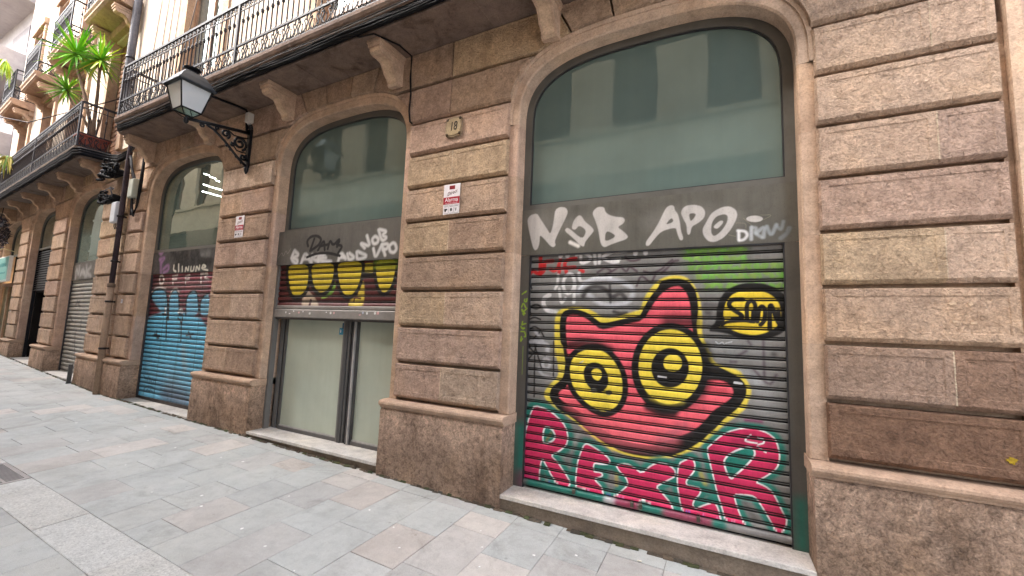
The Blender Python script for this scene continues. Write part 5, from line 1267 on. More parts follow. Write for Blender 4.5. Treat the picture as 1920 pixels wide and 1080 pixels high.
# first floor balcony
sl = MB(); XS = [-8.80, -6.76, -4.36, -1.96, 0.98]
for a, b in zip(XS[:-1], XS[1:]):
    prof = [(0.03, 4.46), (-0.435, 4.46), (-0.45, 4.468), (-0.455, 4.50), (-0.44, 4.52), (-0.455, 4.56), (-0.49, 4.60), (-0.515, 4.63), (-0.53, 4.66), (-0.53, 4.70), (-0.50, 4.715), (0.03, 4.72)]
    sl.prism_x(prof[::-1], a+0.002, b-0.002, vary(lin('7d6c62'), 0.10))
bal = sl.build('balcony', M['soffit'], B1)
jn = MB(); jn.box(-8.79, 0.97, -0.43, 0.028, 4.4635, 4.7, lin('b5a596')); jn.build('mortar_joint', M['smooth'], bal)
railing(bal, -8.755, 0.93, -0.49, 4.74, -0.02)
# upper wall and its balcony doors
uw = MB(); CR_ = lin('bfae9c')
doors = [(-7.55, 0.60), (-4.1, 0.60), (-0.6, 0.60), (2.6, 0.6)]
xs = [-9.4]
for c, h in doors: xs += [c-h, c+h]
xs.append(5.0)
for i in range(0, len(xs), 2): uw.box(xs[i], xs[i+1], 0.0, 0.32, 4.723, 8.4, vary(CR_, 0.03))
for c, h in doors: uw.box(c-h, c+h, 0.002, 0.32, 7.25, 8.4, vary(CR_, 0.02))
uw.box(-9.4, 5.0, -0.10, 0.32, 8.403, 8.62, vary(lin('c9b6a1'), .03)); uw.box(-9.4, 5.0, 0.0, 0.32, 8.623, 11.2, CR_)
uw.build('rendered_wall', M['render'], B1)
for c, h in doors:
    f = MB(); ST = lin('b09884')
    f.box(c-h-0.14, c-h+0.04, -0.03, 0.10, 4.725, 7.30, ST, 0.008); f.box(c+h-0.04, c+h+0.14, -0.03, 0.10, 4.725, 7.30, ST, 0.008)
    f.box(c-h-0.14, c+h+0.14, -0.04, 0.10, 7.302, 7.52, ST, 0.01)
    w = f.build('balcony_door', M['smooth'], B1)
    f = MB()
    for a, b in ((c-h+0.04, c-h+0.11), (c-0.05, c+0.05), (c+h-0.11, c+h-0.04)): f.box(a, b, 0.10, 0.16, 4.725, 7.25, WHITE, 0.006)
    for z in (4.73, 5.5, 7.15): 
        for a, b in ((c-h+0.112, c-0.052), (c+0.052, c+h-0.112)): f.box(a, b, 0.105, 0.155, z, z+0.10, WHITE, 0.006)
    f.build('door_frame', M['wood'], w)
    f = MB(); f.box(c-h+0.1, c+h-0.1, 0.128, 0.133, 4.73, 7.22); f.build('glass_pane', M['upglass'], w)
# added closure behind the facade, keeps light from leaking through
bx = MB(); bx.box(-9.4, 5.0, 1.6, 1.8, -0.2, 11.2, lin('5a544f')); bx.box(-9.4, 5.0, 0.322, 1.6, 4.50, 4.6, lin('8a8580')); bx.box(-9.4, 5.0, 0.322, 1.6, 11.1, 11.2, lin('8a8580'))
for xw in (-9.38, -6.0, -2.4, 1.2, 4.9): bx.box(xw-0.05, xw+0.05, 0.302, 1.6, -0.1, 4.5, lin('8d8983'))
bx.box(-9.4, 5, 0.322, 1.6, -0.2, 0.05, lin('77736e'))
bx.build('interior_closure', M['render'], B1)

def arch_sheet(mb, cx, a, b, y, zbot, inner=None, y2=None, col=WHITE):
    """filled arch shape (glass) or ring (frame)"""
    m = 40; O = se_pts(cx, a, b, m)
    if inner is None:
        ring = [(cx-a, zbot)]+O+[(cx+a, zbot)]
        vs = [(x, y, z) for x, z in ring]
        mb.add(vs, [tuple(range(len(ring)))[::-1]], col)
    else:
        I = se_pts(cx, inner[0], inner[1], m)
        for i in range(m):
            vs = [(O[i][0], y, O[i][1]), (O[i+1][0], y, O[i+1][1]), (I[i+1][0], y, I[i+1][1]), (I[i][0], y, I[i][1]), (I[i][0], y2, I[i][1]), (I[i+1][0], y2, I[i+1][1])]
            mb.add(vs, [(0, 1, 2, 3), (3, 2, 5, 4)], col)

def sheet_layers(pl): return pl

def arched_window(parent, cx, ztr, glassmat, zpan_top, fy=0.19, zb=0.125, label=None):
    """grey metal frame filling the arch with one big pane above the sign panel"""
    f = MB(); fi = (HO-0.068, IB-0.068)
    arch_sheet(f, cx, HO+0.004, IB+0.004, fy, 0, fi, fy+0.03)
    for s in (-1, 1):
        xa, xb = sorted((cx+s*(HO+0.004), cx+s*fi[0]))
        f.box(xa, xb, fy, fy+0.03, zpan_top, SPR)
    f.box(cx-fi[0], cx+fi[0], fy, fy+0.028, zpan_top, zpan_top+0.045)
    # thin dark gasket line
    w = f.build('window_frame', M['frame'], parent, label=label)
    gk = MB(); arch_sheet(gk, cx, fi[0], fi[1], fy+0.012, 0, (fi[0]-0.010, fi[1]-0.010), fy+0.026)
    for s in (-1, 1):
        xa, xb = sorted((cx+s*fi[0], cx+s*(fi[0]-0.010))); gk.box(xa, xb, fy+0.012, fy+0.026, zpan_top+0.045, SPR)
    gk.box(cx-fi[0]+0.01, cx+fi[0]-0.01, fy+0.012, fy+0.026, zpan_top+0.045, zpan_top+0.055)
    gk.build('gasket', M['darkframe'], w)
    gl = MB(); arch_sheet(gl, cx, fi[0]-0.002, fi[1]-0.002, fy+0.024, zpan_top+0.03); gl.build('glass_pane', glassmat, w)
    return w

def sill(parent, cx, zt, x0=None, x1=None, gy=-0.2, joint=False):
    s = MB(); x0 = x0 if x0 is not None else cx-HO; x1 = x1 if x1 is not None else cx+HO
    xs_ = [x0, (x0+x1)/2+0.1, x1] if joint else [x0, x1]
    for a, b in zip(xs_[:-1], xs_[1:]): s.box(a+0.001, b-0.001, -0.058, 0.30, zt-0.032, zt, vary(lin('c6c0b9'), .04), bev=0.003)
    o = s.build('door_sill', M['sill'], parent)
    r = MB(); r.box(x0, x1, -0.035, 0.30, gy, zt-0.033, lin('847a70')); r.build('riser', M['smooth'], o)
    return o

BASEG = lin('7c7975'); PANB = lin('5d5852')
# ---- right (red monster) opening
cx = C1
arched_window(B1, cx, 2.62, M['glass'], 2.625)
sheet('sign_panel', cx-HO-0.004, cx+HO+0.004, flat_rows(2.19, 2.624, 0.004), 0.004, 0.186, lin('5c5951'), PAINT['main_panel'], M['paint'], B1, 'grey metal sign panel sprayed with large white graffiti letters NOB APO')
LIME = '8fb02a'; TEALH = '0a6e5f'
def sc_lime():
    out = []; r_ = random.Random(5)
    for i in range(9):
        z = 1.83-i*0.052
        out.append(('s', LIME, 0.011, 0.003, 0.95, [v for q in range(4) for v in (-1.615+r_.uniform(-0.025, 0.03), z+r_.uniform(-0.03, 0.03))]))
    out.append(('s', LIME, 0.005, 0.003, 0.6, [-1.61, 1.35, -1.612, 1.10]))
    out.append(('s', TEALH, 0.10, 0.08, 0.9, [-1.60, 0.30, -1.60, 0.62]))
    out.append(('s', '7a3a5a', 0.06, 0.05, 0.5, [-1.59, 0.16, -1.59, 0.24]))
    return out
SHL = PAINT['main_shutter']
sh = sheet('roller_shutter', -1.574, 0.413, slat_rows(0.205, 2.188), 0.004, 0.215, BASEG, SHL, M['paint'], B1, 'roller shutter sprayed with a red monster with yellow eyes over pink REXER letters')
sheet('guide_rail', -1.664, -1.575, flat_rows(0.127, 2.189, 0.006), 0.006, 0.188, lin('56534d'), sc_lime(), M['paint'], sh)
sheet('guide_rail', 0.414, 0.501, flat_rows(0.127, 2.189, 0.006), 0.006, 0.188, lin('55524c'), [('s', TEALH, 0.07, 0.06, 0.85, [0.46, 0.16, 0.46, 0.42])], M['paint'], sh)
gb_ = MB(); gb_.box(-1.5745, -1.566, 0.19, 0.24, 0.127, 2.189); gb_.box(0.405, 0.4135, 0.19, 0.24, 0.127, 2.189); gb_.box(-1.574, 0.413, 0.1885, 0.24, 2.179, 2.1895); gb_.build('guide_edge', M['darkframe'], sh)
bar = MB(); bar.box(-1.566, 0.405, 0.232, 0.25, 0.127, 0.21, lin('1b1918')); bar.build('backing', M['darkframe'], sh)
brl = [('s', TEALH, 0.07, 0.03, 0.9, [-1.5, 0.17, -0.85, 0.17]), ('s', 'c8c2c4', 0.05, 0.02, 0.8, [-0.83, 0.17, -0.78, 0.17]), ('s', '9b2a52', 0.06, 0.03, 0.8, [-0.74, 0.17, -0.6, 0.17]), ('s', TEALH, 0.07, 0.03, 0.9, [-0.55, 0.17, -0.42, 0.17]), ('s', '9b2a52', 0.06, 0.03, 0.7, [-0.38, 0.17, -0.1, 0.17]), ('s', TEALH, 0.06, 0.02, 0.9, [-0.04, 0.17, 0.0, 0.17]), ('s', '8d8a88', 0.06, 0.03, 0.8, [0.05, 0.17, 0.4, 0.17])]
sheet('bottom_rail', -1.566, 0.405, [(0.140, 0.02, 0.5), (0.143, 0.0, 0), (0.150, -0.012, 0), (0.162, -0.018, 0), (0.176, -0.018, 0), (0.186, -0.012, 0), (0.192, 0.0, 0), (0.196, 0.02, 1)], 0.006, 0.212, lin('5e5a57'), brl, M['paint'], sh)
for i, x in enumerate((-1.10, -0.63, -0.565, -0.16)):
    lk = MB(); lk.box(x-0.012, x+0.012, 0.175, 0.197, 0.165, 0.205, lin('9a9688'), 0.004); lk.tube([(x-0.008, 0.186, 0.204), (x-0.007, 0.186, 0.222), (x+0.007, 0.186, 0.222), (x+0.008, 0.186, 0.204)], 0.003, 6, lin('b0aca0')); lk.build('padlock', M['galv'], sh)
sill(B1, cx, 0.125, gy=-0.25)

# ---- middle opening
cx = C2_
arched_window(B1, cx, 2.66, M['glass'], 2.665, fy=0.19)
bxm = MB(); bxm.box(-5.255, -3.050, 0.122, 0.30, 2.222, 2.664, lin('57534e')); pb = bxm.build('sign_panel', M['metalpaint'], B1, label='grey boxed sign panel with black DAMS and white graffiti tags')
sheet('painted_face', -5.257, -3.048, flat_rows(2.220, 2.666, 0.0045), 0.0045, 0.119, lin('5b5751'), PAINT['mid_panel'], M['paint'], pb)
sh = sheet('roller_shutter', -5.165, -3.085, slat_rows(1.70, 2.225), 0.0045, 0.16, lin('562524'), PAINT['mid_shutter'], M['paint'], B1, 'half raised roller shutter with yellow drips on maroon')
r_ = MB()
for (za, zb_, y0) in ((1.655, 1.70, 0.150), (1.545, 1.650, 0.135)):
    pr = [(y0+0.05, za), (y0+0.006, za), (y0, za+0.008), (y0, zb_-0.012), (y0+0.012, zb_), (y0+0.05, zb_)]
    r_.prism_x(pr[::-1], -5.17, -3.08, lin('8d8781'))
r_.box(-5.16, -3.09, 0.15, 0.165, 1.52, 1.545, lin('4a4542'))
rb = r_.build('bottom_rail', M['metalpaint'], sh)
stk = MB(); rr_ = random.Random(3)
for x in [-4.95, -4.88, -4.8, -4.7, -4.62, -4.5, -4.2, -4.13, -4.07, -3.65, -3.6, -3.54, -3.42, -3.38]:
    w_ = rr_.uniform(0.015, 0.035); h_ = rr_.uniform(0.015, 0.035); z_ = 1.60+rr_.uniform(-.015, .015)
    stk.add([(x, 0.1335, z_), (x+w_, 0.1335, z_+0.004), (x+w_-0.004, 0.1335, z_+h_), (x-0.004, 0.1335, z_+h_*0.8)], [(0, 1, 2, 3)], rr_.choice((lin('d9d6d2'), lin('d8a9a2'), lin('b3b9c8'), lin('e8e6e2'))))
stk.build('sticker', M['sign'], sh)
for xa, xb in ((-5.205, -5.168), (-3.078, -3.05)): gr_ = MB(); gr_.box(xa, xb, 0.135, 0.20, 0.127, 2.22, lin('6e6a65')); gr_.build('guide_rail', M['metalpaint'], sh)
dw = MB()
for (a, b, y, c) in ((-5.166, -5.10, .235, '6a6764'), (-5.10, -5.06, .25, '1c1b1c'), (-5.06, -5.035, .235, '55524f'), (-3.985, -3.955, .225, '6c6965'), (-3.952, -3.90, .215, '4c4a49'), (-3.897, -3.875, .23, '6c6965'), (-3.872, -3.83, .26, '1a191a'), (-3.827, -3.79, .22, '3b393a'), (-3.787, -3.765, .205, 'a09c98'), (-3.762, -3.742, .225, '4b4948'), (-3.085, -3.05, .225, '4b4948')):
    dw.box(a, b, y, 0.29, 0.127, 2.2, lin(c), 0.002)
for (a, b) in ((-5.034, -3.986), (-3.741, -3.086)):
    dw.box(a, b, 0.228, 0.29, 0.127, 0.175, lin('5a5755'), 0.003); dw.box(a, b, 0.24, 0.29, 0.176, 0.19, lin('a5a19c'))
door = dw.build('glass_door', M['metalpaint'], B1, label='pair of glazed doors behind whitened glass')
gp_ = MB(); gp_.box(-5.034, -3.986, 0.255, 0.262, 0.19, 2.2); gp_.box(-3.741, -3.086, 0.255, 0.262, 0.19, 2.2); gp_.build('glass_pane', M['glassdoor'], door)
st = MB(); st.box(-4.085, -4.015, 0.2535, 0.2545, 1.36, 1.44, lin('2b88a8')); st.box(-4.04, -4.018, 0.2530, 0.2535, 1.43, 1.5, lin('27506a')); st.box(-4.07, -4.055, 0.2525, 0.2530, 1.385, 1.42, lin('e8e8e8')); st.build('sticker', M['sign'], door)
sill(B1, cx, 0.135, gy=-0.15, joint=True)

# ---- third (blue) opening
cx = C3_
arched_window(B1, cx, 2.6, M['glassclear'], 2.575)
sheet('sign_panel', cx-HO-0.004, cx+HO+0.004, flat_rows(2.205, 2.574, 0.007), 0.007, 0.186, lin('3b3937'), PAINT['third_panel'], M['paint'], B1, 'dark sign panel with purple, black and white graffiti scrawls')
sh = sheet('roller_shutter', cx-HO+0.035, cx+HO-0.035, slat_rows(0.18, 2.203, fine=False), 0.007, 0.21, lin('6a3038'), PAINT['third_shutter'], M['paint'], B1, 'roller shutter painted bright blue with black outlined humps', vlines=[-8.16, -7.63, -7.60, -7.1])
for s in (-1, 1):
    f = MB(); xa, xb = sorted((cx+s*(HO+0.003), cx+s*(HO-0.036))); f.box(xa, xb, 0.187, 0.25, 0.13, 2.203); f.build('guide_rail', M['darkframe'], sh)
f = MB(); f.box(cx-1.04, cx+1.04, 0.19, 0.235, 0.131, 0.178, lin('7a6a66')); f.build('bottom_rail', M['galv'], sh)
sill(B1, cx, 0.13, gy=-0.1)
f = MB()
for (x, z, l) in ((-8.52, 4.16, .10), (-8.30, 4.07, .10), (-8.08, 3.97, .06), (-8.49, 3.95, .07), (-8.37, 3.91, .50), (-8.50, 3.82, .08), (-8.31, 3.77, .28)):
    f.tube([(x, 0.7, z), (x, 0.7+l, z)], 0.009, 6)
tl = f.build('ceiling_light', M['lamp'], B1, label='row of small lit tubes glowing inside behind the arched pane')

# ================================================================== APARTMENT BUILDING (farther, turned 4 degrees)
B2 = thing('apartment_building', 'cream and sandstone apartment house with balconies, beyond the drainpipe', 'building', (-9.4, 0, 0), R(-4))
O4, O5, O6 = -2.50, -5.83, -9.12
gb2 = -0.02*(-9.4+1.6)
def pier2(xl, xr, ol, or_, kl, kr, cl, cr, gg):
    pier(B2, xl, xr, ol, or_, tf_rand, lambda k: ([(xl+xr)/2+0.05] if (k % 2 and xr-xl > 1.0) else []), 0, kl, kr, cl, cr, gg)
pier2(O4+HB, -0.06, O4+HO, -0.03, 'arch', 'flat', O4, None, 0.0)
pier2(O5+HB, O4-HB, O5+HO, O4-HO, 'arch', 'arch', O5, O4, 0.05)
pier2(O6+HB, O5-HB, O6+HO, O5-HO, 'arch', 'arch', O6, O5, 0.1)
pier2(-11.3, O6-HB, -11.4, O6-HO, 'flat', 'arch', None, O6, 0.2)
for c, ea, eb in ((O4, (O4+O5)/2+0.003, -0.06), (O5, (O5+O6)/2+0.003, (O4+O5)/2-0.003), (O6, -11.3, (O5+O6)/2-0.003)): arch_parts(B2, c, vary(SA, .04), ea, eb)
for i in range(7):
    if i == 0:
        mb = MB(); corbel(mb, 0, vary(SA, .05)); cc1 = mb.build('corbel', M['smooth'], B2); cc1.location = (-1.45, 0, -0.03)
    else: copy_part(cc1, B2, (-1.45-1.53*i, 0, -0.03))
sl = MB()
prof = [(0.03, 4.43), (-0.44, 4.43), (-0.455, 4.47), (-0.44, 4.50), (-0.49, 4.54), (-0.53, 4.57), (-0.53, 4.60), (0.03, 4.62)]
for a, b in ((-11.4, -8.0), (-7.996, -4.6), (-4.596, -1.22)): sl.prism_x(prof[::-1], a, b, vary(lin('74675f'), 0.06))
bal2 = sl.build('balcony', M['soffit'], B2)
railing(bal2, -11.2, -1.27, -0.49, 4.64, -0.02, step=0.115)
# walls above
uw = MB(); d2 = [(-9.55, .55), (-6.85, .55), (-4.15, .55), (-1.45, .55)]
for (z0, z1, zt_) in ((4.623, 7.2, 7.5), (7.503, 10.2, 11.0)):
    xs = [-11.4]
    for c, h in d2: xs += [c-h, c+h]
    xs.append(-0.02)
    for i in range(0, len(xs), 2): uw.box(xs[i], xs[i+1], 0.0, 0.30, z0, zt_, vary(lin('c6b5a3'), 0.03))
    for c, h in d2: uw.box(c-h, c+h, 0.002, 0.30, z1, zt_, vary(lin('c6b5a3'), 0.03))
uw.box(-11.4, -0.02, 0, 0.3, 11.003, 13.5, lin('c6b5a3'))
uw.build('rendered_wall', M['render'], B2)
for z0, z1 in ((4.625, 7.2), (7.65, 10.2)):
    for c, h in d2:
        f = MB(); ST = lin('a99484')
        f.box(c-h-0.16, c-h+0.03, -0.05, 0.10, z0, z1+0.05, ST, 0.01); f.box(c+h-0.03, c+h+0.16, -0.05, 0.10, z0, z1+0.05, ST, 0.01); f.box(c-h-0.2, c+h+0.2, -0.10, 0.10, z1+0.052, z1+0.25, ST, 0.012)
        w = f.build('balcony_door', M['smooth'], B2)
        f = MB()
        for a, b in ((c-h+0.03, c-0.01), (c+0.01, c+h-0.03)):
            f.box(a, b, 0.11, 0.15, z0, z1, vary(lin('9a8f88', 2.0), .05), 0.004)
            for q in range(22): f.box(a+0.05, b-0.05, 0.100, 0.109, z0+0.1+q*(z1-z0-0.2)/22, z0+0.1+(q+0.55)*(z1-z0-0.2)/22, vary(lin('9a8f88', 2.0), .05))
        f.build('shutter', M['wood'], w)
for c, h in d2:
    mb = MB()
    pf = [(0.03, 7.40), (-0.42, 7.46), (-0.46, 7.50), (-0.46, 7.54), (-0.49, 7.58), (-0.49, 7.62), (0.03, 7.63)]
    mb.prism_x(pf[::-1], c-0.78, c+0.78, vary(lin('a58f80'), .04))
    b_ = mb.build('balcony', M['smooth'], B2)
    railing(b_, c-0.74, c+0.74, -0.44, 7.66, -0.02, step=0.1)
    for s in (-0.62, 0.62):
        q = copy_part(cc1, B2, (c+s, 0, 2.93))
bx = MB(); bx.box(-11.4, -0.02, 1.6, 1.8, 0, 13.5, lin('4a4542')); bx.box(-11.4, -0.02, 0.302, 1.6, 4.5, 4.6, lin('77726c')); bx.box(-11.4, -0.02, 0.302, 1.8, 13.4, 13.5, lin('77726c'))  # added closure for this house too, stops light leaking through
for xw in (-0.1, -4.15, -7.5, -11.3): bx.box(xw-0.05, xw+0.05, 0.302, 1.6, 0, 4.5, lin('3d3937'))
bx.build('interior_closure', M['render'], B2)
# opening 4
cx = O4
arched_window(B2, cx, 2.6, M['glass'], 2.56)
sheet('sign_panel', cx-HO-0.004, cx+HO+0.004, flat_rows(2.215, 2.559, 0.01), 0.01, 0.186, lin('5f5b56'), PAINT['fourth_panel'], M['paint'], B2, 'grey sign panel with one blurred white tag')
sh = sheet('roller_shutter', cx-HO+0.035, cx+HO-0.035, slat_rows(0.24, 2.213, pitch=0.085, fine=False), 0.01, 0.21, lin('a19d94'), PAINT['fourth_shutter'], M['paint'], B2, 'plain grey roller shutter with a few scribbles')
for s in (-1, 1):
    f = MB(); xa, xb = sorted((cx+s*(HO+0.003), cx+s*(HO-0.036))); f.box(xa, xb, 0.187, 0.25, 0.21, 2.213); f.build('guide_rail', M['darkframe'], sh)
sill(B2, cx, 0.235, gy=0.0)
# opening 5: louvre over an open dark doorway
cx = O5
arched_window(B2, cx, 3.2, M['upglass'], 3.12)
lv = MB()
for s in (-1, 1):
    xa, xb = sorted((cx+s*(HO+0.003), cx+s*(HO-0.05))); lv.box(xa, xb, 0.19, 0.25, 0.29, 3.12)
for i in range(17): 
    z = 2.05+i*0.062
    lv.add([(cx-1.03, 0.20, z), (cx+1.03, 0.20, z), (cx+1.03, 0.24, z+0.05), (cx-1.03, 0.24, z+0.05)], [(0, 1, 2, 3)]); lv.add([(cx-1.03, 0.202, z-0.006), (cx+1.03, 0.202, z-0.006), (cx+1.03, 0.202, z), (cx-1.03, 0.202, z)], [(0, 1, 2, 3)])
lv.build('louvre', M['black'], B2)
bl = MB(); bl.box(cx-1.03, cx+1.03, 0.255, 0.27, 2.0, 3.14, lin('111111')); bl.box(cx-1.03, cx+1.03, 0.9, 0.92, 0.2, 2.0, lin('15120f')); bl.box(cx-1.05, cx-1.03, 0.26, 0.9, 0.2, 2.0, lin('191513')); bl.box(cx+1.03, cx+1.05, 0.26, 0.9, 0.2, 2.0, lin('191513')); bl.build('unlit_interior', M['cable'], B2)  # near-black panels put the shade of the unlit interior into the colour
dd = MB(); dd.box(cx-0.9, cx-0.05, 0.72, 0.77, 0.3, 1.98, WHITE, 0.004); dd.box(cx+0.02, cx+0.6, 0.45, 0.50, 0.3, 1.0, WHITE, 0.004); dd.build('door_leaf', M['darkframe'], B2)
sill(B2, cx, 0.29, gy=0.05)
# opening 6: shop front
cx = O6
arched_window(B2, cx, 3.2, M['upglass'], 3.12)
sf = MB()
for a, b in ((cx-1.07, cx-0.97), (cx-0.2, cx-0.12), (cx+0.86, cx+1.07)): sf.box(a, b, 0.12, 0.2, 0.3, 2.3, WHITE, 0.005)
sf.box(cx-0.96, cx+0.85, 0.125, 0.2, 0.3, 0.6, WHITE, 0.005); sf.box(cx-0.96, cx+0.85, 0.125, 0.2, 2.2, 2.3, WHITE, 0.005)
s_ = sf.build('shop_window', M['wood'], B2)
gl = MB(); gl.box(cx-0.96, cx+0.85, 0.16, 0.165, 0.6, 2.2); gl.build('glass_pane', M['glassclear'], s_)
sh_ = MB()
for i in range(5):
    for j in range(6): sh_.box(cx-0.8+j*0.27, cx-0.68+j*0.27, 0.4, 0.5, 0.7+i*0.3, 0.85+i*0.3, vary(lin('d8c49a'), .3))
sh_.build('lit_shelf', M['shoplight'], s_)
bb = MB(); bb.box(cx-1.05, cx+1.05, 0.9, 0.92, 0.2, 3.2, lin('8a6a45')); bb.build('shop_back', M['render'], s_)
sill(B2, cx, 0.30, gy=0.1)

# teal fascia sign and dark hanging cluster
sg = thing('shop_sign', 'pale teal fascia sign over the far shop window', 'sign', (0, 0, 0))
def b2w(x, y, z):
    a = R(-4); return (-9.4+x*math.cos(a)-y*math.sin(a), x*math.sin(a)+y*math.cos(a), z)
sg.location = b2w(-9.1, -0.06, 2.3); sg.rotation_euler = (0, 0, R(-4))
mb = MB(); mb.box(-1.02, 0.98, -0.05, 0.02, 0.0, 0.72, lin('cfcfca'), 0.008); mb.build('sign_case', M['plastic'], sg)
mb = MB(); mb.box(-0.98, 0.94, -0.056, -0.051, 0.05, 0.68, lin('7fb5ae')); mb.build('sign_face', M['sign'], sg)
mb = MB(); rr_ = random.Random(9)
for row, h in ((0.42, 0.12), (0.22, 0.06)):
    x = -0.75
    while x < 0.7:
        w_ = rr_.uniform(0.04, 0.09); mb.box(x, x+w_, -0.0585, -0.0565, row, row+h*rr_.uniform(.7, 1), lin('4c8f90')); x += w_+0.035
mb.build('faded_lettering', M['sign'], sg)
sp = thing('spotlight', 'small spotlight arm above the teal shop sign', 'lamp', b2w(-8.35, -0.05, 3.15), R(-4))
mb = MB(); mb.tube([(0, 0.05, 0), (0, -0.15, 0.05), (0, -0.3, 0.0)], 0.012, 6, lin('d8d0a0')); mb.build('arm', M['plastic'], sp)
mb = MB(); mb.lathe((0, -0.3, -0.06), [(0.02, 0.06), (0.05, 0.02), (0.06, -0.05)], 10, lin('e6e2d8')); mb.build('lamp_head', M['plastic'], sp)
hc = MB(); rr_ = random.Random(12)
for i in range(900):
    th_ = rr_.uniform(0, 2*math.pi); ph = math.acos(rr_.uniform(-1, 1)); r0 = rr_.uniform(0.6, 1)
    c = Vector((0.32*r0*math.sin(ph)*math.cos(th_), 0.22*r0*math.sin(ph)*math.sin(th_), 0.5*r0*math.cos(ph)))
    a = Vector((rr_.uniform(-1, 1), rr_.uniform(-1, 1), rr_.uniform(-1, 0.3))).normalized()*rr_.uniform(0.03, 0.07); b = a.cross(Vector((rr_.uniform(-1, 1), 0.3, 1))).normalized()*0.018
    hc.add([c-a, c+b, c+a, c-b], [(0, 1, 2, 3)], vary(lin('2b2530') if rr_.random() < 0.93 else lin('a59aa8'), .3, rr_))
hc.tube([(0, 0, 0.45), (0, 0.02, 0.75)], 0.01, 5, lin('201c20'))
o = hc.build('hanging_plant', M['leaf'], None, label='dark hanging plant under the balcony above the teal sign', cat='plant'); o.location = b2w(-8.55, -0.32, 3.62)

# small grey plate leaning at the plinth
mb = MB(); mb.box(-0.008, 0.008, -0.06, 0.0, 0, 0.34, lin('a6a8aa'), 0.004); mb.box(-0.014, 0.014, -0.065, 0.008, -0.01, 0.012, lin('8a8c8e')); o = mb.build('metal_guard', M['galv'], None, label='low grey metal guard plate standing at the step of the plain grey shutter', cat='guard plate'); o.location = b2w(O4+HO-0.03, -0.07, gz(-10.8)+0.01); o.rotation_euler = (0, 0, R(-4))

# ================================================================== WHITE BUILDING far left
B3 = thing('white_building', 'bright white modern apartment block with long horizontal balcony bands at the end of the street', 'building', (-21, 1.0, gz(-21)))
mb = MB(); WC = lin('a8a2a2')
mb.box(-30, 0, 0, 6, -0.6, 18, WC); mb.build('wall', M['render'], B3)
for z in (3.2, 6.1, 9.0, 11.9, 14.8):
    mb = MB(); mb.box(-30, -0.4, -0.9, -0.001, z, z+0.16, WC); mb.box(-30, -0.4, -0.98, -0.901, z-0.05, z+0.95, WC); mb.box(-0.48, -0.4, -0.9, -0.001, z+0.161, z+0.95, WC); mb.build('balcony', M['render'], B3)
    for xw in (-1.8, -5.2, -8.6, -12):
        mb = MB(); mb.box(xw-0.9, xw+0.9, -0.02, -0.002, z+0.17, z+2.3, lin('6f6668')); mb.build('balcony_window', M['plastic'], B3)  # windows coloured darker to carry the shadow band behind the parapets

B5 = thing('distant_building', 'pale house closing the far end of the street', 'building', (-50, -1, gz(-50)))
mb = MB(); mb.box(-4, 0, -9, 9, -0.6, 15, lin('cfc4b6'))
for z in (4.2, 7.4, 10.6, 14.6): mb.box(0.001, 0.25, -9, 9, z, z+0.25, lin('c2b5a5'))
mb.build('wall', M['render'], B5)
for z in (1.0, 4.9, 8.1, 11.3):
    for y in (-7, -4.5, -2, 0.5, 3, 5.5):
        mb = MB(); mb.box(0.001, 0.03, y-0.5, y+0.5, z, z+1.9, lin('5b5a58')); mb.build('window', M['upglass'], B5)

# ================================================================== OPPOSITE BUILDING (seen reflected in the panes)
B4 = thing('opposite_building', 'pale rendered house across the street, seen reflected in the shop panes', 'building', (-4, -4.05, gz(-4, -4.0)))
def b4box(mb, x0, x1, y0, y1, z0, z1, col): mb.box(x0+4, x1+4, y0, y1, z0-B4.location.z, z1-B4.location.z, col)
mb = MB(); OC = lin('d8cdbd')
wx = [(-1.86+1.7*i, -1.03+1.7*i) for i in range(-16, 3)]
b4box(mb, -60, 2.4, -0.4, 0, -0.5, 0.6, lin('8f867c')); b4box(mb, -60, 2.4, -0.4, 0, 4.62, 5.42, OC); b4box(mb, -60, 2.4, -0.4, 0.06, 5.422, 5.50, lin('c9bda9'))  # wall ends early on the right, shaped to let more sky onto the pier
for z0, z1, z2 in ((5.502, 7.1, 8.2), (8.202, 9.5, 10.0)):
    px_ = -60
    for a, b in wx: b4box(mb, px_, a, -0.4, 0, z0, z1, OC); px_ = b
    b4box(mb, px_, 2.4, -0.4, 0, z0, z1, OC); b4box(mb, -60, 2.4, -0.4, 0, z1+0.002, z2, OC)
px_ = -60
for i in range(9):
    a = -30+i*3.6; b = a+1.9; b4box(mb, px_, a, -0.4, 0, 0.602, 4.618, lin('a79c90')); px_ = b
b4box(mb, px_, 2.4, -0.4, 0, 0.602, 4.618, lin('a79c90'))
b4box(mb, -60, 2.4, -4, -3.9, -0.5, 10.0, OC); b4box(mb, -60, 2.4, -3.9, -0.402, 9.9, 10.0, OC)
mb.build('wall', M['render'], B4)
wp = None
for z0, z1 in ((5.502, 7.1), (8.202, 9.5)):
    for a, b in wx:
        f = MB(); w_ = b-a; h_ = z1-z0
        f.box(0, 0.05, -0.2, -0.12, 0, h_, lin('5c4a3c')); f.box(w_-0.05, w_, -0.2, -0.12, 0, h_, lin('5c4a3c')); f.box(w_/2-0.03, w_/2+0.03, -0.2, -0.12, 0, h_, lin('5c4a3c')); f.box(0.05, w_-0.05, -0.17, -0.16, 0, h_, lin('2a3030'))
        o = f.build('window', M['plastic'], B4); o.location = (a+4, 0, z0-B4.location.z)
for i in range(9):
    a = -30+i*3.6
    f = MB(); f.box(0, 1.9, -0.3, -0.2, 0, 4.0, lin('5f6664')); 
    for q in range(30): f.box(0.05, 1.85, -0.199, -0.19, q*0.13+0.02, q*0.13+0.10, lin('6b706e'))
    o = f.build('shop_shutter', M['plastic'], B4); o.location = (a+4, 0, 0.61-B4.location.z)

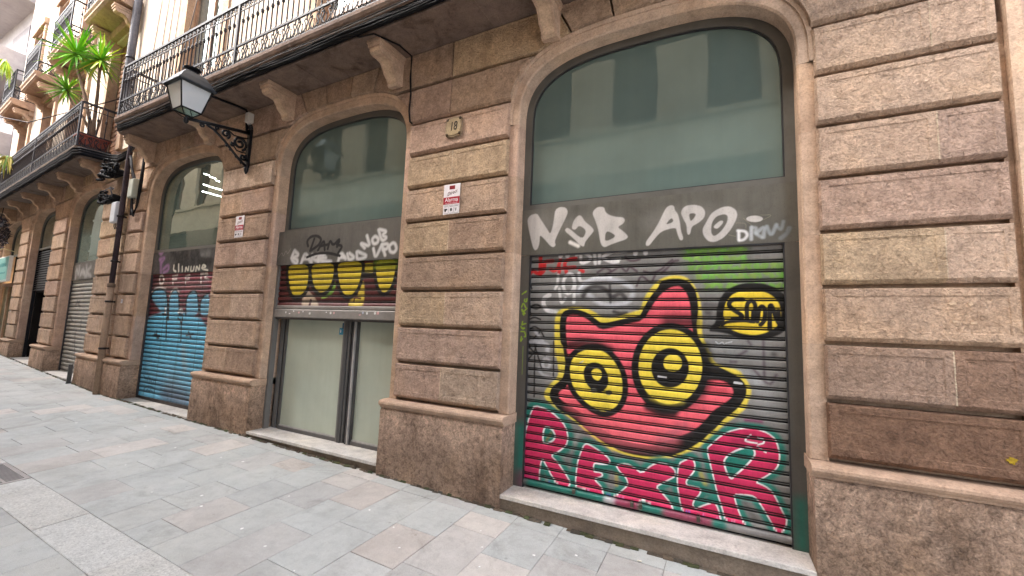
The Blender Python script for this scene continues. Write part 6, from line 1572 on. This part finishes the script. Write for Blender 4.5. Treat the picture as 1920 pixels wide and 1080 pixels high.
# ================================================================== SIGNS ON THE WALL
FONT = {}
def text_part(s, size, mat, col, parent, loc, sx=1.0, depth=0.0008, name='lettering', shear=0.0, rot=0.0):
    cu = bpy.data.curves.new('txt', 'FONT'); cu.body = s; cu.size = size; cu.extrude = depth; cu.align_x = 'CENTER'; cu.align_y = 'CENTER'; cu.resolution_u = 3; cu.shear = shear
    tmp = bpy.data.objects.new('txt', cu); COL.objects.link(tmp)
    dg = bpy.context.evaluated_depsgraph_get(); dg.update()
    me = bpy.data.meshes.new_from_object(tmp.evaluated_get(dg)); bpy.data.objects.remove(tmp)
    bpy.data.curves.remove(cu)
    me.name = name
    at = me.color_attributes.new('tint', 'FLOAT_COLOR', 'CORNER'); arr = np.empty((len(me.loops), 4), dtype=np.float32); arr[:] = col; at.data.foreach_set('color', arr.ravel())
    me.materials.clear(); me.materials.append(mat)
    o = bpy.data.objects.new(name, me); COL.objects.link(o); o.parent = parent
    o.location = loc; o.rotation_euler = (R(90), rot, 0); o.scale = (sx, 1, 1)
    return o

np_ = thing('house_number_plate', 'worn ceramic house number plate reading 18 with curled corners', 'number plate', (-2.37, -0.002, 3.505))
mb = MB(); ring = []
for i in range(36):
    a = 2*math.pi*i/36; c_, s_ = math.cos(a), math.sin(a)
    r_ = 0.104/(abs(c_)**4+abs(s_)**4)**0.25*(1+0.05*math.cos(8*a)); ring.append((r_*c_*0.98, r_*s_))
mb.prism_y(ring, -0.016, 0.0, lin('8b7d6a'))
mb.prism_y([(x*0.83, z*0.83) for x, z in ring], -0.022, -0.0161, lin('a3957c')); mb.build('plate', M['smooth'], np_)
mb = MB()
for sx_ in (-1, 1):
    for sz_ in (-1, 1): mb.lathe((sx_*0.075, -0.018, sz_*0.078), [(0.001, -0.008), (0.014, -0.006), (0.016, 0), (0.006, 0.002)], 10, lin('4a3c30'), axis='y')
mb.build('rosette', M['smooth'], np_)
text_part('18', 0.13, M['cable'], lin('1d1813'), np_, (0, -0.0235, 0.0), 0.72, 0.0015, shear=0.12)

def alarm(x, z, label, big=True):
    t = thing('alarm_sign', label, 'sign', (x, -0.003, z), group='alarm warning signs')
    mb = MB(); mb.box(-0.096, 0.096, -0.003, 0.0, -0.152, 0.152, lin('e2dcdd')); mb.build('plate', M['sign'], t)
    mb = MB(); mb.box(-0.030, 0.036, -0.0042, -0.0031, 0.098, 0.136, lin('7a1420')); mb.box(-0.096, 0.096, -0.0042, -0.0031, -0.052, 0.020, lin('a3192c')); mb.build('red_band', M['sign'], t)
    text_part('Direct', 0.052, M['sign'], lin('5a1a22'), t, (0.002, -0.0045, 0.062), 0.9, 0.0003, shear=0.5, rot=R(-14))
    text_part('Alarma', 0.056, M['sign'], lin('f0eeee'), t, (0.0, -0.0048, -0.008), 0.95, 0.0003)
    text_part('con aviso a Policía', 0.020, M['sign'], lin('e8c8cc'), t, (0.0, -0.0048, -0.040), 1.0, 0.0002)
    mb = MB()
    for i in range(3):
        x0 = -0.085+i*0.060
        for (a, b, c_, d_) in ((x0, x0+0.052, -0.062, -0.066), (x0, x0+0.052, -0.142, -0.146), (x0, x0+0.003, -0.142, -0.066), (x0+0.049, x0+0.052, -0.142, -0.066)): mb.box(a, b, -0.0038, -0.0031, min(c_, d_), max(c_, d_), lin('8c8687'))
        mb.box(x0+0.008, x0+0.044, -0.0038, -0.0031, -0.078, -0.073, lin('6a6567'))
    mb.box(-0.078, -0.045, -0.0044, -0.0031, -0.112, -0.096, lin('1d1b1c')); mb.box(-0.075, -0.062, -0.0044, -0.0031, -0.128, -0.113, lin('1d1b1c'))
    mb.prism_y([(0.001+0.012*math.cos(a_*0.7), -0.108+0.018*math.sin(a_*0.7)) for a_ in range(9)], -0.0044, -0.0031, lin('3c3a3b'))
    for q in range(3): mb.add([(0.045+q*0.010, -0.0044, -0.094), (0.049+q*0.010, -0.0044, -0.094), (0.061-q*0.001, -0.0044, -0.128), (0.057, -0.0044, -0.128)], [(0, 1, 2, 3)], lin('3c3a3b'))
    mb.build('pictogram', M['sign'], t)
    return t
alarm(-2.357, 2.760, 'white and red Alarma sign on the pier below the number 18 plate')
alarm(-5.91, 2.770, 'white and red Alarma sign on the pier under the street lamp')
mb = MB(); mb.box(-0.03, 0.03, -0.002, 0, -0.035, 0.035, lin('c9c6c8')); mb.box(-0.015, 0.015, -0.003, -0.0021, -0.01, 0.015, lin('9a96a0')); o = mb.build('sticker', M['sign'], None, label='small pale square sticker on the pier beside the drainpipe', cat='sticker'); o.location = b2w(0.0, 0, 0); o.location = (-9.13, -0.003, 1.73)
# paint blobs on the right hand pier
def blob(name, label, x, z, rx, rz_, hx, seed):
    r_ = random.Random(seed); mb = MB(); n = 22; ring = []
    for i in range(n):
        a = 2*math.pi*i/n; k_ = r_.uniform(0.62, 1.2); ring.append((math.cos(a)*rx*k_, math.sin(a)*rz_*k_))
    mb.prism_y(ring, -0.0015, 0.004, lin(hx)); o = mb.build(name, M['smooth'], None, label=label, cat='paint mark'); o.location = (x, 0.0, z); return o
blob('paint_splash', 'yellow paint splash on the lowest block of the right pier', 1.375, 0.905, 0.022, 0.018, '9c8626', 1)
for i, (x, z, rx, rz_, lb) in enumerate(((1.187, 1.745, .017, .014, 'upper left'), (1.262, 1.742, .012, .012, 'upper right'), (1.195, 1.640, .016, .010, 'lower left'), (1.268, 1.635, .016, .009, 'lower right'))):
    o = blob('filler_patch', 'pale filler patch on the right pier, %s of a square of four' % lb, x, z, rx, rz_, 'c3ae98', 10+i); o['group'] = 'filler patches on the right pier'

# ================================================================== STREET LAMP
LX, LY = -5.87, -0.78
SL_ = thing('street_lamp', 'wall mounted street lamp with four sided glass lantern on a scrolled black bracket', 'street lamp', (LX, 0, 3.6))
def lp(x, y, z): return (x, y, z-3.6)
mb = MB()
mb.box(-0.035, 0.035, -0.035, 0.0, 0.0, 0.56, WHITE, 0.006); mb.lathe((0, -0.02, 0.56), [(0.03, 0), (0.034, 0.02), (0.028, 0.05), (0.012, 0.07)], 10); mb.lathe((0, -0.02, -0.06), [(0.008, -0.03), (0.022, 0.0), (0.03, 0.04), (0.03, 0.07)], 10)
mb.build('wall_plate', M['black'], SL_)
mb = MB(); P0 = (0, -0.02, 0.46); P1 = (0, -0.76, 0.33)
mb.tube([(0, -0.02, 0.50), (0, -0.25, 0.455), (0, -0.50, 0.405), (0, -0.79, 0.345)], [0.024, 0.022, 0.02, 0.02], 8)
mb.tube([(0, -0.03, 0.02), (0, -0.12, 0.075), (0, -0.22, 0.16), (0, -0.33, 0.255), (0, -0.46, 0.345), (0, -0.56, 0.375)], [0.02, 0.018, 0.017, 0.016, 0.016, 0.015], 7)
def yz_scroll(cy, cz, r0, turns, a0, sgn, r, n=26):
    mb.tube([(0, cy+r0*(1-0.8*i/(n-1))*math.cos(a0+sgn*turns*2*math.pi*i/(n-1)), cz+r0*(1-0.8*i/(n-1))*math.sin(a0+sgn*turns*2*math.pi*i/(n-1))) for i in range(n)], r, 6)
yz_scroll(-0.14, 0.30, 0.095, 1.6, R(-60), 1, 0.018); yz_scroll(-0.325, 0.355, 0.058, 1.4, R(-60), 1, 0.015); yz_scroll(-0.08, 0.13, 0.05, 1.3, R(60), -1, 0.015); yz_scroll(-0.225, 0.245, 0.03, 1.2, R(0), 1, 0.012); yz_scroll(-0.60, 0.345, 0.030, 1.3, R(90), 1, 0.012); yz_scroll(-0.43, 0.385, 0.026, 1.2, R(-90), -1, 0.011)
mb.tube([(0, -0.04, 0.42), (0, -0.09, 0.40), (0, -0.22, 0.38), (0, -0.30, 0.42)], 0.009, 6); mb.tube([(0, -0.05, 0.20), (0, -0.10, 0.19), (0, -0.17, 0.19), (0, -0.25, 0.28)], 0.009, 6)
for (y, z) in ((-0.10, 0.045), (-0.17, 0.105), (-0.25, 0.17), (-0.30, 0.205)): mb.lathe((0, y, z), [(0.004, -0.02), (0.016, -0.004), (0.01, 0.012)], 7)
mb.build('bracket', M['black'], SL_)
mb = MB(); zB = 4.03-3.6; zT = 4.335-3.6; cy = LY
mb.lathe((0, cy, 0.30), [(0.008, -0.02), (0.022, -0.008), (0.03, 0.012), (0.022, 0.035), (0.032, 0.045), (0.014, 0.055), (0.012, 0.075)], 12)
for sx_, sy_ in ((-1, -1), (1, -1), (1, 1), (-1, 1)):
    mb.tube([(0, cy, 0.35), (sx_*0.05, cy+sy_*0.05, 0.375), (sx_*0.105, cy+sy_*0.105, zB)], 0.006, 6)
    mb.tube([(sx_*0.108, cy+sy_*0.108, zB), (sx_*0.170, cy+sy_*0.170, zT)], 0.010, 4, smooth=False)
for (rr_, zz) in ((0.108, zB), (0.170, zT)):
    c4 = [(-rr_, cy-rr_), (rr_, cy-rr_), (rr_, cy+rr_), (-rr_, cy+rr_)]
    for i in range(4):
        a, b = c4[i], c4[(i+1) % 4]; mb.tube([(a[0], a[1], zz), (b[0], b[1], zz)], 0.010, 4, smooth=False)
mb.build('lantern_frame', M['black'], SL_)
mb = MB()
for i in range(4):
    c4 = [(-1, -1), (1, -1), (1, 1), (-1, 1)]; a, b = c4[i], c4[(i+1) % 4]
    g4 = MB(); g4.add([(a[0]*0.106, cy+a[1]*0.106, zB+0.004), (b[0]*0.106, cy+b[1]*0.106, zB+0.004), (b[0]*0.166, cy+b[1]*0.166, zT-0.004), (a[0]*0.166, cy+a[1]*0.166, zT-0.004)], [(0, 1, 2, 3)]); g4.build('lantern_pane', M['milk'], SL_)
mb.add([(-0.1, cy-0.1, zB+0.002), (0.1, cy-0.1, zB+0.002), (0.1, cy+0.1, zB+0.002), (-0.1, cy+0.1, zB+0.002)], [(0, 1, 2, 3)]); mb.build('lantern_base', M['milk'], SL_)
mb = MB(); RC = lin('7c848e', 0.8)
def ringz(r, z): return [(-r, cy-r, z), (r, cy-r, z), (r, cy+r, z), (-r, cy+r, z)]
lv_ = [(0.195, zT-0.012), (0.205, zT), (0.202, zT+0.018), (0.190, zT+0.022), (0.150, zT+0.10), (0.105, zT+0.172), (0.088, zT+0.185)]
vs = []; fs = []
for r_, z_ in lv_: vs += ringz(r_, z_)
for i in range(len(lv_)-1):
    for k_ in range(4): fs.append((4*i+k_, 4*i+(k_+1) % 4, 4*i+4+(k_+1) % 4, 4*i+4+k_))
fs += [(3, 2, 1, 0), tuple(range(len(vs)-4, len(vs)))]
mb.add(vs, fs, RC)
mb.lathe((0, cy, zT+0.18), [(0.085, 0), (0.075, 0.015), (0.052, 0.03), (0.052, 0.05)], 14, RC)
mb.build('lantern_roof', M['galv'], SL_)
mb = MB(); mb.lathe((0, cy, zT+0.225), [(0.05, 0), (0.088, 0.022), (0.092, 0.030), (0.04, 0.045), (0.012, 0.055)], 16); mb.build('chimney_cap', M['black'], SL_)
mb = MB(); mb.lathe((0, cy, zT-0.16), [(0.02, -0.09), (0.034, -0.06), (0.04, 0.0), (0.03, 0.06), (0.02, 0.12)], 12, lin('d6d8da')); mb.build('bulb', M['plastic'], SL_)
# lamp cable
mb = MB(); mb.tube([(-5.905, -0.045, 4.10), (-5.905, -0.06, 4.24), (-5.905, -0.05, 4.38), (-5.92, -0.08, 4.43), (-5.96, -0.20, 4.443), (-6.0, -0.36, 4.443), (-6.03, -0.44, 4.45), (-6.1, -0.475, 4.50)], 0.016, 8, lin('141318')); mb.build('power_cable', M['cable'], None, label='thick black cable rising from the lamp bracket along the balcony underside', cat='cable')
mb = MB(); mb.box(-0.035, 0.035, -0.09, -0.01, 0, 0.15, lin('c9c5bf'), 0.01); mb.lathe((0, -0.05, -0.02), [(0.02, 0), (0.03, 0.02)], 8, lin('bbb7b2')); o = mb.build('junction_box', M['plastic'], None, label='small white connector box on the wall just above the lamp bracket', cat='electric box', group='electric boxes on the facade'); o.location = (-5.865, 0, 4.235)

# ================================================================== CABLES, BOXES, PIPE
def cable(pts, r, hx, name='cable', label=None, n=6):
    mb = MB(); mb.tube(pts, r, n, lin(hx)); return mb.build(name, M['cable'], None, label=label, cat='cable')
rr_ = random.Random(21)
labs = ['thick black cable along the balcony edge, lowest of the bundle', 'black cable sagging along the balcony edge, second from the bottom', 'black cable clipped halfway up the balcony edge', 'dark grey cable along the middle of the balcony edge', 'thin dark cable drooping between clips on the balcony edge', 'slim grey cable along the top of the balcony edge', 'thin silvery cable on the balcony edge']
for i, (z, r_, hx, sag) in enumerate(((4.478, .019, '0d0c0f', .004), (4.505, .016, '111013', .010), (4.533, .019, '0e0d10', .006), (4.560, .013, '161417', .012), (4.520, .008, '1d1b1e', .022), (4.590, .006, '2a2828', .014), (4.572, .004, '8a8888', .020))):
    pts = []; x = -8.72; j = 0
    while x < 0.97:
        pts.append((x, -0.478-0.004*i-rr_.uniform(0, .008)-(0.02 if i > 3 else 0), z-sag*abs(math.sin(j*math.pi/(7+i)))+rr_.uniform(-.002, .002))); x += 0.16; j += 1
    cable(pts, r_, hx, label=labs[i])
cable([(-3.42, -0.49, 4.52), (-3.30, -0.46, 4.452), (-3.12, -0.44, 4.447), (-3.0, -0.2, 4.447), (-2.99, -0.012, 4.442), (-2.99, -0.012, 4.2), (-2.97, -0.012, 4.0), (-2.975, -0.014, 3.8), (-2.955, -0.012, 3.68), (-2.925, -0.012, 3.655)], 0.009, '19171a', label='thin black cable dropping from the balcony down beside the middle arch')
# bundle along second balcony edge
for i, (z, r_, hx) in enumerate(((4.455, .036, '100f13'), (4.505, .032, '151317'), (4.55, .026, '0f0e12'))):
    pts = []; x = -11.3; j = 0
    while x < -1.2: pts.append(b2w(x, -0.50-0.008*i, z-0.025*abs(math.sin(j*1.1))+rr_.uniform(-.006, .006))); x += 0.25; j += 1
    pts += [b2w(-1.15, -0.45, z), b2w(-1.12, -0.2, z), b2w(-1.0, -0.06, z-.02), b2w(-0.6, -0.06, z-0.10), (-9.5, -0.07, z-0.12)]
    cable(pts, r_, hx, label=['lowest', 'middle', 'uppermost'][i]+' black cable along the edge of the balcony with the potted yucca')
# drainpipe
dp = thing('drainpipe', 'tall dark drainpipe with a pale stained lower sleeve between the two houses', 'drainpipe', (-9.385, -0.08, 0))
mb = MB(); mb.tube([(0, 0, 1.95), (0, 0, 3.0), (-0.005, 0, 4.2), (0.02, 0.0, 4.7), (-0.06, 0.02, 5.0)], 0.038, 12, lin('3c3236')); mb.build('pipe', M['cable'], dp)
mb = MB(); mb.tube([(0, 0, 0.10), (0, 0, 2.0)], 0.048, 14, lin('8f7d6e')); mb.lathe((0, 0, 1.96), [(0.048, 0), (0.056, .01), (0.056, .06), (0.04, .075)], 14, lin('6a5c52')); mb.tube([(0, 0, 0.14), (0, -0.015, 0.11), (0, -0.06, 0.085)], 0.05, 12, lin('5d544d')); mb.build('lower_sleeve', M['smooth'], dp)
for z in (0.9, 1.7, 2.4, 3.2): 
    mb = MB(); mb.lathe((0, 0, z), [(0.050, 0), (0.056, .004), (0.056, .03), (0.050, .034)], 14, lin('4a4040')); mb.box(-0.01, 0.01, 0, 0.08, z, z+0.03, lin('4a4040')); mb.build('pipe_clip', M['galv'], dp)
pu = thing('downpipe', 'dark grey downpipe on the upper wall left of the long balcony', 'drainpipe', (-9.98, -0.06, 4.75))
mb = MB(); mb.tube([(0.4, 0.0, -0.05), (0.25, 0.0, 0.25), (0.05, 0.0, 0.7), (0, 0, 1.1), (0, 0, 8.4)], 0.062, 12, lin('57565a')); mb.build('pipe', M['cable'], pu)
for z in (1.6, 3.4, 5.2): mb = MB(); mb.lathe((0, 0, z), [(0.062, 0), (0.07, .004), (0.07, .04), (0.062, .044)], 12, lin('4a494c')); mb.build('pipe_clip', M['galv'], pu)
# boxes
def ebox(x, z, w, h, d, hx, label):
    mb = MB(); mb.box(-w/2, w/2, -d, 0, 0, h, lin(hx), 0.012); mb.box(-w/2+0.01, w/2-0.01, -d-0.006, -d+0.002, 0.015, h-0.015, lin(hx), 0.004)
    for q in (-0.3, 0, 0.3): mb.tube([(q*w, -d/2, 0.01), (q*w, -d/2, -0.05), (q*w+0.01, -d/3, -0.10)], 0.008, 6, lin('2a282b'))
    o = mb.build('junction_box', M['plastic'], None, label=label, cat='electric box', group='electric boxes on the facade'); o.location = (x, -0.005, z); return o
ebox(-9.09, 3.52, 0.17, 0.34, 0.10, 'a3a79c', 'pale green grey electric box right of the drainpipe, higher of the pair')
ebox(-9.62, 3.12, 0.19, 0.38, 0.11, 'c3c6cc', 'white electric box left of the drainpipe, lower of the pair')
# looped black cables round the boxes
for i in range(9):
    o = rr_.uniform(-0.02, 0.02)
    pts = [(-9.42+o, -0.07, 4.42-0.015*i), (-9.2+o, -0.08-0.01*(i % 3), 4.50-0.012*i), (-8.98+o, -0.07, 4.42-0.01*i), (-8.86+o, -0.06, 4.2), (-8.87+o, -0.05-0.008*(i % 3), 3.8), (-8.92+o, -0.05, 3.45-0.02*i), (-9.02+o, -0.05, 3.24-0.012*i), (-9.12+o, -0.05, 3.36)]
    if i > 4: pts = [(-9.42+o, -0.09, 4.44-0.03*i), (-9.3+o, -0.09, 4.30), (-9.22, -0.07, 4.05+o), (-9.14+o*2, -0.06, 3.9), (-9.1+o, -0.06, 3.45), (-9.08+o*2, -0.05, 3.22)]
    cable(pts, rr_.choice((.009, .013, .018)), rr_.choice(('151417', '1d1b1f', '2b292c')), label='black cable looping down beside the pale green electric box')
    bpy.data.objects[-1] if False else None
for o in [q for q in COL.objects if q.get('label') == 'black cable looping down beside the pale green electric box']: o['group'] = 'looped cables beside the electric box'
for i in range(14):
    c = (-10.0+rr_.uniform(-.25, .3), -0.12-rr_.uniform(0, .1), 4.12+rr_.uniform(-.22, .2)) if i < 9 else (-10.05+rr_.uniform(-.25, .25), -0.12, 3.66+rr_.uniform(-.08, .08))
    n = 20; R0 = rr_.uniform(.07, .2); fl = rr_.uniform(.3, .8); tl_ = rr_.uniform(-.5, .5)
    pts = [(c[0]+R0*math.cos(q*6.283*1.2/n), c[1]+0.03*math.sin(q), c[2]+R0*fl*math.sin(q*6.283*1.2/n)+tl_*R0*math.cos(q*6.283*1.2/n)) for q in range(n)]
    o = cable(pts, rr_.choice((.010, .016, .022)), rr_.choice(('101014', '1a191e', '101014', '6f7076' if i % 4 == 0 else '18171b')), label='coil of slack cable tangled on the wall left of the drainpipe'); o['group'] = 'tangled cable coils left of the drainpipe'
for (x, z, w) in ((-10.0, 4.10, .36), (-10.1, 3.62, .5)):
    mb = MB(); mb.box(-w/2, w/2, -0.14, 0, -0.06, 0.07, lin('121216'), 0.03); mb.lathe((-w*0.3, -0.16, 0.02), [(0.02, -0.03), (0.06, -0.01), (0.06, 0.02), (0.02, 0.05)], 10, lin('1a1a20'), axis='y')
    o = mb.build('splice_closure', M['cable'], None, label='black cable splice case %s on the wall left of the drainpipe' % ('amid the upper coils' if z > 4 else 'under the coils'), cat='cable box'); o.location = (x, wall_y(x), z)
# thin wires on the upper wall
for i, (x, dx) in enumerate(((-9.3, .25), (-8.95, .15), (-8.72, .12), (-8.48, 0.1))):
    cable([(x, -0.012, 4.8), (x+dx*0.3, -0.012, 6.0), (x+dx, -0.012, 8.3)], 0.008, '8d8078', label=['leftmost', 'second', 'third', 'rightmost'][i]+' of four thin wires running up the cream wall behind the long balcony')
cable([(-8.3, -0.03, 5.2), (-7.9, -0.03, 6.4), (-7.6, -0.03, 7.6)], 0.009, '6d625a', label='slack wire slanting across the cream wall beside the first balcony door')
cable([b2w(-0.8, -0.05, 5.66), b2w(-5, -0.6, 5.9), (-22, -2.2, 7.6)], 0.012, '3c3638', label='overhead wire strung along the street past the yucca')

# ================================================================== PLANTS
def rosette(mb, c, n, L, rr_, up=0.35, w=0.034):
    for i in range(n):
        az = rr_.uniform(0, 2*math.pi); el = rr_.uniform(-0.75, 1.35); l = L*rr_.uniform(0.7, 1.1)
        d = Vector((math.cos(az)*math.cos(el), math.sin(az)*math.cos(el), math.sin(el))); side = d.cross(Vector((0, 0, 1)))
        side = side.normalized() if side.length > 0.05 else Vector((1, 0, 0))
        nrm = side.cross(d).normalized()
        col = vary(rr_.choice((lin('74b01e'), lin('5a9a22'), lin('93c22a'), lin('4c8a28'), lin('b0c83a'), lin('62a024'), lin('c5b83c') if el < -0.4 else lin('74b01e'))), .12, rr_)
        segs = 5; vs = []
        for s in range(segs+1):
            t = s/segs; p = Vector(c)+d*l*t+Vector((0, 0, -0.22*l*t*t*math.cos(el))); ww = w*(0.55+1.2*t if t < 0.35 else 1.0*(1-t)**0.7+0.02)*0.8
            vs += [p-side*ww, p-nrm*ww*0.28, p+side*ww]
        fs = []
        for s in range(segs): fs += [(3*s, 3*s+1, 3*s+4, 3*s+3), (3*s+1, 3*s+2, 3*s+5, 3*s+4)]
        mb.add(vs, fs, col)
yc = thing('potted_yucca', 'tall yucca with bright green spiky heads in a rectangular terracotta pot on the balcony corner', 'plant', b2w(-1.40, -0.27, 4.62), R(-4))
mb = MB(); vs = []
for (hx_, hy, z) in ((0.10, 0.19, 0.0), (0.125, 0.215, 0.22), (0.14, 0.23, 0.225), (0.14, 0.23, 0.26), (0.115, 0.20, 0.26), (0.11, 0.195, 0.23)): vs += [(-hx_, -hy, z), (hx_, -hy, z), (hx_, hy, z), (-hx_, hy, z)]
fs = [(3, 2, 1, 0)]
for k_ in range(5):
    for i in range(4): fs.append((4*k_+i, 4*k_+(i+1) % 4, 4*k_+4+(i+1) % 4, 4*k_+4+i))
fs.append((20, 21, 22, 23)); mb.add(vs, fs, WHITE); mb.build('pot', M['terra'], yc)
H1 = (-0.42, -0.30, 1.95); H2 = (0.28, -0.10, 1.72); H3 = (-0.75, -0.30, 1.30)
mb = MB(); mb.tube([(0, -0.02, 0.22), (-0.05, -0.06, 0.6), (-0.15, -0.16, 1.1), (-0.34, -0.26, 1.6), H1], [0.045, 0.032, 0.028, 0.026, 0.03], 8); mb.tube([(0.01, 0.0, 0.22), (0.04, -0.02, 0.6), (0.10, -0.04, 1.1), (0.2, -0.08, 1.5), H2], [0.04, 0.03, 0.028, 0.026, 0.03], 8); mb.tube([(-0.02, 0, 0.3), (-0.25, -0.12, 0.7), (-0.55, -0.24, 1.0), H3], [0.03, 0.02, 0.018, 0.02], 7); mb.tube([(0, 0.03, 0.3), (0.1, 0.05, 0.6), (0.2, 0.06, 0.95)], [0.02, 0.014, 0.006], 6)
mb.build('trunk', M['bark'], yc)
rr_ = random.Random(4)
for (h, n, L) in ((H1, 105, 0.68), (H2, 80, 0.52), (H3, 60, 0.44)):
    mb = MB(); rosette(mb, h, n, L, rr_); mb.build('leaf_rosette', M['leaf'], yc)
def small_plant(label, loc, n, L, seed, cols):
    r_ = random.Random(seed); mb = MB()
    for i in range(n):
        az = r_.uniform(0, 6.283); l = L*r_.uniform(.5, 1); o = Vector((r_.uniform(-.12, .12), r_.uniform(-.08, .05), r_.uniform(-.05, .05)))
        d = Vector((math.cos(az)*0.5, math.sin(az)*0.5, 0.25)); vs = []; side = Vector((-math.sin(az), math.cos(az), 0))
        for s in range(6):
            t = s/5; p = o+d*l*t*1.0+Vector((0, 0, -l*1.2*t*t)); ww = 0.016*math.sin(math.pi*(0.12+0.86*t)); vs += [p-side*ww, p+side*ww]
        mb.add(vs, [(2*s, 2*s+1, 2*s+3, 2*s+2) for s in range(5)], vary(lin(r_.choice(cols)), .12, r_))
    o = mb.build('trailing_plant', M['leaf'], None, label=label, cat='plant'); o.location = loc; return o
small_plant('yellow green trailing plant hanging over the far balcony rail', b2w(-7.0, -0.58, 5.42), 70, 0.6, 3, ('8fa03a', 'b8a84a', '6f8f34', 'c2b56a'))
small_plant('yellow green leafy sprig sticking out high above the street at the left edge', b2w(-9.3, -0.65, 8.75), 60, 0.7, 8, ('a8c832', '8fb02a', 'c2c850'))

# ================================================================== CAMERA, LIGHT, RENDER
cam = bpy.data.cameras.new('camera'); co_ = bpy.data.objects.new('camera', cam); COL.objects.link(co_); sc.camera = co_
cam.sensor_width = 36; cam.lens = 768.9056/1920*36; cam.clip_start = 0.05; cam.clip_end = 500
a, b, c = R(27.05479512), R(5.84925648), R(-2.20998821)
Rm = Matrix.Rotation(a, 3, 'Z') @ Matrix.Rotation(b, 3, 'X') @ Matrix.Rotation(c, 3, 'Y')
ri, fw, up = Rm.col[0], Rm.col[1], Rm.col[2]
m4 = Matrix(((ri[0], up[0], -fw[0], 0.0), (ri[1], up[1], -fw[1], -3.23274556), (ri[2], up[2], -fw[2], -0.34286338+1.837), (0, 0, 0, 1)))
co_.matrix_world = m4
w = bpy.data.worlds.new('World'); sc.world = w; w.use_nodes = True
nt = w.node_tree; nt.nodes.clear(); o = nt.nodes.new('ShaderNodeOutputWorld'); bg = nt.nodes.new('ShaderNodeBackground'); sk = nt.nodes.new('ShaderNodeTexSky')
sk.sky_type = 'NISHITA'; sk.sun_disc = False; sk.sun_elevation = R(SUN_EL); sk.sun_rotation = R(SUN_ROT); sk.air_density = 1.0; sk.dust_density = 4.0; sk.ozone_density = 1.0
hs = nt.nodes.new('ShaderNodeHueSaturation'); hs.inputs['Saturation'].default_value = SKY_SAT
nt.links.new(sk.outputs[0], hs.inputs['Color']); nt.links.new(hs.outputs[0], bg.inputs[0]); nt.links.new(bg.outputs[0], o.inputs[0]); bg.inputs[1].default_value = 0.15
sd = bpy.data.lights.new('sun', 'SUN'); so = bpy.data.objects.new('sun', sd); COL.objects.link(so)
sd.energy = SUN_E; sd.angle = R(SUN_ANG); sd.color = (1.0, 0.96, 0.90)
az = R(SUN_ROT); el = R(SUN_EL)
dirv = Vector((math.sin(az)*math.cos(el), math.cos(az)*math.cos(el), math.sin(el)))
so.rotation_euler = dirv.to_track_quat('Z', 'Y').to_euler()
sc.view_settings.view_transform = 'Standard'; sc.view_settings.look = 'None'; sc.view_settings.exposure = EXPO; sc.view_settings.gamma = 1.0
sc.render.engine = 'CYCLES'; sc.cycles.max_bounces = 7; sc.cycles.diffuse_bounces = 4; sc.cycles.glossy_bounces = 3; sc.cycles.use_denoising = True
